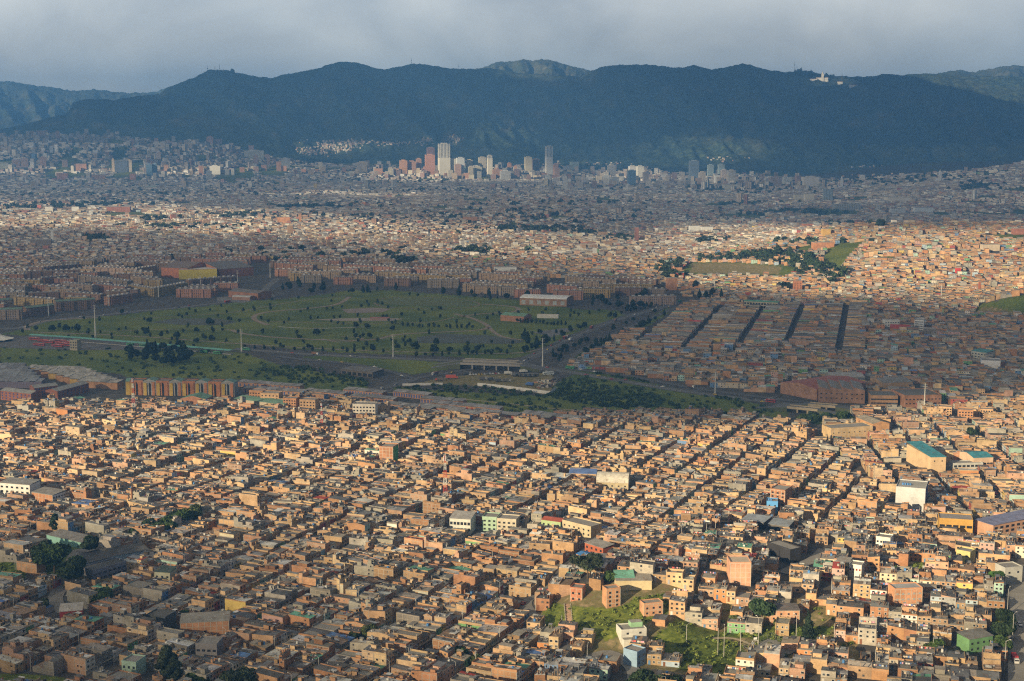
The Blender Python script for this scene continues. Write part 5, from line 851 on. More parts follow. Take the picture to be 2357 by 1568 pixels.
def lots(rnd, heading, box, pitch=38.0, street=7.0, block=78.0, cross=6.0, wr=(4.5, 7.6), skip=0.03):
    """house lots of one district: (x, y, angle, width, depth, front side)"""
    a = R_(heading); u = np.array((math.sin(a), math.cos(a))); v = np.array((math.cos(a), -math.sin(a))); c = np.array(((box[0] + box[1]) / 2, (box[2] + box[3]) / 2)); ext = 0.75 * math.hypot(box[1] - box[0], box[3] - box[2])
    res = []; vv = -ext; ang = math.pi / 2 - a; bs = 2
    while vv < ext:
        p = pitch * rnd.uniform(0.92, 1.1); dep = (p - street) / 2; uu = -ext + rnd.uniform(0, 20)
        while uu < ext:
            end = uu + block * rnd.uniform(0.8, 1.25)
            for side in (0, 1):
                q = uu; bs = rnd.choice((1, 2, 2, 2, 3))
                while q < end:
                    w = rnd.uniform(*wr) * (1.7 if rnd.random() < 0.04 else 1)
                    if rnd.random() > skip:
                        pos = c + u * (q + w / 2) + v * (vv + dep * (0.5 if side == 0 else 1.5))
                        if box[0] <= pos[0] <= box[1] and box[2] <= pos[1] <= box[3]: res.append((pos[0], pos[1], ang, w, dep - 0.1, 1 if side == 0 else -1, bs))
                    q += w
            uu = end + cross
        vv += p
    return res
rh = random.Random(11)
LOTS = []                     # (x, y, angle, w, d, fs, detail, front, tall)
def district(heading, box, ok, det, front=0.5, tall=0.0, **k):
    l = lots(rh, heading, box, **k); x = np.array([q[0] for q in l]); y = np.array([q[1] for q in l]); f, X, Y = free(x, y); f &= ok(x, y, X, Y)
    for i in np.where(f)[0]: LOTS.append(l[i] + (det, front, tall))
NT = lambda X: itp(X, NEAR_TOP)
hill = lambda x, y: ((y < 885) & (x > 108)) | ((y < 765) & (x > 12))
district(25, (-760, 300, 500, 1330), lambda x, y, X, Y: (Y > NT(X)) & (x < 258 - (y - 1100) * 0.02) & ~hill(x, y) & (X > -420) & (X < 2600), 1, 0.4, pitch=33, street=5)
district(6, (240, 950, 860, 1330), lambda x, y, X, Y: (Y > NT(X)) & (x >= 265 - (y - 1100) * 0.02) & ~hill(x, y) & (X < 3100), 1, 0.45, 0.2, pitch=33.5, street=6)
district(106, (5, 640, 560, 900), lambda x, y, X, Y: hill(x, y) & (X < 3200) & ((x > 175) | (y > 745) | (np.sin(x * 12.9 + y * 78.2) * 43758.5 % 1 > 0.22)), 1, 0.33, -0.15, pitch=24, street=5.5, block=40, cross=4, wr=(4.6, 9.5), skip=0.08)
M_POLY = [(1302, 836), (1345, 808), (1450, 757), (1560, 708), (1640, 690), (1640, 676), (2600, 676), (2600, 935), (2080, 935), (1850, 915), (1600, 885), (1400, 857), (1310, 846)]
grid_zone = lambda X, Y: (Y > 702) & (Y < 800 + 12 * np.sin(X / 60)) & (X < 1990)
district(14.5, (60, 1100, 1280, 2260), lambda x, y, X, Y: inpoly(X, Y, M_POLY) & grid_zone(X, Y), 0, 0.45, 0.05, pitch=60, street=9, block=105, cross=5)
district(101, (60, 1300, 1280, 2260), lambda x, y, X, Y: inpoly(X, Y, M_POLY) & ~grid_zone(X, Y), 0, 0.5, 0.1, pitch=31, street=6, block=62, cross=6, wr=(5.5, 10))
district(99, (150, 1350, 2230, 2960), lambda x, y, X, Y: (x > 260) & (X < 2600) & ~inpoly(X, Y, APART[1]), 0, 0.45, 0.1, pitch=30, street=5, block=55, cross=8, wr=(6, 10))
district(98, (-1250, 330, 2180, 2960), lambda x, y, X, Y: (x < 262) & (X > -160) & (Y < itp(X, [(-200, 640), (0, 640), (200, 604), (560, 588), (630, 600), (900, 604), (1100, 634), (1300, 640), (1600, 660)])), 0, 0.45, 0.05, pitch=33, street=7, wr=(6.5, 10))
for poly, hd in ((APART[0], 100), (APART[1], 98)):
    pass
zs = land(np.array([l[0] for l in LOTS]), np.array([l[1] for l in LOTS]))
lx = np.array([l[0] for l in LOTS]); ly = np.array([l[1] for l in LOTS]); LX, LY = P(lx, ly, zs + 4)
inside = (LX > 5) & (LX < 2352) & (LY < 1566) & (LY > 900)
rank = np.argsort(np.where(inside, ly - 60 * (lx > 100), 1e9))
SINGLE = set(rank[:300].tolist()) if N_SINGLE else set()
far_mb = MB(); NAMED = []
PROUD = {'wall': None}
for i, (x, y, ang, w, d, fs, bs, det, front, tall) in enumerate(LOTS):
    r = random.Random(1000 + i * 7); z = float(zs[i])
    if i not in SINGLE:
        out, _ = gen_house(r, w, d, fs, det, front, tall, bs); lay(far_mb, out, x, y, z, ang); continue
    out, info = gen_house(r, w, d, fs, 2, front, tall, bs); root = empty('brick_house' if info['brick'] != 'grey block' else 'block_house', (x, y, z), ang); parts = {}; frames = None
    for rec in out: parts.setdefault(rec[0], []).append(rec)
    def part(nm, recs, parent):
        mb = MB()
        for (p_, cx, cyy, hx, hy, zb, zt, m, col, top, topm) in recs: 
            if p_ == 'water_tank': mb.cyl(cx, cyy, zb, zt, 0.62, 0.55, m, col, 9)
            else: mb.box((cx, cyy), (hx, hy), 0, zb, zt, m, col, top, topm)
        return mb.build(nm, parent)
    wall_o = part('wall', parts['wall'] + parts.get('beam', []) + parts.get('column', []), root)
    roof_o = part('roof', parts['roof'] + parts.get('clutter', []), root) if 'roof' in parts else None
    for q in parts.get('parapet', []): part('parapet', [q], root)
    fo = part('facade', parts['facade'], root) if 'facade' in parts else None
    for q in parts.get('render_coat', []): part('painted_wall', [q], root)
    for q in parts.get('balcony', []): part('balcony', [q], root)
    for q in parts.get('door', []): part('door', [q], root)
    for q in parts.get('water_tank', []): part('water_tank', [q], root)
    if parts.get('washing'):
        w0 = parts['washing']; part('washing_line', w0 + [('washing', (w0[0][1] + w0[-1][1]) / 2, w0[0][2], abs(w0[-1][1] - w0[0][1]) / 2 + w0[-1][3], 0.012, max(q[6] for q in w0) - 0.05, max(q[6] for q in w0) + 0.03, 'metal', (0.2, 0.2, 0.2), None, None)], root)
    fr = list(parts.get('frame', []))
    for q in parts.get('window', []):
        hid = [f for f in fr if abs(f[1] - q[1]) < 0.01 and abs(f[2] - q[2]) < 0.01 and abs(f[5] - q[5]) < 0.2]
        wo = part('window', [q], root)
        if hid: part('frame', hid, wo)
    if info['paint'] and (math.sin(ang) * fs * x - math.cos(ang) * fs * y) / math.hypot(x, y) < 0.15: info['paint'] = None    # that front is turned away
    look = f"{STOREYS[info['n']]} {info['brick']} house with " + (f"{info['paint']} front and " if info['paint'] else '')
    rn, rk = info['roof']; look += {'sheet': f'{rn} sheet roof', 'slab': 'flat terrace roof', 'ridge': f'{rn} ridged roof'}[rk]
    if info['tank'] and not info['paint']: look += f" and {info['tank']} tank"
    elif info['room'] and not info['paint']: look += ' and rooftop room'
    tag(root, None, 'house', 'brick houses stacked across the near slopes'); NAMED.append((root, look, x, y))
# the far city: rows of ever smaller-looking boxes, laid out in districts, all in one mesh
def far_city():
    rs = np.random.RandomState(4); rows = []
    y = 2930.0
    while y < 9500:
        step = 9.5 + (y - 2900) * 0.0028; half = y * 0.40 + 60; n = int(2 * half / (step * 0.92)); x = np.linspace(-half, half, n) + rs.uniform(-0.35, 0.35, n) * step
        rows.append(np.stack((x, y + rs.uniform(-0.4, 0.4, n) * step, np.full(n, step)), 1)); y += step * (1.0 if y < 5000 else 1.25)
    A = np.concatenate(rows); x, y, st = A.T; z = land(x, y); X, Y = P(x, y, z); n = len(x)
    cell = np.floor(x / 420) * 13 + np.floor(y / 520) * 7; ang = (np.sin(cell * 12.9) * 43758.5 % 1) * 1.2 - 0.6
    u = x * np.cos(ang) + y * np.sin(ang); v = -x * np.sin(ang) + y * np.cos(ang); pv = 52 + 30 * (np.sin(cell * 3.3) % 1)
    keep = (np.abs(u % pv) > 8) & (np.abs(v % (pv * 2.2)) > 8)
    foot = itp(X, [(-400, 302), (0, 312), (60, 306), (140, 308), (300, 318), (420, 330), (470, 320), (520, 322), (560, 345), (640, 362), (700, 374), (900, 384), (1300, 390), (1480, 392), (1600, 400), (1900, 414), (2000, 412), (2100, 402), (2200, 395), (2280, 385), (2357, 374), (2800, 345)])
    keep &= (Y > foot + 6 * (fbm(X / 20, Y / 10, 5, 2) - 0.5)) & (X > -220) & (X < 2570)
    for p in GRASS[7:14]: keep &= ~inpoly(X, Y, p)
    for (a, b, c) in TAKEN:
        if b > 2500: keep &= (x - a) ** 2 + (y - b) ** 2 > (c + 6) ** 2
    green = fbm(x / 130, y / 260, 77, 3) > 0.66; keep &= ~green | (y < 4000)
    keep &= road_clear(x, y) if False else True
    x, y, st, z, ang, X, Y = [k[keep] for k in (x, y, st, z, ang, X, Y)]; n = len(x)
    big = rs.rand(n) < 0.035 + 0.05 * (y > 6000); hx = st * rs.uniform(0.36, 0.62, n) * np.where(big, 2.0, 1); hy = st * rs.uniform(0.36, 0.62, n) * np.where(big, 1.5, 1)
    h = rs.choice((3.0, 5.4, 6.4, 8.6, 11), n, p=(0.18, 0.36, 0.28, 0.14, 0.04)) * rs.uniform(0.85, 1.2, n)
    slope_block = (Y < 398) & (X < 600); mid_ = (X > 1270) & (X < 1900) & (Y < 440); tallp = np.where(slope_block, 0.3, np.where(mid_, 0.13, np.where((X > 860) & (X < 1320) & (Y < 414), 0.35, 0.0008 + 0.026 * (y > 7000)))); tl = rs.rand(n) < tallp; h = np.where(tl, h + np.minimum(rs.exponential(11, n), 34) + 4, h); hx = np.where(tl, np.minimum(hx, 13), hx)
    wp = np.array([b[0] for b in BRICKS] + [(0.55, 0.42, 0.28), (0.6, 0.52, 0.38), (0.66, 0.63, 0.58), (0.66, 0.63, 0.58), (0.6, 0.52, 0.38), (0.5, 0.5, 0.5), (0.36, 0.36, 0.37), (0.45, 0.15, 0.09)]); wc = wp[rs.randint(0, len(wp), n)] * rs.uniform(0.75, 1.25, (n, 1)); wc = 0.68 * wc + 0.32 * wc.mean(1)[:, None] * np.array((1.05, 1.0, 0.92)); gq = (0.5 * (y > 4200) * np.clip((y - 4200) / 2500, 0, 1))[:, None]; wc = wc * (1 - gq) + gq * wc.mean(1)[:, None] * np.array((1.0, 1.0, 1.0)) * 1.15; wc = np.where((rs.rand(n) < 0.06)[:, None], 0.62, wc)  # walls turn greyer and paler with distance: haze put into their colour
    rp = np.array([b[0] for b in ROOFS] + [(0.34, 0.33, 0.31), (0.42, 0.36, 0.28), (0.5, 0.49, 0.47), (0.3, 0.16, 0.1), (0.27, 0.26, 0.25)]); rc = rp[rs.randint(0, len(rp), n)] * rs.uniform(0.55, 1.45, (n, 1))
    rc = np.where((rs.rand(n) < 0.07)[:, None], 0.5, rc); odd = rs.rand(n) < 0.012; rc[odd] = np.array([o[0] for o in ODD_ROOFS])[rs.randint(0, 4, odd.sum())]; odd = rs.rand(n) < 0.02; wc[odd] = np.array([p[0] for p in PAINTS])[rs.randint(0, len(PAINTS), odd.sum())]
    tilt = rs.uniform(0, 1.2, n) * ~tl; t2 = rs.rand(n) < 0.5; B = np.zeros((n, 21)); B[:, 0] = x; B[:, 1] = y; B[:, 2] = hx; B[:, 3] = hy; B[:, 4] = ang; B[:, 5:9] = (z - 12)[:, None]; B[:, 9:13] = (z + h)[:, None]
    B[:, 9] += tilt * t2; B[:, 10] += tilt * t2; B[:, 11] += tilt * ~t2; B[:, 12] += tilt * ~t2
    B[:, 13] = np.where(tl, MIDX['apartment_wall'], MIDX['brick']); B[:, 14] = MIDX['roof_sheet']; B[:, 15:18] = wc; B[:, 18:21] = rc
    return B
FB = far_city()
# ------------------------------------------------------------------ finish the mass of the city
far_mb.extra = FB
o = far_mb.build('distant_houses'); tag(o, kind='stuff')
# ------------------------------------------------------------------ trees
def leaf_cloud(rs, lobes, n, size, col, var=0.4):
    """leaf-sized faces spread through the lobes of a crown: (V, quads, colours)"""
    vol = np.array([l[3] * l[4] * l[5] for l in lobes]) ** 0.8; k = rs.choice(len(lobes), n, p=vol / vol.sum()); Lb = np.array(lobes)[k]
    d = rs.normal(size=(n, 3)); d /= np.linalg.norm(d, axis=1)[:, None]; rad = rs.uniform(0.45, 1.0, n) ** 0.5
    c = Lb[:, :3] + d * rad[:, None] * Lb[:, 3:6]
    nr = d + rs.normal(size=(n, 3)) * 0.7; nr /= np.linalg.norm(nr, axis=1)[:, None]; t = np.cross(nr, rs.normal(size=(n, 3))); t /= np.linalg.norm(t, axis=1)[:, None]; b = np.cross(nr, t)
    s = size * rs.uniform(0.6, 1.5, (n, 1)); V = np.stack((c - t * s - b * s * 0.7, c + t * s - b * s * 0.7, c + t * s * 0.7 + b * s, c - t * s * 0.7 + b * s * 0.8), 1).reshape(-1, 3)
    lob = rs.uniform(0.75, 1.25, len(lobes))[k]; cc = np.array(col)[None] * (lob * rs.uniform(1 - var, 1 + var, n))[:, None] * rs.uniform(0.9, 1.1, (n, 3))
    return V, np.arange(4 * n), cc
def leaves_mesh(name, V, idx, cc): n = len(cc); return mesh_of(name, V, idx, np.full(n, 4), np.full(n, MIDX['leaf']), cc)
def make_tree(kind, h, r, n, seed, col, name='tree'):
    rs = np.random.RandomState(seed); root = empty(name, (0, -400, 0)); lobes = []
    if kind == 'round':
        k = 7; ch = h * 0.42; zc = h * 0.6
        for i in range(k): a = rs.uniform(0, 6.28); q = rs.uniform(0.2, 0.6) * r; lobes.append((q * math.cos(a), q * math.sin(a), zc + rs.uniform(-0.35, 0.45) * ch, r * rs.uniform(0.38, 0.62), r * rs.uniform(0.38, 0.62), ch * rs.uniform(0.35, 0.6)))
        th = h * 0.45
    elif kind == 'cypress':
        for i in range(9): t = i / 8; q = r * (1 - t) ** 0.7 * (0.55 + 0.45 * min(1, t * 5)); lobes.append((rs.uniform(-.12, .12) * r, rs.uniform(-.12, .12) * r, h * (0.1 + 0.85 * t), max(q, 0.12 * r), max(q, 0.12 * r), h * 0.1))
        th = h * 0.3
    elif kind == 'eucalyptus':
        for i in range(13): t = i / 12; a = i * 2.4; q = r * 0.55 * math.sin(math.pi * min(1, 0.2 + t * 0.8)); lobes.append((q * math.cos(a), q * math.sin(a), h * (0.3 + 0.66 * t), r * rs.uniform(0.28, 0.5), r * rs.uniform(0.28, 0.5), h * rs.uniform(0.06, 0.1)))
        th = h * 0.8
    elif kind == 'spread':
        for i in range(10): a = i * 2.4; q = r * rs.uniform(0.3, 0.8); lobes.append((q * math.cos(a), q * math.sin(a), h * rs.uniform(0.58, 0.9), r * rs.uniform(0.25, 0.45), r * rs.uniform(0.25, 0.45), h * rs.uniform(0.07, 0.13)))
        th = h * 0.6
    m = MB(); m.bar((0, 0, -1.5), (0.02 * h, 0, th), 0.035 * h, 0.018 * h, 'bark', (0.11, 0.085, 0.06), 7)
    for l in lobes[:6]: m.bar((0.01 * h, 0, th * rs.uniform(0.5, 0.9)), (l[0] * 0.8, l[1] * 0.8, l[2]), 0.014 * h, 0.005 * h, 'bark', (0.11, 0.085, 0.06), 5)
    m.build('trunk', root); link('crown', leaves_mesh('crown', *leaf_cloud(rs, lobes, n, 0.55 * r * (260 / n) ** 0.36 * 0.5, col)), root); return root
DKG, MDG, OLV, BLG = (0.03, 0.05, 0.02), (0.05, 0.085, 0.022), (0.075, 0.095, 0.03), (0.03, 0.055, 0.032)
PROTO = {'park round': [make_tree('round', 7, 3.6, 420, 1, (0.026, 0.044, 0.02)), make_tree('round', 6, 2.8, 360, 2, (0.03, 0.05, 0.022)), make_tree('round', 8, 3.2, 420, 3, (0.024, 0.04, 0.019))],
         'park slim': [make_tree('cypress', 7.5, 2.0, 300, 4, (0.024, 0.04, 0.02)), make_tree('round', 6.5, 2.0, 280, 5, (0.03, 0.046, 0.022))],
         'dark tall': [make_tree('eucalyptus', 15, 5, 700, 6, (0.025, 0.042, 0.022)), make_tree('round', 13, 6, 700, 7, (0.022, 0.04, 0.018)), make_tree('cypress', 16, 4, 600, 8, (0.022, 0.04, 0.02))],
         'hill': [make_tree('round', 15, 8, 600, 9, (0.03, 0.055, 0.024)), make_tree('eucalyptus', 19, 6.5, 600, 10, (0.04, 0.062, 0.03))]}
USED = set(); TREES = []; PLAN = []; HGT = {'park round': 7, 'park slim': 7, 'dark tall': 14.5, 'hill': 17}
def plant(kind, x, y, s, look, group): PLAN.append((s * HGT[kind] / y, kind, x, y, s, look, group))
def grow(kind, x, y, s, look, group):
    p = random.Random(int(x * 31 + y * 17)); i = p.randrange(len(PROTO[kind])); pr = PROTO[kind][i]
    if pr.name not in USED: o = pr; USED.add(pr.name)
    else: o = copy_tree(pr)
    o.location = (x, y, float(land(x, y))); o.rotation_euler = (0, 0, p.uniform(0, 6.28)); o.scale = (s * p.uniform(0.9, 1.1), s * p.uniform(0.9, 1.1), s * p.uniform(0.85, 1.15))
    tag(o, None, 'tree', group); TREES.append((o, look, x, y))
rt = random.Random(5)
def scatter(n, poly, avoid=(), mind=9):
    out = []; X0 = min(p[0] for p in poly); X1 = max(p[0] for p in poly); Y0 = min(p[1] for p in poly); Y1 = max(p[1] for p in poly); tries = 0
    while len(out) < n and tries < n * 60:
        tries += 1; X = rt.uniform(X0, X1); Y = rt.uniform(Y0, Y1)
        if not inpoly(np.array([X]), np.array([Y]), poly)[0] or any(inpoly(np.array([X]), np.array([Y]), a)[0] for a in avoid): continue
        x, y, _ = at(X, Y)
        if all((x - a) ** 2 + (y - b) ** 2 > mind ** 2 for a, b in out) and road_clear(np.array([x]), np.array([y]))[0] and all((x - a) ** 2 + (y - b) ** 2 > (c + 2) ** 2 for a, b, c in TAKEN): out.append((x, y))
    return out
PARK = GRASS[0]; NOTREE = [[(960, 776), (1020, 768), (1130, 772), (1210, 786), (1180, 792), (1060, 790), (960, 790)], [(345, 742), (400, 733), (500, 733), (545, 741), (520, 748), (420, 748)], [(870, 692), (900, 687), (985, 686), (1060, 692), (1098, 702), (1040, 705), (930, 703), (880, 699)]]
for X, Y in ((120, 760), (153, 760), (178, 763), (281, 722), (344, 743), (336, 771), (371, 776), (407, 776), (484, 746), (471, 781), (528, 738), (488, 782), (820, 752), (846, 754), (819, 778), (851, 778), (903, 758), (1004, 792), (1037, 807), (729, 769), (949, 800), (858, 804), (1100, 808), (1145, 806), (915, 802), (1075, 806), (1173, 800), (1000, 810), (960, 806)):
    x, y, _ = at(X, Y + 2); plant('park round', x, y, rt.uniform(1.0, 1.45), 'round dark tree on the open park lawn', 'trees on the park lawns')
for x, y in scatter(180, PARK, NOTREE, 9): plant(rt.choice(('park round', 'park slim', 'park slim')), x, y, rt.uniform(0.55, 1.0), 'small dark tree dotting the park lawn', 'trees on the park lawns')
for X0, Y0, X1, Y1, n in ((925, 750, 1100, 757, 14), (1190, 742, 1310, 750, 14), (960, 822, 1190, 812, 12), (560, 802, 930, 812, 16)):
    for i in range(n): x, y, _ = at(X0 + (X1 - X0) * (i + rt.uniform(-.2, .2)) / n, Y0 + (Y1 - Y0) * i / n + rt.uniform(-1, 1)); plant('park slim', x, y, rt.uniform(0.75, 1.0), 'slim dark tree in a row beside a park path', 'trees in rows along the park paths')
for x, y in scatter(30, [(285, 838), (290, 812), (400, 800), (450, 815), (450, 838), (380, 846)], (), 4): plant('dark tall', x, y, rt.uniform(0.75, 1.05), 'tall dark tree in the dense grove by the bus station', 'trees of the dark grove')
for x, y in scatter(46, [(1262, 822), (1440, 748), (1520, 708), (1560, 708), (1480, 755), (1300, 842)], (), 6): plant('dark tall', x, y, rt.uniform(0.42, 0.62), 'dark bushy tree along the canal beside the avenue', 'trees along the canal')
for x, y in scatter(34, [(1185, 820), (1225, 800), (1410, 728), (1500, 700), (1500, 710), (1410, 742), (1300, 788)], (), 5): plant('dark tall', x, y, rt.uniform(0.4, 0.6), 'dark street tree on the park side of the avenue', 'trees along the avenue')
for x, y in scatter(44, [(640, 668), (700, 650), (800, 668), (900, 662), (1190, 684), (1300, 700), (1480, 680), (1560, 690), (1480, 715), (1330, 706), (1190, 694), (900, 674), (700, 678)], (), 9): plant('dark tall', x, y, rt.uniform(0.6, 1.0), 'dark tree in the belt along the far park edge', 'trees along the far park edge')
for X, Y in ((1215, 790), (1235, 800), (1208, 782), (1255, 795), (1600, 668), (1625, 690), (1640, 684), (1660, 690), (1610, 685)): x, y, _ = at(X, Y); plant('dark tall', x, y, 1.0, 'big dark tree clump by the avenue', 'trees along the avenue')
HW = scatter(150, [(1502, 634), (1520, 606), (1590, 598), (1700, 594), (1800, 576), (1885, 592), (1890, 612), (1960, 632), (1920, 648), (1840, 634), (1815, 612), (1700, 602), (1580, 606), (1560, 636)], (), 7)
for x, y in scatter(14, [(1505, 632), (1520, 606), (1590, 600), (1690, 592), (1800, 578), (1890, 592), (1890, 612), (1940, 630), (1900, 636), (1830, 618), (1700, 602), (1570, 612), (1540, 634)], (), 8): plant('hill', x, y, rt.uniform(0.7, 1.1), 'dark leafy tree in the wood below the green hill', 'trees of the hill wood')
for X, Y, k, h_, r_, n, c, look in ((125, 1318, 'round', 17, 11, 5200, MDG, 'biggest rounded dark tree of the lower left grove'), (165, 1345, 'round', 15, 9, 4200, DKG, 'second big dark tree in front of the biggest one'), (205, 1275, 'round', 11, 6, 2600, DKG, 'dark tree by the low blue school'), (128, 1232, 'eucalyptus', 14, 4, 1800, DKG, 'tall thin tree before the turquoise house'), (100, 1290, 'round', 12, 7, 2600, DKG, 'dark tree at the left of the grove'), (380, 1230, 'round', 11, 8, 2600, MDG, 'tree at the near end of the shaded street trees'), (410, 1212, 'round', 11, 8.5, 2600, MDG, 'middle tree of the shaded street trees'), (438, 1202, 'round', 11, 8.5, 2600, OLV, 'far tree of the shaded street trees'), (345, 1228, 'round', 9, 7, 1900, DKG, 'dark tree left of the shaded street trees'), (322, 1243, 'round', 9, 6.5, 1900, MDG, 'small dark tree over the shaded street'),
    (240, 1390, 'round', 9, 6, 2400, MDG, 'leafy tree by the curving street'), (215, 1395, 'round', 7, 5, 1700, MDG, 'smaller leafy tree by the curving street'), (100, 1405, 'round', 7, 4, 1500, OLV, 'small tree before the yellow terrace'), (385, 1578, 'eucalyptus', 19, 5.5, 5200, (0.055, 0.075, 0.04), 'tall grey-green tree rising from the lower edge'), (400, 1580, 'eucalyptus', 14, 5, 3600, (0.055, 0.075, 0.04), 'shorter grey-green tree right of the tall one'), (462, 1585, 'round', 9, 6, 2400, MDG, 'round tree cut by the lower edge'), (550, 1590, 'round', 10, 9, 3000, (0.05, 0.07, 0.035), 'broad tree cut by the lower edge'), (424, 1432, 'round', 7, 2.5, 900, MDG, 'thin tree against a brick wall'),
    (1352, 1332, 'spread', 14, 8.5, 3600, (0.05, 0.065, 0.035), 'spreading eucalyptus above the knoll houses'), (1406, 1340, 'round', 6, 4, 1300, MDG, 'small round tree by the turquoise roof'), (1426, 1338, 'round', 5, 3.5, 1100, MDG, 'bushy tree behind the turquoise roof'), (1752, 1440, 'round', 14, 7, 4200, (0.03, 0.055, 0.022), 'large round dark tree on the hillside lawn'), (1859, 1472, 'cypress', 15, 3.6, 3600, (0.018, 0.032, 0.018), 'dark pointed cypress on the lawn'), (1690, 1440, 'round', 6, 4, 1300, OLV, 'olive tree left of the lawn'), (1795, 1447, 'round', 5, 3.5, 1100, OLV, 'small tree before the lawn house'), (848, 1478, 'round', 9, 4.5, 1800, OLV, 'weeping olive tree beside a brick yard'), (815, 1480, 'round', 6, 4, 1300, DKG, 'dark bush tree left of the weeping one'), (1060, 1520, 'round', 7, 5, 1800, MDG, 'tree between tin roofs near the lower edge'), (1090, 1532, 'round', 6, 5, 1700, OLV, 'pale tree between tin roofs near the lower edge'), (1480, 1600, 'round', 11, 9, 3400, DKG, 'dark broad tree at the lower edge by the blue house'), (1530, 1600, 'round', 10, 9, 3200, DKG, 'second dark broad tree at the lower edge'), (2292, 1345, 'round', 8, 5, 1900, (0.04, 0.085, 0.02), 'bright green tree left of the grey concrete house'), (2148, 1500, 'round', 7, 5, 1700, MDG, 'tree between brick houses above the green roadside house'), (2310, 1440, 'round', 10, 6, 2400, DKG, 'first tree along the lower right road from the top'), (2304, 1470, 'round', 9, 6, 2200, DKG, 'second tree along the lower right road from the top'), (2306, 1505, 'round', 9, 5, 2200, MDG, 'third tree along the lower right road from the top'), (2060, 1330, 'round', 6, 5, 1500, (0.05, 0.1, 0.02), 'bright bush on the steep green plot'), (2240, 1010, 'round', 10, 6, 1800, DKG, 'dark tree in a street of the far right blocks'), (1940, 965, 'round', 8, 7, 1800, MDG, 'tree cluster by the small bridge'), (1905, 968, 'round', 7, 7, 1700, MDG, 'second tree cluster by the small bridge'), (1870, 970, 'round', 6, 6, 1500, MDG, 'third tree cluster by the small bridge'), (585, 945, 'round', 6, 4, 1000, DKG, 'dark tree beside the green-roofed long hall')):
    x, y, z = at(X, Y); t = make_tree(k, h_, r_, n, int(X), c, 'cypress' if k == 'cypress' else 'tree'); t.location = (x, y, z - 0.3); tag(t, look, 'tree'); USED_LABELS.add(look)
mark('the lawn cypress', *at(1859, 1472)[:2]); mark('the spreading eucalyptus', *at(1352, 1332)[:2]); mark('the biggest dark tree', *at(125, 1318)[:2]); mark('the tall grey-green tree', *at(385, 1578)[:2]); mark('the large round tree', *at(1752, 1440)[:2])
# far trees and undergrowth nobody could count; of the planted trees the 255 that show largest stay single
PLAN.sort(key=lambda q: -q[0])
for q in PLAN[:255]: grow(*q[1:])
def clumps(name, pts, rad, hgt, n, size, col, seed):
    rs = np.random.RandomState(seed); V = []; C = []
    for (x, y) in pts:
        z = float(land(x, y)); k = rs.uniform(0.6, 1.3); lob = [(x + rs.uniform(-.4, .4) * rad, y + rs.uniform(-.4, .4) * rad, z + hgt * k * rs.uniform(0.4, 0.65), rad * k * rs.uniform(0.5, 0.9), rad * k * rs.uniform(0.5, 0.9), hgt * k * 0.42) for _ in range(3)]
        v, _, c = leaf_cloud(rs, lob, n, size, np.array(col) * rs.uniform(0.75, 1.3)); V.append(v); C.append(c)
    V = np.concatenate(V); C = np.concatenate(C); tag(link(name, leaves_mesh(name, V, np.arange(len(V)), C)), kind='stuff')
pts = []
for X, Y, rx, ry, n in ((1250, 533, 110, 5, 70), (1170, 530, 30, 4, 20), (1350, 540, 40, 4, 20), (1080, 582, 55, 6, 36), (920, 604, 45, 6, 30), (540, 498, 90, 7, 50), (80, 480, 120, 5, 60), (250, 470, 160, 5, 70), (360, 508, 30, 6, 20), (430, 525, 160, 7, 60), (220, 555, 30, 6, 20), (1420, 552, 40, 6, 25), (1640, 558, 30, 6, 20), (1840, 492, 130, 5, 70), (1960, 520, 80, 4, 30), (1700, 470, 150, 4, 40), (200, 448, 220, 6, 60), (720, 478, 120, 7, 60), (1000, 440, 160, 5, 50), (1300, 470, 200, 8, 60), (900, 420, 200, 5, 60), (1480, 432, 200, 6, 60), (1700, 440, 200, 8, 70), (2050, 420, 100, 8, 50), (2250, 430, 60, 14, 60), (500, 440, 300, 20, 120), (1150, 500, 500, 30, 160), (1900, 690, 500, 25, 40), (800, 590, 300, 20, 40), (1200, 385, 300, 6, 140), (1500, 395, 200, 8, 120), (740, 375, 90, 8, 90), (300, 350, 250, 18, 160), (1700, 400, 150, 8, 90), (1890, 420, 120, 4, 50), (2150, 408, 100, 6, 40), (1550, 640, 30, 4, 10), (1880, 560, 100, 5, 12)):
    for _ in range(n):
        x, y, _z = at(rt.gauss(X, rx * 0.5), rt.gauss(Y, ry * 0.5))
        if y > 2300: pts.append((x, y))
clumps('distant_trees', pts, 9, 13, 46, 2.6, (0.032, 0.05, 0.026), 3)
clumps('distant_trees', HW, 7, 13, 90, 1.3, (0.036, 0.058, 0.026), 17)
clumps('distant_trees', [q[2:4] for q in PLAN[255:]], 2.2, 5.5, 60, 0.7, (0.028, 0.045, 0.02), 13)
pts = []
for poly, n in ((GRASS[3], 200), (GRASS[1], 130), (GRASS[4], 70), (GRASS[5], 60), ([(905, 893), (1020, 886), (1120, 890), (1262, 910), (1285, 885), (1330, 880), (1500, 905), (1560, 935), (1400, 940), (1265, 915), (1100, 906), (960, 903)], 300), ([(560, 855), (690, 838), (850, 878), (840, 890), (700, 880)], 120), ([(1290, 842), (1440, 755), (1560, 706), (1550, 712), (1450, 768), (1312, 845)], 220)): pts += scatter(n, poly, [DIRT[1]], 1.5)
clumps('undergrowth', pts, 2.6, 2.6, 60, 0.5, (0.045, 0.075, 0.024), 4)
pts = []
for poly, n in ((GRASS[14], 40), (GRASS[15], 80), (GRASS[17], 50), (GRASS[18], 40), (GRASS[21], 60), ([(1440, 1500), (1600, 1400), (2000, 1400), (1960, 1500), (1700, 1560)], 130), (GRASS[16], 18), (GRASS[19], 30)): pts += scatter(n, poly, [], 0.8)
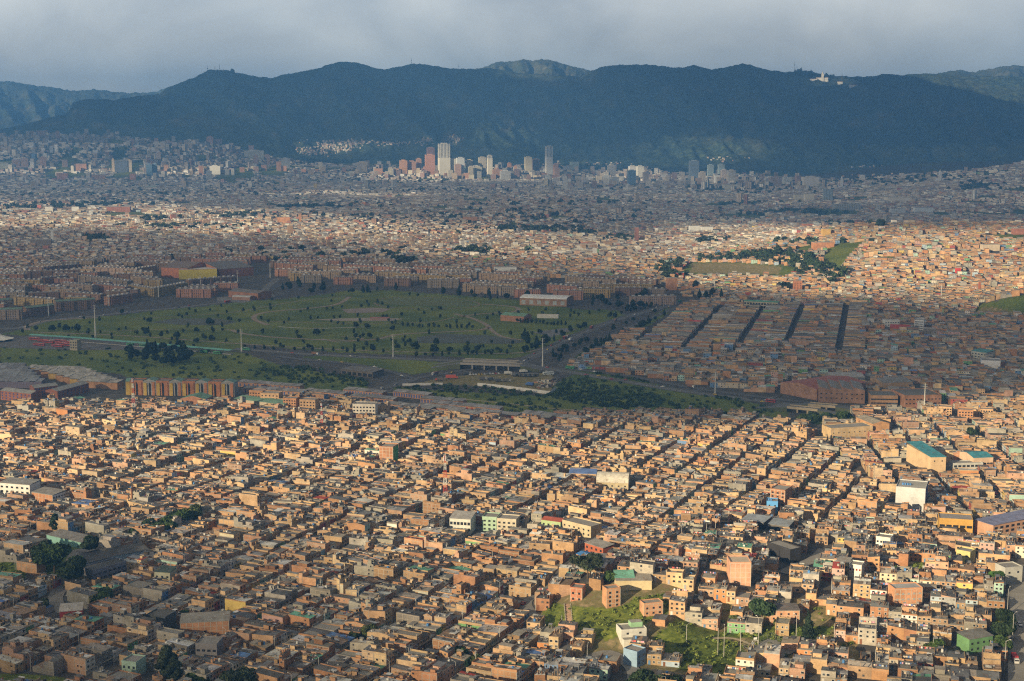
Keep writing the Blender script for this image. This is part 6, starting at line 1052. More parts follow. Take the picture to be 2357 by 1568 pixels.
clumps('undergrowth', pts, 1.2, 1.3, 70, 0.22, (0.15, 0.19, 0.04), 6)
# ------------------------------------------------------------------ vehicles
def wheels(root, xs, hw, r):
    for x in xs:
        for s in (-1, 1):
            m = MB(); n = 10; v = []
            for yy in (s * hw - 0.12, s * hw + 0.12): v += [(x + r * math.cos(2 * math.pi * i / n), yy, r + r * math.sin(2 * math.pi * i / n)) for i in range(n)]
            m.raw(v, [(i, (i + 1) % n, n + (i + 1) % n, n + i) for i in range(n)] + [tuple(range(n)), tuple(range(2 * n - 1, n - 1, -1))], 'paint', (0.02, 0.02, 0.02)); m.build('wheel', root)
def prof(root, name, pts, hw, m_, col, hw2=None):
    m = MB(); n = len(pts); hw2 = hw2 or [hw] * n; v = [(p[0], -w_, p[1]) for p, w_ in zip(pts, hw2)] + [(p[0], w_, p[1]) for p, w_ in zip(pts, hw2)]
    m.raw(v, [(i, (i + 1) % n, n + (i + 1) % n, n + i) for i in range(n)] + [tuple(range(n - 1, -1, -1)), tuple(range(n, 2 * n))], m_, col); return m.build(name, root)
def make_car(col):
    r = empty('car', (0, -450, 0)); prof(r, 'body', [(-2.1, 0.3), (2.1, 0.3), (2.15, 0.7), (1.0, 0.88), (-1.95, 0.92), (-2.15, 0.75)], 0.85, 'metal', col); prof(r, 'cabin', [(-1.7, 0.9), (0.95, 0.88), (0.35, 1.42), (-1.2, 1.45)], 0.8, 'glass', (0.03, 0.035, 0.04), [0.8, 0.8, 0.64, 0.64])
    prof(r, 'car_roof', [(-1.15, 1.44), (0.3, 1.42), (0.25, 1.49), (-1.05, 1.51)], 0.66, 'metal', col); wheels(r, (-1.3, 1.3), 0.78, 0.32); return r
def make_bus(col, L=11.5, top=None):
    r = empty('bus', (0, -450, 0)); h = L / 2; prof(r, 'body', [(-h, 0.4), (h - 0.1, 0.4), (h, 1.2), (h - 0.15, 3.0), (-h + 0.1, 3.05), (-h, 2.6)], 1.25, 'metal', col)
    m = MB()
    for s in (-1, 1): m.box((0, s * 1.26), (h - 0.6, 0.02), 0, 1.5, 2.5, 'glass', (0.03, 0.035, 0.04))
    m.build('side_windows', r); m = MB(); m.box((h - 0.02, 0), (0.05, 1.1), 0, 1.3, 2.6, 'glass', (0.03, 0.035, 0.04)); m.build('windscreen', r)
    m = MB(); m.box((-0.5, 0), (h * 0.8, 1.1), 0, 3.06, 3.14, 'metal', top or col); m.box((-2, 0), (1.0, 0.7), 0, 3.15, 3.4, 'metal', (0.5, 0.5, 0.5)); m.build('bus_roof', r); wheels(r, (-h * 0.55, h * 0.55), 1.15, 0.48); return r
def make_truck(cab, box, L=8.5, bh=3.2):
    r = empty('truck', (0, -450, 0)); h = L / 2; prof(r, 'cab', [(h - 2.1, 0.5), (h, 0.5), (h, 1.5), (h - 0.3, 2.5), (h - 2.1, 2.6)], 1.15, 'metal', cab); m = MB(); m.box((h - 0.08, 0), (0.06, 0.95), 0, 1.55, 2.3, 'glass', (0.03, 0.03, 0.035)); m.build('windscreen', r)
    m = MB(); m.box((-1.15, 0), (h - 1.1, 1.2), 0, 0.9, bh, 'metal', box); m.build('cargo_box', r); m = MB(); m.box((-0.4, 0), (h - 0.5, 0.5), 0, 0.55, 0.89, 'metal', (0.05, 0.05, 0.05)); m.build('chassis', r); wheels(r, (-h * 0.55, -h * 0.25, h * 0.65), 1.05, 0.48); return r
VEH = {}; VITEMS = []
def vehicle(key, make, x, y, head, look, cat, group, z=None, label=None):
    if key not in VEH: VEH[key] = make(); o = VEH[key]
    else: o = copy_tree(VEH[key])
    o.location = (x, y, (float(land(x, y)) if z is None else z) + 0.3); o.rotation_euler = (0, 0, head); tag(o, label, cat, group)
    if label: USED_LABELS.add(label)
    else: VITEMS.append((o, look, x, y))
CARC = {'white': (0.72, 0.72, 0.72), 'yellow': (0.65, 0.45, 0.03), 'grey': (0.3, 0.31, 0.32), 'red': (0.4, 0.04, 0.03), 'dark': (0.03, 0.035, 0.05)}
rv = random.Random(8)
def any_car(x, y, head, where, group, z=None): c = rv.choice(('white', 'white', 'yellow', 'grey', 'dark', 'red')); vehicle('car ' + c, lambda: make_car(CARC[c]), x, y, head, f'{c} {"taxi" if c == "yellow" else "car"} {where}', 'car', group, z)
mark('the footbridge end of the avenue', *at(1196, 835)[:2]); mark('the truck lot', *at(1150, 875)[:2]); mark('the bus station', *at(300, 795)[:2])
for ri, n, wh in ((0, 22, 'driving on the avenue'), (2, 30, 'driving on the long valley road'), (3, 9, 'driving on the slip road'), (4, 5, 'driving on the road to the near blocks'), (5, 7, 'driving on the interchange loop'), (6, 4, 'driving on the interchange arm'), (7, 12, 'driving on the park ring road')):
    g, w = ROADS[ri]
    for k in range(n):
        i = rv.randrange(2, len(g) - 2); d = g[i + 1] - g[i]; d = d / np.linalg.norm(d); s = rv.choice((-1, 1)); off = s * w * rv.choice((0.16, 0.34)); p = g[i] + np.array((-d[1], d[0])) * off; hd = math.atan2(d[1], d[0]) + (0 if s < 0 else math.pi)
        q = rv.random()
        if q < 0.78: any_car(p[0], p[1], hd, wh, 'cars on the roads')
        elif q < 0.9: c = rv.choice(('white', 'red', 'green')); vehicle('bus ' + c, lambda: make_bus({'white': (0.7, 0.7, 0.7), 'red': (0.42, 0.05, 0.04), 'green': (0.06, 0.3, 0.13)}[c], 10), p[0], p[1], hd, f'{c} bus {wh}', 'bus', 'buses on the roads')
        else: c = rv.choice(('white', 'brown')); vehicle('truck ' + c, lambda: make_truck((0.6, 0.6, 0.6), (0.65, 0.65, 0.62) if c == 'white' else (0.2, 0.1, 0.06)), p[0], p[1], hd, f'{c} box lorry {wh}', 'lorry', 'lorries on the roads')
for k, (X, Y) in enumerate(((1183, 866), (1193, 866), (1203, 867), (1213, 867), (1223, 867), (1233, 866))): x, y, _ = at(X, Y); vehicle('truck dark', lambda: make_truck((0.3, 0.3, 0.3), (0.1, 0.1, 0.1)), x, y, 2.2, 'dark covered lorry parked in the lorry lot row', 'lorry', 'lorries parked in the lot')
for X, Y, c in ((1148, 879, 'dark'), (1167, 879, 'dark'), (1112, 875, 'dark'), (1130, 876, 'dark'), (1075, 862, 'dark'), (1205, 858, 'white'), (1170, 862, 'white'), (1250, 858, 'dark')): x, y, _ = at(X, Y); vehicle('truck ' + c, lambda: make_truck((0.3, 0.3, 0.3), (0.1, 0.1, 0.1) if c == 'dark' else (0.65, 0.65, 0.62)), x, y, rv.uniform(-0.3, 0.6), f'{c} lorry standing loose in the lot', 'lorry', 'lorries parked in the lot')
x, y, _ = at(1040, 872); vehicle('truck red', lambda: make_truck((0.4, 0.08, 0.05), (0.5, 0.09, 0.05), 13, 4.0), x, y, 0.05, '', 'lorry', None, label='long lorry with red container in the lot')
x, y, _ = at(1012, 877); vehicle('truck small red', lambda: make_truck((0.4, 0.05, 0.03), (0.1, 0.08, 0.07), 9), x, y, 2.9, '', 'lorry', None, label='red-cabbed lorry at the left of the lot')
x, y, _ = at(1219, 888); vehicle('truck blue', lambda: make_truck((0.05, 0.14, 0.4), (0.05, 0.12, 0.35), 9, 3.4), x, y, 2.5, '', 'lorry', None, label='blue lorry beside scrap at the lot corner')
x, y, _ = at(1262, 863); vehicle('bus lot', lambda: make_bus((0.62, 0.68, 0.7), 12), x, y, 0.25, '', 'bus', None, label='white coach parked at the right end of the lot')
for k in range(11): x, y, _ = at(1082 + k * 6.5, 864 - 0.3 * k); any_car(x, y, 1.9, 'parked in the lot row', 'cars parked in the lot')
for X, Y in ((100, 787), (112, 790), (140, 788), (142, 794), (152, 791), (160, 797), (168, 794), (80, 783), (132, 799), (90, 796)): x, y, _ = at(X, Y); vehicle('bus long', lambda: make_bus((0.35, 0.045, 0.035), 17, (0.45, 0.1, 0.08)), x, y, 2.75 + rv.uniform(-.1, .1), 'red articulated bus in the station yard', 'bus', 'red buses in the yard')
for X, Y in ((300, 796), (330, 799), (360, 802), (395, 805), (470, 812), (500, 815)): x, y, _ = at(X, Y); vehicle('bus green', lambda: make_bus((0.06, 0.3, 0.13), 10), x, y, -0.35, 'green feeder bus below the station roof', 'bus', 'green buses at the station')
x, y, _ = at(2336, 1524); vehicle('bus truck', lambda: make_truck((0.5, 0.5, 0.5), (0.36, 0.03, 0.04), 8, 3.2), x, y, -1.7, '', 'lorry', None, label='small dark red lorry on the lower right road')
x, y, _ = at(1448, 1527); vehicle('car white', lambda: make_car(CARC['white']), x, y, 1.0, '', 'car', None, label='white car parked before the sky blue house')
for X, Y, hd in ((1205, 1392, 1.2), (1270, 1352, 1.0), (1850, 1306, 1.0), (1838, 1312, 1.0), (160, 1372, 1.2), (470, 1560, 0.3), (2346, 1440, -1.55), (1420, 1612, .9), (1660, 1578, 0.2)): x, y, _ = at(X, Y); any_car(x, y, hd, 'in a near street', 'cars in the near streets')
# ------------------------------------------------------------------ poles and masts
def make_pole(h=9.5, lamp=False):
    r = empty('street_lamp' if lamp else 'utility_pole', (0, -420, 0)); m = MB(); m.bar((0, 0, -1), (0, 0, h), 0.17, 0.11, 'concrete', (0.42, 0.41, 0.39), 6); m.build('pole', r)
    if lamp: m = MB(); m.bar((0, 0, h - 0.1), (1.6, 0, h + 0.5), 0.06, 0.05, 'metal', (0.4, 0.4, 0.4), 5); m.build('arm', r); m = MB(); m.box((1.9, 0), (0.4, 0.14), 0, h + 0.42, h + 0.56, 'metal', (0.6, 0.6, 0.58)); m.build('lamp_head', r)
    else:
        for z in (h - 0.5, h - 1.3): m = MB(); m.box((0, 0), (0.9, 0.06), 0, z, z + 0.1, 'metal', (0.3, 0.3, 0.3)); m.build('crossarm', r)
        m = MB(); m.cyl(0.35, 0, h - 2.6, h - 1.7, 0.22, 0.22, 'metal', (0.45, 0.45, 0.45), 8); m.build('transformer', r)
    return r
pp, lp = make_pole(), make_pole(8.5, True); POLES = []; first = {0: True, 1: True}
cand = [i for i in range(len(LOTS)) if LOTS[i][1] < 880 and 0 < LX[i] < 2357]; rp = random.Random(3); rp.shuffle(cand); npole = 0
for i in cand:
    if npole >= 110: break
    x, y, ang, w, d, fs = LOTS[i][:6]; px_ = x - math.sin(ang) * fs * (d / 2 + 1.0) - math.cos(ang) * w / 2; py_ = y + math.cos(ang) * fs * (d / 2 + 1.0) - math.sin(ang) * w / 2
    if any((px_ - q[2]) ** 2 + (py_ - q[3]) ** 2 < 15 ** 2 for q in POLES): continue
    k = rp.random() < 0.45; pr = lp if k else pp
    if first[k]: o = pr; first[k] = False
    else: o = copy_tree(pr)
    o.location = (px_, py_, float(land(px_, py_))); o.rotation_euler = (0, 0, ang + math.pi / 2 + rp.uniform(-.2, .2)); tag(o, None, 'street lamp' if k else 'utility pole', 'lamps in the near streets' if k else 'poles in the near streets'); POLES.append((o, 'concrete street lamp with single arm' if k else 'grey utility pole with two crossarms', px_, py_)); npole += 1
for X, Y, h in ((1652, 1508, 14), (1666, 1512, 15), (1704, 1500, 15), (1745, 1490, 15), (1832, 1480, 14), (1580, 1478, 9), (1990, 1295, 14), (2318, 1420, 15), (2330, 1480, 15), (2312, 1545, 15)):
    x, y, z = at(X, Y); o = copy_tree(lp); o.location = (x, y, z); o.scale = (1, 1, h / 8.5); o.rotation_euler = (0, 0, rp.uniform(0, 6)); tag(o, None, 'street lamp', 'lamps in the near streets'); POLES.append((o, 'tall floodlight pole', x, y))
ncar = 0; spots = []
cand = [i for i in range(len(LOTS)) if LOTS[i][1] < 1100 and 0 < LX[i] < 2357 and LOTS[i][7] == 1]; rp.shuffle(cand)
for i in cand:
    if ncar >= 60: break
    x, y, ang, w, d, fs = LOTS[i][:6]; qx, qy = x - math.sin(ang) * fs * (d / 2 + 2.2), y + math.cos(ang) * fs * (d / 2 + 2.2)
    if any((qx - a_) ** 2 + (qy - b_) ** 2 < 100 for a_, b_ in spots): continue
    spots.append((qx, qy)); ncar += 1; any_car(qx, qy, ang + (math.pi if rp.random() < 0.5 else 0), 'parked before a brick house', 'cars in the near streets')
def monopole(X, Yb, Yt, label, sh=None, col=(0.55, 0.54, 0.5)):
    x, y, z = at(X, Yb); h = (Yb - Yt) * px(y); r = empty('transmission_pole', (x, y, z)); m = MB(); m.bar((0, 0, -1), (0, 0, h), 0.022 * h + 0.2, 0.3, 'concrete', col, 8); m.build('pole', r)
    for k in range(3): m = MB(); m.bar((-2.2, 0, h * (0.97 - 0.08 * k)), (2.2, 0, h * (0.97 - 0.08 * k)), 0.12, 0.12, 'metal', col, 5); m.build('crossarm', r)
    tag(r, label, 'pole', 'pale transmission poles'); USED_LABELS.add(label)
    if sh: mark('the pole ' + sh, x, y)
for X, yb, yt, lab in ((220, 777, 700, 'pale transmission pole rising above the left park road'), (556, 811, 755, 'pale transmission pole at the right end of the station roof'), (905, 822, 768, 'pale transmission pole below the middle of the park'), (1249, 845, 776, 'tall pale transmission pole beside the interchange'), (1646, 907, 855, 'thin pale transmission pole on the valley road'), (2127, 950, 880, 'thick cream transmission pole before the dark brick works'), (112, 728, 683, 'pale pole before the leftmost slabs'), (250, 705, 668, 'pale pole in front of a brown slab'), (365, 684, 640, 'pale pole left of the yellow-walled shopping centre'), (462, 672, 635, 'pale pole before the yellow wall'), (547, 660, 622, 'pale pole right of the yellow wall'), (622, 640, 606, 'pale pole on the park ring road end'), (1645, 668, 640, 'pale pole left of the brick and green tower block'), (2166, 690, 655, 'pale pole in the shaded right blocks'), (1960, 1000, 962, 'pale pole before the gabled brick hall')): monopole(X, yb, yt, lab, {112: 'before the leftmost slabs', 365: 'left of the yellow wall', 547: 'right of the yellow wall', 622: 'at the ring road', 1249: 'beside the interchange', 556: 'ending the station roof', 905: 'below the park'}.get(X))
def lattice(X, Yb, Yt, label, wb, name='radio_mast'):
    x, y, z = at(X, Yb); h = (Yb - Yt) * px(y); r = empty(name, (x, y, z)); n = 7
    for k in range(n):
        z0, z1 = h * k / n, h * (k + 1) / n; w0 = wb * (1 - 0.75 * k / n); w1 = wb * (1 - 0.75 * (k + 1) / n); c = (0.5, 0.06, 0.04) if k % 2 == 0 else (0.68, 0.68, 0.66); m = MB(); cn = ((-1, -1), (1, -1), (1, 1), (-1, 1))
        for i in range(4):
            a, b2 = cn[i], cn[(i + 1) % 4]; m.bar((a[0] * w0, a[1] * w0, z0), (a[0] * w1, a[1] * w1, z1), 0.13, 0.13, 'metal', c, 4)
            for q in range(2): za = z0 + (z1 - z0) * q / 2; zb_ = z0 + (z1 - z0) * (q + 1) / 2; wa = w0 + (w1 - w0) * q / 2; wb2 = w0 + (w1 - w0) * (q + 1) / 2; m.bar((a[0] * wa, a[1] * wa, za), (b2[0] * wb2, b2[1] * wb2, zb_), 0.08, 0.08, 'metal', c, 4); m.bar((b2[0] * wa, b2[1] * wa, za), (a[0] * wb2, a[1] * wb2, zb_), 0.08, 0.08, 'metal', c, 4)
        m.build('mast_section', r)
    for a in range(5): t = a * 1.26; m = MB(); m.box((math.cos(t) * wb * 0.6, math.sin(t) * wb * 0.6), (0.2, 0.2), t, h * 0.9, h * 0.99, 'paint', (0.65, 0.65, 0.65)); m.build('antenna', r)
    tag(r, label, 'mast', 'red and white masts'); USED_LABELS.add(label); mark('the ' + {308: 'left', 741: 'middle', 1025: 'largest'}[X] + ' red-white mast', x, y)
lattice(308, 950, 868, 'red and white mast before the orange and yellow flats', 1.5); lattice(741, 992, 925, 'slim red and white mast above the middle brick blocks', 1.1); lattice(1025, 1166, 1042, 'largest red and white lattice mast among the sunlit brick houses', 1.7)
def antenna(X, Yb, Yt, label):
    x, y, z = at(X, Yb + 3); h = (Yb - Yt + 3) * px(y); r = empty('antenna_mast', (x, y, z)); m = MB(); m.bar((0, 0, -10), (0, 0, h), 2.2, 0.9, 'metal', (0.2, 0.2, 0.2), 5); m.build('mast', r); m = MB(); m.box((0, 0), (3.5, 0.8), 0, h * 0.72, h * 0.78, 'metal', (0.25, 0.25, 0.25)); m.build('crossarm', r); tag(r, label, 'antenna', 'antennas on the crest'); USED_LABELS.add(label)
for X, yb, yt, lab in ((478, 172, 152, 'tallest antenna on the left crest'), (495, 166, 153, 'second antenna of the left crest group'), (506, 165, 149, 'third antenna of the left crest group'), (514, 166, 158, 'shortest antenna of the left crest group'), (947, 154, 134, 'lone antenna on the middle crest'), (1056, 164, 149, 'antenna right of the lone middle one'), (1829, 168, 143, 'tall antenna beside the wooded summit'), (1834, 168, 150, 'shorter antenna beside the wooded summit'), (1938, 181, 170, 'thin antenna right of the crest church')): antenna(X, yb, yt, lab)
pts = [at(rt.gauss(1846, 11), 174 - abs(rt.gauss(0, 4)))[:2] for _ in range(26)] + [at(rt.uniform(1865, 1920), 178)[:2] for _ in range(16)] + [at(rt.uniform(480, 545), 168)[:2] for _ in range(14)]
clumps('distant_trees', [p for p in pts if p[1] < 12400], 13, 30, 50, 3.5, (0.03, 0.045, 0.028), 9)
pts = []
hs = MB()
for X, Y, rx, ry, n in ((760, 338, 70, 13, 170), (820, 330, 60, 8, 90), (720, 352, 40, 8, 70), (1036, 320, 24, 9, 90), (910, 330, 70, 6, 60), (980, 322, 20, 6, 30), (1280, 383, 70, 8, 60), (1370, 378, 60, 5, 26), (1450, 388, 60, 5, 24), (1690, 366, 60, 5, 16), (2000, 384, 30, 3, 10), (2010, 406, 60, 4, 18)):
    for _ in range(n):
        x, y, z = at(rt.gauss(X, rx * 0.5), rt.gauss(Y, ry * 0.5)); c = rt.choice(((0.6, 0.57, 0.52), (0.5, 0.42, 0.34), (0.45, 0.3, 0.22), (0.55, 0.45, 0.36), (0.33, 0.3, 0.28)))
        if y < 12000: hs.box((x, y), (rt.uniform(3, 8), rt.uniform(3, 6)), rt.uniform(-.6, .6), z - 14, z + rt.uniform(4, 9), 'paint', jit(rt, c, 0.2), jit(rt, (0.33, 0.31, 0.29), 0.3))
tag(hs.build('hillside_houses'), kind='stuff')
# ------------------------------------------------------------------ the bus station, bridges, fence, stairs, tent
def run_box(mb, a, b, hw, z0, z1, m, col, top=None, s0=0, side=0.0):
    d = math.hypot(b[0] - a[0], b[1] - a[1]); an = math.atan2(b[1] - a[1], b[0] - a[0]); mb.box(((a[0] + b[0]) / 2 - math.sin(an) * side, (a[1] + b[1]) / 2 + math.cos(an) * side), (d / 2, hw), an, z0, z1, m, col, top)
st = empty('bus_station', at(300, 795)); o3 = st.location.copy()
A = [at(*p) for p in ((72, 779), (178, 786), (300, 796), (420, 806), (535, 816))]
m = MB()
for a, b in zip(A[:-1], A[1:]):
    la, lb = (a[0] - o3.x, a[1] - o3.y), (b[0] - o3.x, b[1] - o3.y); an = math.atan2(lb[1] - la[1], lb[0] - la[0]); dd = math.hypot(lb[0] - la[0], lb[1] - la[1])
    for s in (-1, 1): m.box(((la[0] + lb[0]) / 2 - math.sin(an) * 2.6 * s, (la[1] + lb[1]) / 2 + math.cos(an) * 2.6 * s), (dd / 2, 2.6), an, (5.0, 5.0, 5.9, 5.9) if s < 0 else (5.9, 5.9, 5.0, 5.0), (5.15, 5.15, 6.05, 6.05) if s < 0 else (6.05, 6.05, 5.15, 5.15), 'roof_sheet', (0.13, 0.36, 0.31))
m.build('roof', st); m = MB()
for a, b in zip(A[:-1], A[1:]): run_box(m, (a[0] - o3.x, a[1] - o3.y), (b[0] - o3.x, b[1] - o3.y), 3.2, -0.5, 1.0, 'concrete', (0.3, 0.3, 0.29))
m.build('platform', st)
for a, b in zip(A[:-1], A[1:]):
    for k in range(7): t = k / 7; m = MB(); m.bar((a[0] + (b[0] - a[0]) * t - o3.x, a[1] + (b[1] - a[1]) * t - o3.y, 0), (a[0] + (b[0] - a[0]) * t - o3.x, a[1] + (b[1] - a[1]) * t - o3.y, 5.5), 0.2, 0.2, 'metal', (0.3, 0.32, 0.32), 6); m.build('post', st)
tag(st, 'long bus station with teal ridged roof on a row of posts', 'bus station')
bld('control_tower', 'square cream control tower in front of the station roof', 'tower', (161, 806), (178, 807), 8, 12, (0.33, 0.29, 0.22), FLAT((0.16, 0.24, 0.22)), front=(3, 3, 1.6, 1.6, 2.5))
x, y, z = at(-10, 784); tent = empty('tent', (x, y, z)); n = 16; m = MB(); v = []
for rr, zz in ((20, 2.2), (14, 3.6), (7, 7.0), (1.2, 12.5)): v += [(rr * math.cos(2 * math.pi * i / n) * 1.1, rr * math.sin(2 * math.pi * i / n), zz + (0.7 if i % 2 and rr > 10 else 0)) for i in range(n)]
m.raw(v, [(k * n + i, k * n + (i + 1) % n, (k + 1) * n + (i + 1) % n, (k + 1) * n + i) for k in range(3) for i in range(n)] + [tuple(3 * n + i for i in range(n))], 'paint', (0.68, 0.67, 0.62)); m.build('canopy', tent)
for i in range(0, n, 2): m = MB(); m.bar((22 * math.cos(2 * math.pi * i / n), 20 * math.sin(2 * math.pi * i / n), -0.5), (22 * math.cos(2 * math.pi * i / n), 20 * math.sin(2 * math.pi * i / n), 2.6), 0.15, 0.12, 'metal', (0.5, 0.5, 0.5), 5); m.build('tent_pole', tent)
tag(tent, 'peaked white fabric tent at the left edge by the station', 'tent')
def bridge(name, label, a, b, hw, h, piers, col=(0.3, 0.28, 0.25)):
    pa, pb = at(*a), at(*b); c = ((pa[0] + pb[0]) / 2, (pa[1] + pb[1]) / 2, 0); L_ = math.hypot(pb[0] - pa[0], pb[1] - pa[1]); r = empty(name, c, math.atan2(pb[1] - pa[1], pb[0] - pa[0])); m = MB(); m.box((0, 0), (L_ / 2, hw), 0, h - 1.3, h, 'concrete', col, (0.15, 0.15, 0.15), 'tarmac'); m.build('deck', r)
    for s in (-1, 1): m = MB(); m.box((0, s * (hw - 0.2)), (L_ / 2, 0.18), 0, h + 0.002, h + 1.0, 'concrete', col); m.build('parapet', r)
    for k in range(piers): m = MB(); m.box((-L_ / 2 + (k + 1) * L_ / (piers + 1), 0), (0.8, hw * 0.8), 0, -2, h - 1.31, 'concrete', col); m.build('pier', r)
    for s in (-1, 1):   # earth ramps up to the deck
        m = MB(); x0 = s * (L_ / 2 + 0.02); x1 = s * (L_ / 2 + 34); lo, hi = min(x0, x1), max(x0, x1); zt = (h, 0, 0, h) if s > 0 else (0, h, h, 0); m.box(((lo + hi) / 2, 0), ((hi - lo) / 2, hw), 0, -2, zt, 'tarmac', (0.1, 0.11, 0.06), (0.14, 0.14, 0.14)); m.build('ramp', r)
    tag(r, label, 'bridge'); USED_LABELS.add(label)
bridge('overpass', 'concrete road overpass on piers beside the lorry lot', (1062, 848), (1200, 853), 6, 6.5, 4); bridge('overpass', 'second overpass deck behind the first one', (1068, 841), (1192, 846), 5.5, 6.5, 3)
bridge('bridge', 'beige road bridge over the stream at right', (1815, 946), (1885, 953), 5, 4.5, 2, (0.4, 0.33, 0.23)); bridge('bridge', 'second beige bridge behind, carrying the valley road', (1862, 939), (1925, 944), 5, 4.0, 2, (0.4, 0.33, 0.23))
fe = empty('sheet_fence', at(1180, 898)); FP_ = [(1099, 888), (1150, 893), (1200, 899), (1266, 908), (1280, 897)]
for (a, b) in zip(FP_[:-1], FP_[1:]): pa, pb = at(*a), at(*b); m = MB(); run_box(m, (pa[0] - fe.location.x, pa[1] - fe.location.y), (pb[0] - fe.location.x, pb[1] - fe.location.y), 0.08, -0.5, 3.2, 'paint', (0.62, 0.62, 0.62)); m.build('fence_panel', fe)
tag(fe, 'white sheet metal fence along the lorry lot', 'fence')
fe2 = empty('sheet_fence', at(970, 888)); pa, pb = at(926, 888), at(1019, 886); m = MB(); run_box(m, (pa[0] - fe2.location.x, pa[1] - fe2.location.y), (pb[0] - fe2.location.x, pb[1] - fe2.location.y), 0.08, -0.5, 2.4, 'paint', (0.6, 0.6, 0.6)); m.build('fence_panel', fe2); tag(fe2, 'low white fence left of the lorry lot', 'fence')
for k, (X, Y) in enumerate(((1248, 880), (1262, 886), (1252, 892), (1268, 878))):
    x, y, z = at(X, Y); r = empty('scrap_pile', (x, y, z), 0.2 * k); m = MB(); rr = random.Random(k)
    for q in range(26): m.box((rr.uniform(-7, 7), rr.uniform(-3, 3)), (rr.uniform(0.4, 2.6), rr.uniform(0.2, 0.8)), rr.uniform(-.4, .4), 0, rr.uniform(0.6, 3.2), 'metal', jit(rr, rr.choice(((0.3, 0.15, 0.08), (0.35, 0.34, 0.32), (0.12, 0.1, 0.09), (0.5, 0.48, 0.42))), 0.3))
    m.build('scrap', r); tag(r, ('left', 'right', 'front', 'rear')[k] + ' heap of timber and scrap in the lot corner', 'scrap pile')
for side, (a, b) in enumerate((((1994, 556), (1925, 628)),)):
    pa, pb = at(*a), at(*b); r = empty('wall', ((pa[0] + pb[0]) / 2, (pa[1] + pb[1]) / 2, 0)); m = MB()
    for k in range(20):
        t0, t1 = k / 20, (k + 1) / 20; p0 = (pa[0] + (pb[0] - pa[0]) * t0, pa[1] + (pb[1] - pa[1]) * t0); p1 = (pa[0] + (pb[0] - pa[0]) * t1, pa[1] + (pb[1] - pa[1]) * t1); z = float(land(*p0)); run_box(m, (p0[0] - r.location.x, p0[1] - r.location.y), (p1[0] - r.location.x, p1[1] - r.location.y), 0.4, z - 3, z + 3.5, 'concrete', (0.3, 0.34, 0.3))
    m.build('wall', r); tag(r, 'straight boundary wall between the green hill and the brick slope', 'wall')
sa_, sb_ = at(1312, 1450), at(1306, 1391); r = empty('stairs', sa_, math.atan2(sb_[1] - sa_[1], sb_[0] - sa_[0])); L_ = math.hypot(sb_[0] - sa_[0], sb_[1] - sa_[1]); m = MB(); ns = 44
for k in range(ns):
    t = (k + 0.5) / ns; x = sa_[0] + (sb_[0] - sa_[0]) * t; y = sa_[1] + (sb_[1] - sa_[1]) * t; z = float(land(x, y)) - sa_[2]; m.box((L_ * t, 0), (L_ / ns / 2, 1.5), 0, z - 2, z + 0.45, 'brick', (0.42, 0.27, 0.18), (0.46, 0.33, 0.24))
m.build('steps', r)
for s in (-1, 1):
    m = MB()
    for k in range(12): t = (k + 0.5) / 12; x = sa_[0] + (sb_[0] - sa_[0]) * t; y = sa_[1] + (sb_[1] - sa_[1]) * t; z = float(land(x, y)) - sa_[2]; m.box((L_ * t, s * 1.7), (L_ / 24, 0.15), 0, z - 2, z + 0.9, 'concrete', (0.4, 0.36, 0.3))
    m.build('side_wall', r)
tag(r, 'straight flight of brick stairs up the grassy knoll', 'stairs'); mark('the knoll stairs', sa_[0], sa_[1])
# sports court below the lawn
q = [at(*p) for p in ((1712, 1492), (1775, 1470), (1842, 1497), (1790, 1520))]; cx_, cy_, cz_ = [sum(p[k] for p in q) / 4 for k in range(3)]; mark('the sports court', cx_, cy_)
r = empty('court_fence', (cx_, cy_, cz_))
for k in range(4):
    a, b = q[k], q[(k + 1) % 4]; n = 7
    for j in range(n): t = j / n; m = MB(); X_ = a[0] + (b[0] - a[0]) * t - cx_; Y_ = a[1] + (b[1] - a[1]) * t - cy_; z = a[2] + (b[2] - a[2]) * t - cz_; m.bar((X_, Y_, z - 0.5), (X_, Y_, z + 3.2), 0.06, 0.06, 'metal', (0.2, 0.22, 0.2), 4); m.build('post', r)
    for hh in (1.0, 2.1, 3.2): m = MB(); m.bar((a[0] - cx_, a[1] - cy_, a[2] - cz_ + hh), (b[0] - cx_, b[1] - cy_, b[2] - cz_ + hh), 0.04, 0.04, 'metal', (0.2, 0.22, 0.2), 4); m.build('rail', r)
tag(r, 'thin metal fence around the sports court below the lawn', 'fence')
def goal(X, Y, an, label):
    x, y, z = at(X, Y); r = empty('goal', (x, y, z + 0.4), an); m = MB()
    for s in (-1.5, 1.5): m.bar((s, 0, 0), (s, 0, 2.4), 0.08, 0.08, 'paint', (0.75, 0.75, 0.75), 5)
    m.bar((-1.5, 0, 2.4), (1.5, 0, 2.4), 0.08, 0.08, 'paint', (0.75, 0.75, 0.75), 5); m.build('goal_frame', r); m = MB(); m.bar((0, 0.3, 0), (0, 0.3, 3.4), 0.08, 0.08, 'metal', (0.3, 0.3, 0.3), 5); m.build('post', r); m = MB(); m.box((0, -0.1), (0.9, 0.05), 0, 3.0, 4.1, 'paint', (0.8, 0.8, 0.8)); m.build('backboard', r); tag(r, label, 'goal')
goal(1738, 1487, 0.3, 'white goal with basketball board on the court below the lawn'); goal(62, 1282, 0.1, 'white goal with basketball board on the shaded left playground')
mark('the overpass', *at(1130, 850)[:2]); mark('the straight stairs', sa_[0], sa_[1])
# ------------------------------------------------------------------ labels: each thing told from its like by look, else by what it stands nearest to
name_apart(NAMED); name_apart(SL); name_apart(MIDR); name_apart(TREES); name_apart(VITEMS); name_apart(POLES)
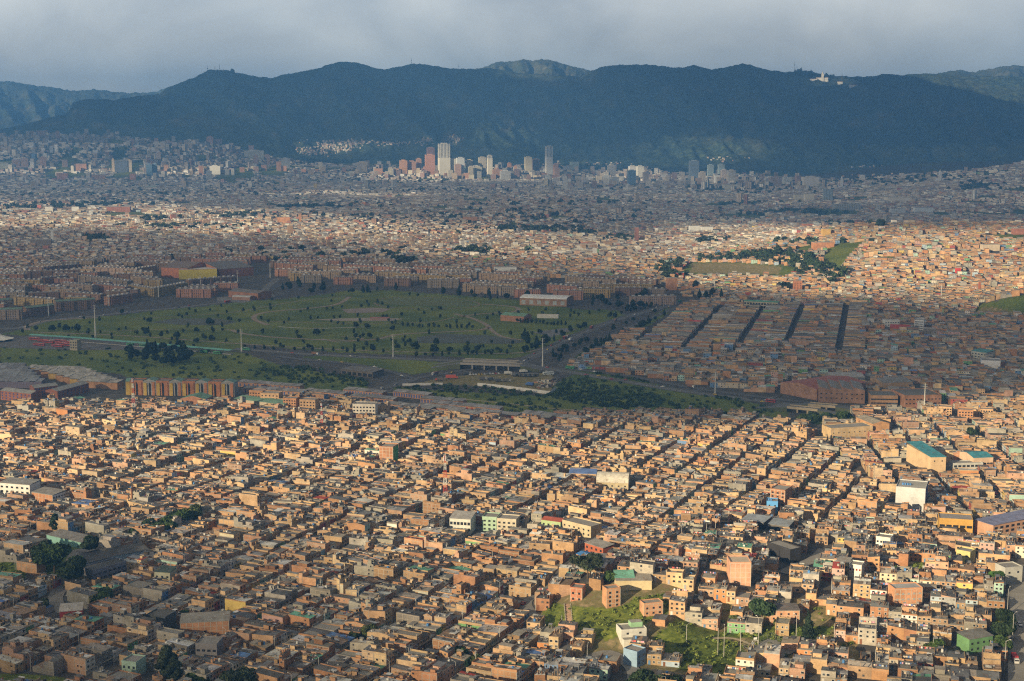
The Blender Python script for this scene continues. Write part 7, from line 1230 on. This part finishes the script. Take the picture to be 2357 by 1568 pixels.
# ------------------------------------------------------------------ clouds added unseen over and behind the viewpoint, shaped so their shadows patch the city
Z_CLOUD = 1800.0
def shade_at(X, Y):
    jx = (fbm(X / 90, Y / 26, 91, 4) - 0.5); jy = (fbm(X / 110 + 5, Y / 30, 93, 4) - 0.5)
    Xj = X + jx * 90; Yj = Y + jy * np.clip((Y - 300) * 0.10, 6, 60)
    yb = itp(Xj, [(0, 922), (300, 930), (540, 926), (800, 945), (1000, 965), (1300, 985), (1600, 985), (1800, 960), (2100, 930), (2357, 915)])
    yt = itp(Xj, [(0, 532), (300, 534), (600, 548), (900, 572), (1100, 596), (1300, 612), (1450, 636), (1600, 655), (1950, 688), (2150, 702), (2357, 698)])
    yl = itp(Xj, [(0, 468), (400, 474), (700, 492), (1000, 515), (1450, 545), (1600, 517), (1800, 522), (2357, 524)])
    near = 1 - ss(yb - 14, yb + 22, Yj)
    ll = itp(Xj, [(-200, 1170), (0, 1190), (450, 1245), (900, 1300), (1200, 1400), (1450, 1640), (2400, 2400)]); pt = 0.55 + 0.9 * fbm(X / 120, Y / 55, 57, 3)
    near = np.maximum(near, np.clip(0.7 * pt, 0, 0.88) * ss(ll - 50, ll + 60, Yj))
    lc = itp(Xj, [(-200, 1230), (0, 1270), (300, 1310), (480, 1390), (620, 1640)])
    near = np.maximum(near, np.clip(1.0 * pt, 0.55, 0.96) * ss(lc - 60, lc + 40, Yj))
    near = np.maximum(near, 0.6 * ss(0.5, 0.64, fbm(X / 210 + 3, Y / 60 + 1, 71, 3)) * ss(1080, 1190, Yj))
    near = np.maximum(near, 0.55 * np.exp(-(((X - 1230) / 200) ** 2 + ((Y - 1030) / 28) ** 2)))
    near = np.maximum(near, 0.5 * np.exp(-(((X - 2050) / 220) ** 2 + ((Y - 1215) / 28) ** 2)))
    near = near * (1 - 0.95 * np.exp(-(((X - 1470) / 260) ** 2 + ((Y - 1425) / 70) ** 2)) * (Y > 1200))
    lit = ss(yl - 9, yl + 9, Yj) * (1 - ss(yt - 10, yt + 6, Yj)) * itp(Xj, [(0, 1), (700, 1), (950, 0.7), (1400, 0.5), (1560, 0.8), (1650, 1), (2357, 1)]) * np.clip(0.35 + 1.2 * fbm(X / 170 + 2, Y / 22 + 9, 47, 3), 0.35, 1)
    for (bx, by, rx, ry, s) in ((300, 392, 400, 9, 1.0), (1090, 403, 235, 19, 1.0), (1475, 412, 90, 14, 0.7), (1650, 415, 90, 14, 0.5), (820, 448, 200, 5, 0.7), (780, 336, 110, 12, 1.0), (1035, 320, 30, 9, 1.0), (1170, 312, 80, 30, 0.75), (1640, 338, 150, 34, 1.0),
                                (1250, 165, 110, 16, 1.0), (2280, 168, 130, 18, 0.9), (150, 205, 260, 14, 0.6), (1920, 185, 60, 10, 0.7), (1460, 402, 40, 6, 0.8), (1500, 372, 200, 10, 0.5)):
        lit = np.maximum(lit, s * (1 - ss(0.55, 1.25, np.hypot((Xj - bx) / rx, (Yj - by) / ry))))
    return np.clip(np.where(Y > (yt + yb) / 2, near, 1 - lit), 0, 1)
def cloud_material():
    m = bpy.data.materials.new('cloud'); m.use_nodes = True; n = m.node_tree.nodes; l = m.node_tree.links
    n.remove(n['Principled BSDF']); o = n['Material Output']
    a = n.new('ShaderNodeAttribute'); a.attribute_name = 'dens'; t = n.new('ShaderNodeBsdfTransparent'); tr = n.new('ShaderNodeBsdfTranslucent'); d = n.new('ShaderNodeBsdfDiffuse')
    tr.inputs['Color'].default_value = (0.9, 0.92, 0.95, 1); d.inputs['Color'].default_value = (0.8, 0.8, 0.8, 1)
    x = n.new('ShaderNodeMixShader'); x.inputs[0].default_value = 0.4; l.new(tr.outputs[0], x.inputs[1]); l.new(d.outputs[0], x.inputs[2])
    y = n.new('ShaderNodeMixShader'); l.new(a.outputs['Fac'], y.inputs[0]); l.new(t.outputs[0], y.inputs[1]); l.new(x.outputs[0], y.inputs[2]); l.new(y.outputs[0], o.inputs['Surface'])
    return m
CLM = cloud_material()
def cloud_sheet(name, x0, x1, y0, y1, cell, keep):
    off = Z_CLOUD / -LDIR.z
    xs = np.arange(x0, x1, cell) - LDIR.x * off; ys = np.arange(y0, y1, cell) - LDIR.y * off
    X, Y = np.meshgrid(xs, ys); hx = np.zeros(X.shape); hy = np.zeros(X.shape); done = np.zeros(X.shape, bool)
    for z in np.arange(1250 if y1 > 5000 else 90, -30, -25 if y1 > 5000 else -6):
        s = (Z_CLOUD - z) / -LDIR.z; gx_ = X + LDIR.x * s; gy_ = Y + LDIR.y * s
        hit = ~done & (land(gx_, np.clip(gy_, 100, 15000)) >= z); hx[hit] = gx_[hit]; hy[hit] = gy_[hit]; done |= hit
    hx[~done] = gx_[~done]; hy[~done] = gy_[~done]; hz = land(hx, np.clip(hy, 100, 15000)); PXc, PYc = P(hx, np.maximum(hy, 300), hz)
    S = shade_at(PXc, PYc) * keep(hy) * np.where(PYc < 475, np.where(PYc < 330, 0.93, 0.78), np.where(PYc < 935, np.where(PXc > 1300, 0.87, 0.8), 0.97))
    th = S * 160 + 20; top = np.full(X.shape, Z_CLOUD); bot = Z_CLOUD - 15 - th * (0.4 + fbm(X / 150, Y / 150, 6, 3))
    ny, nx = X.shape; i = np.arange(nx * ny).reshape(ny, nx)
    q = np.stack((i[:-1, :-1], i[:-1, 1:], i[1:, 1:], i[1:, :-1]), -1).reshape(-1, 4); ok = (S.ravel()[q] > 0.02).any(1); q = q[ok]
    V = np.concatenate((np.stack((X, Y, top), -1).reshape(-1, 3), np.stack((X, Y, bot), -1).reshape(-1, 3)))
    F = np.concatenate((q, q[:, ::-1] + nx * ny)); used, inv = np.unique(F, return_inverse=True)
    me = mesh_of(name, V[used], inv.reshape(-1), np.full(len(F), 4), None, None, [CLM]); den = np.concatenate((S.ravel(), 0.12 * S.ravel()))[used]
    a = me.attributes.new('dens', 'FLOAT', 'POINT'); a.data.foreach_set('value', den.astype(np.float32))
    tag(link(name, me), kind='stuff')
cloud_sheet('shadow_clouds', -1100, 1350, 500, 2700, 20, lambda y: (y < 2600))
cloud_sheet('shadow_clouds', -4200, 5200, 2500, 14800, 70, lambda y: (y >= 2600))
# ------------------------------------------------------------------ the air between here and the mountains
hz = MB(); hz.box((0, 9100), (8000, 9800), 0, float(min(gz0.min(), mz.min(), -600)) - 1.0, 1080.0, 'concrete', (1, 1, 1)); h_o = hz.build('haze'); h_o.data.materials.clear()
hm = bpy.data.materials.new('haze'); hm.use_nodes = True; n = hm.node_tree.nodes; n.remove(n['Principled BSDF'])
pv = n.new('ShaderNodeVolumePrincipled'); pv.inputs['Color'].default_value = (0.15, 0.43, 1.0, 1); pv.inputs['Density'].default_value = HAZE; pv.inputs['Anisotropy'].default_value = 0.1
hm.node_tree.links.new(pv.outputs['Volume'], n['Material Output'].inputs['Volume']); h_o.data.materials.append(hm); tag(h_o, kind='stuff')
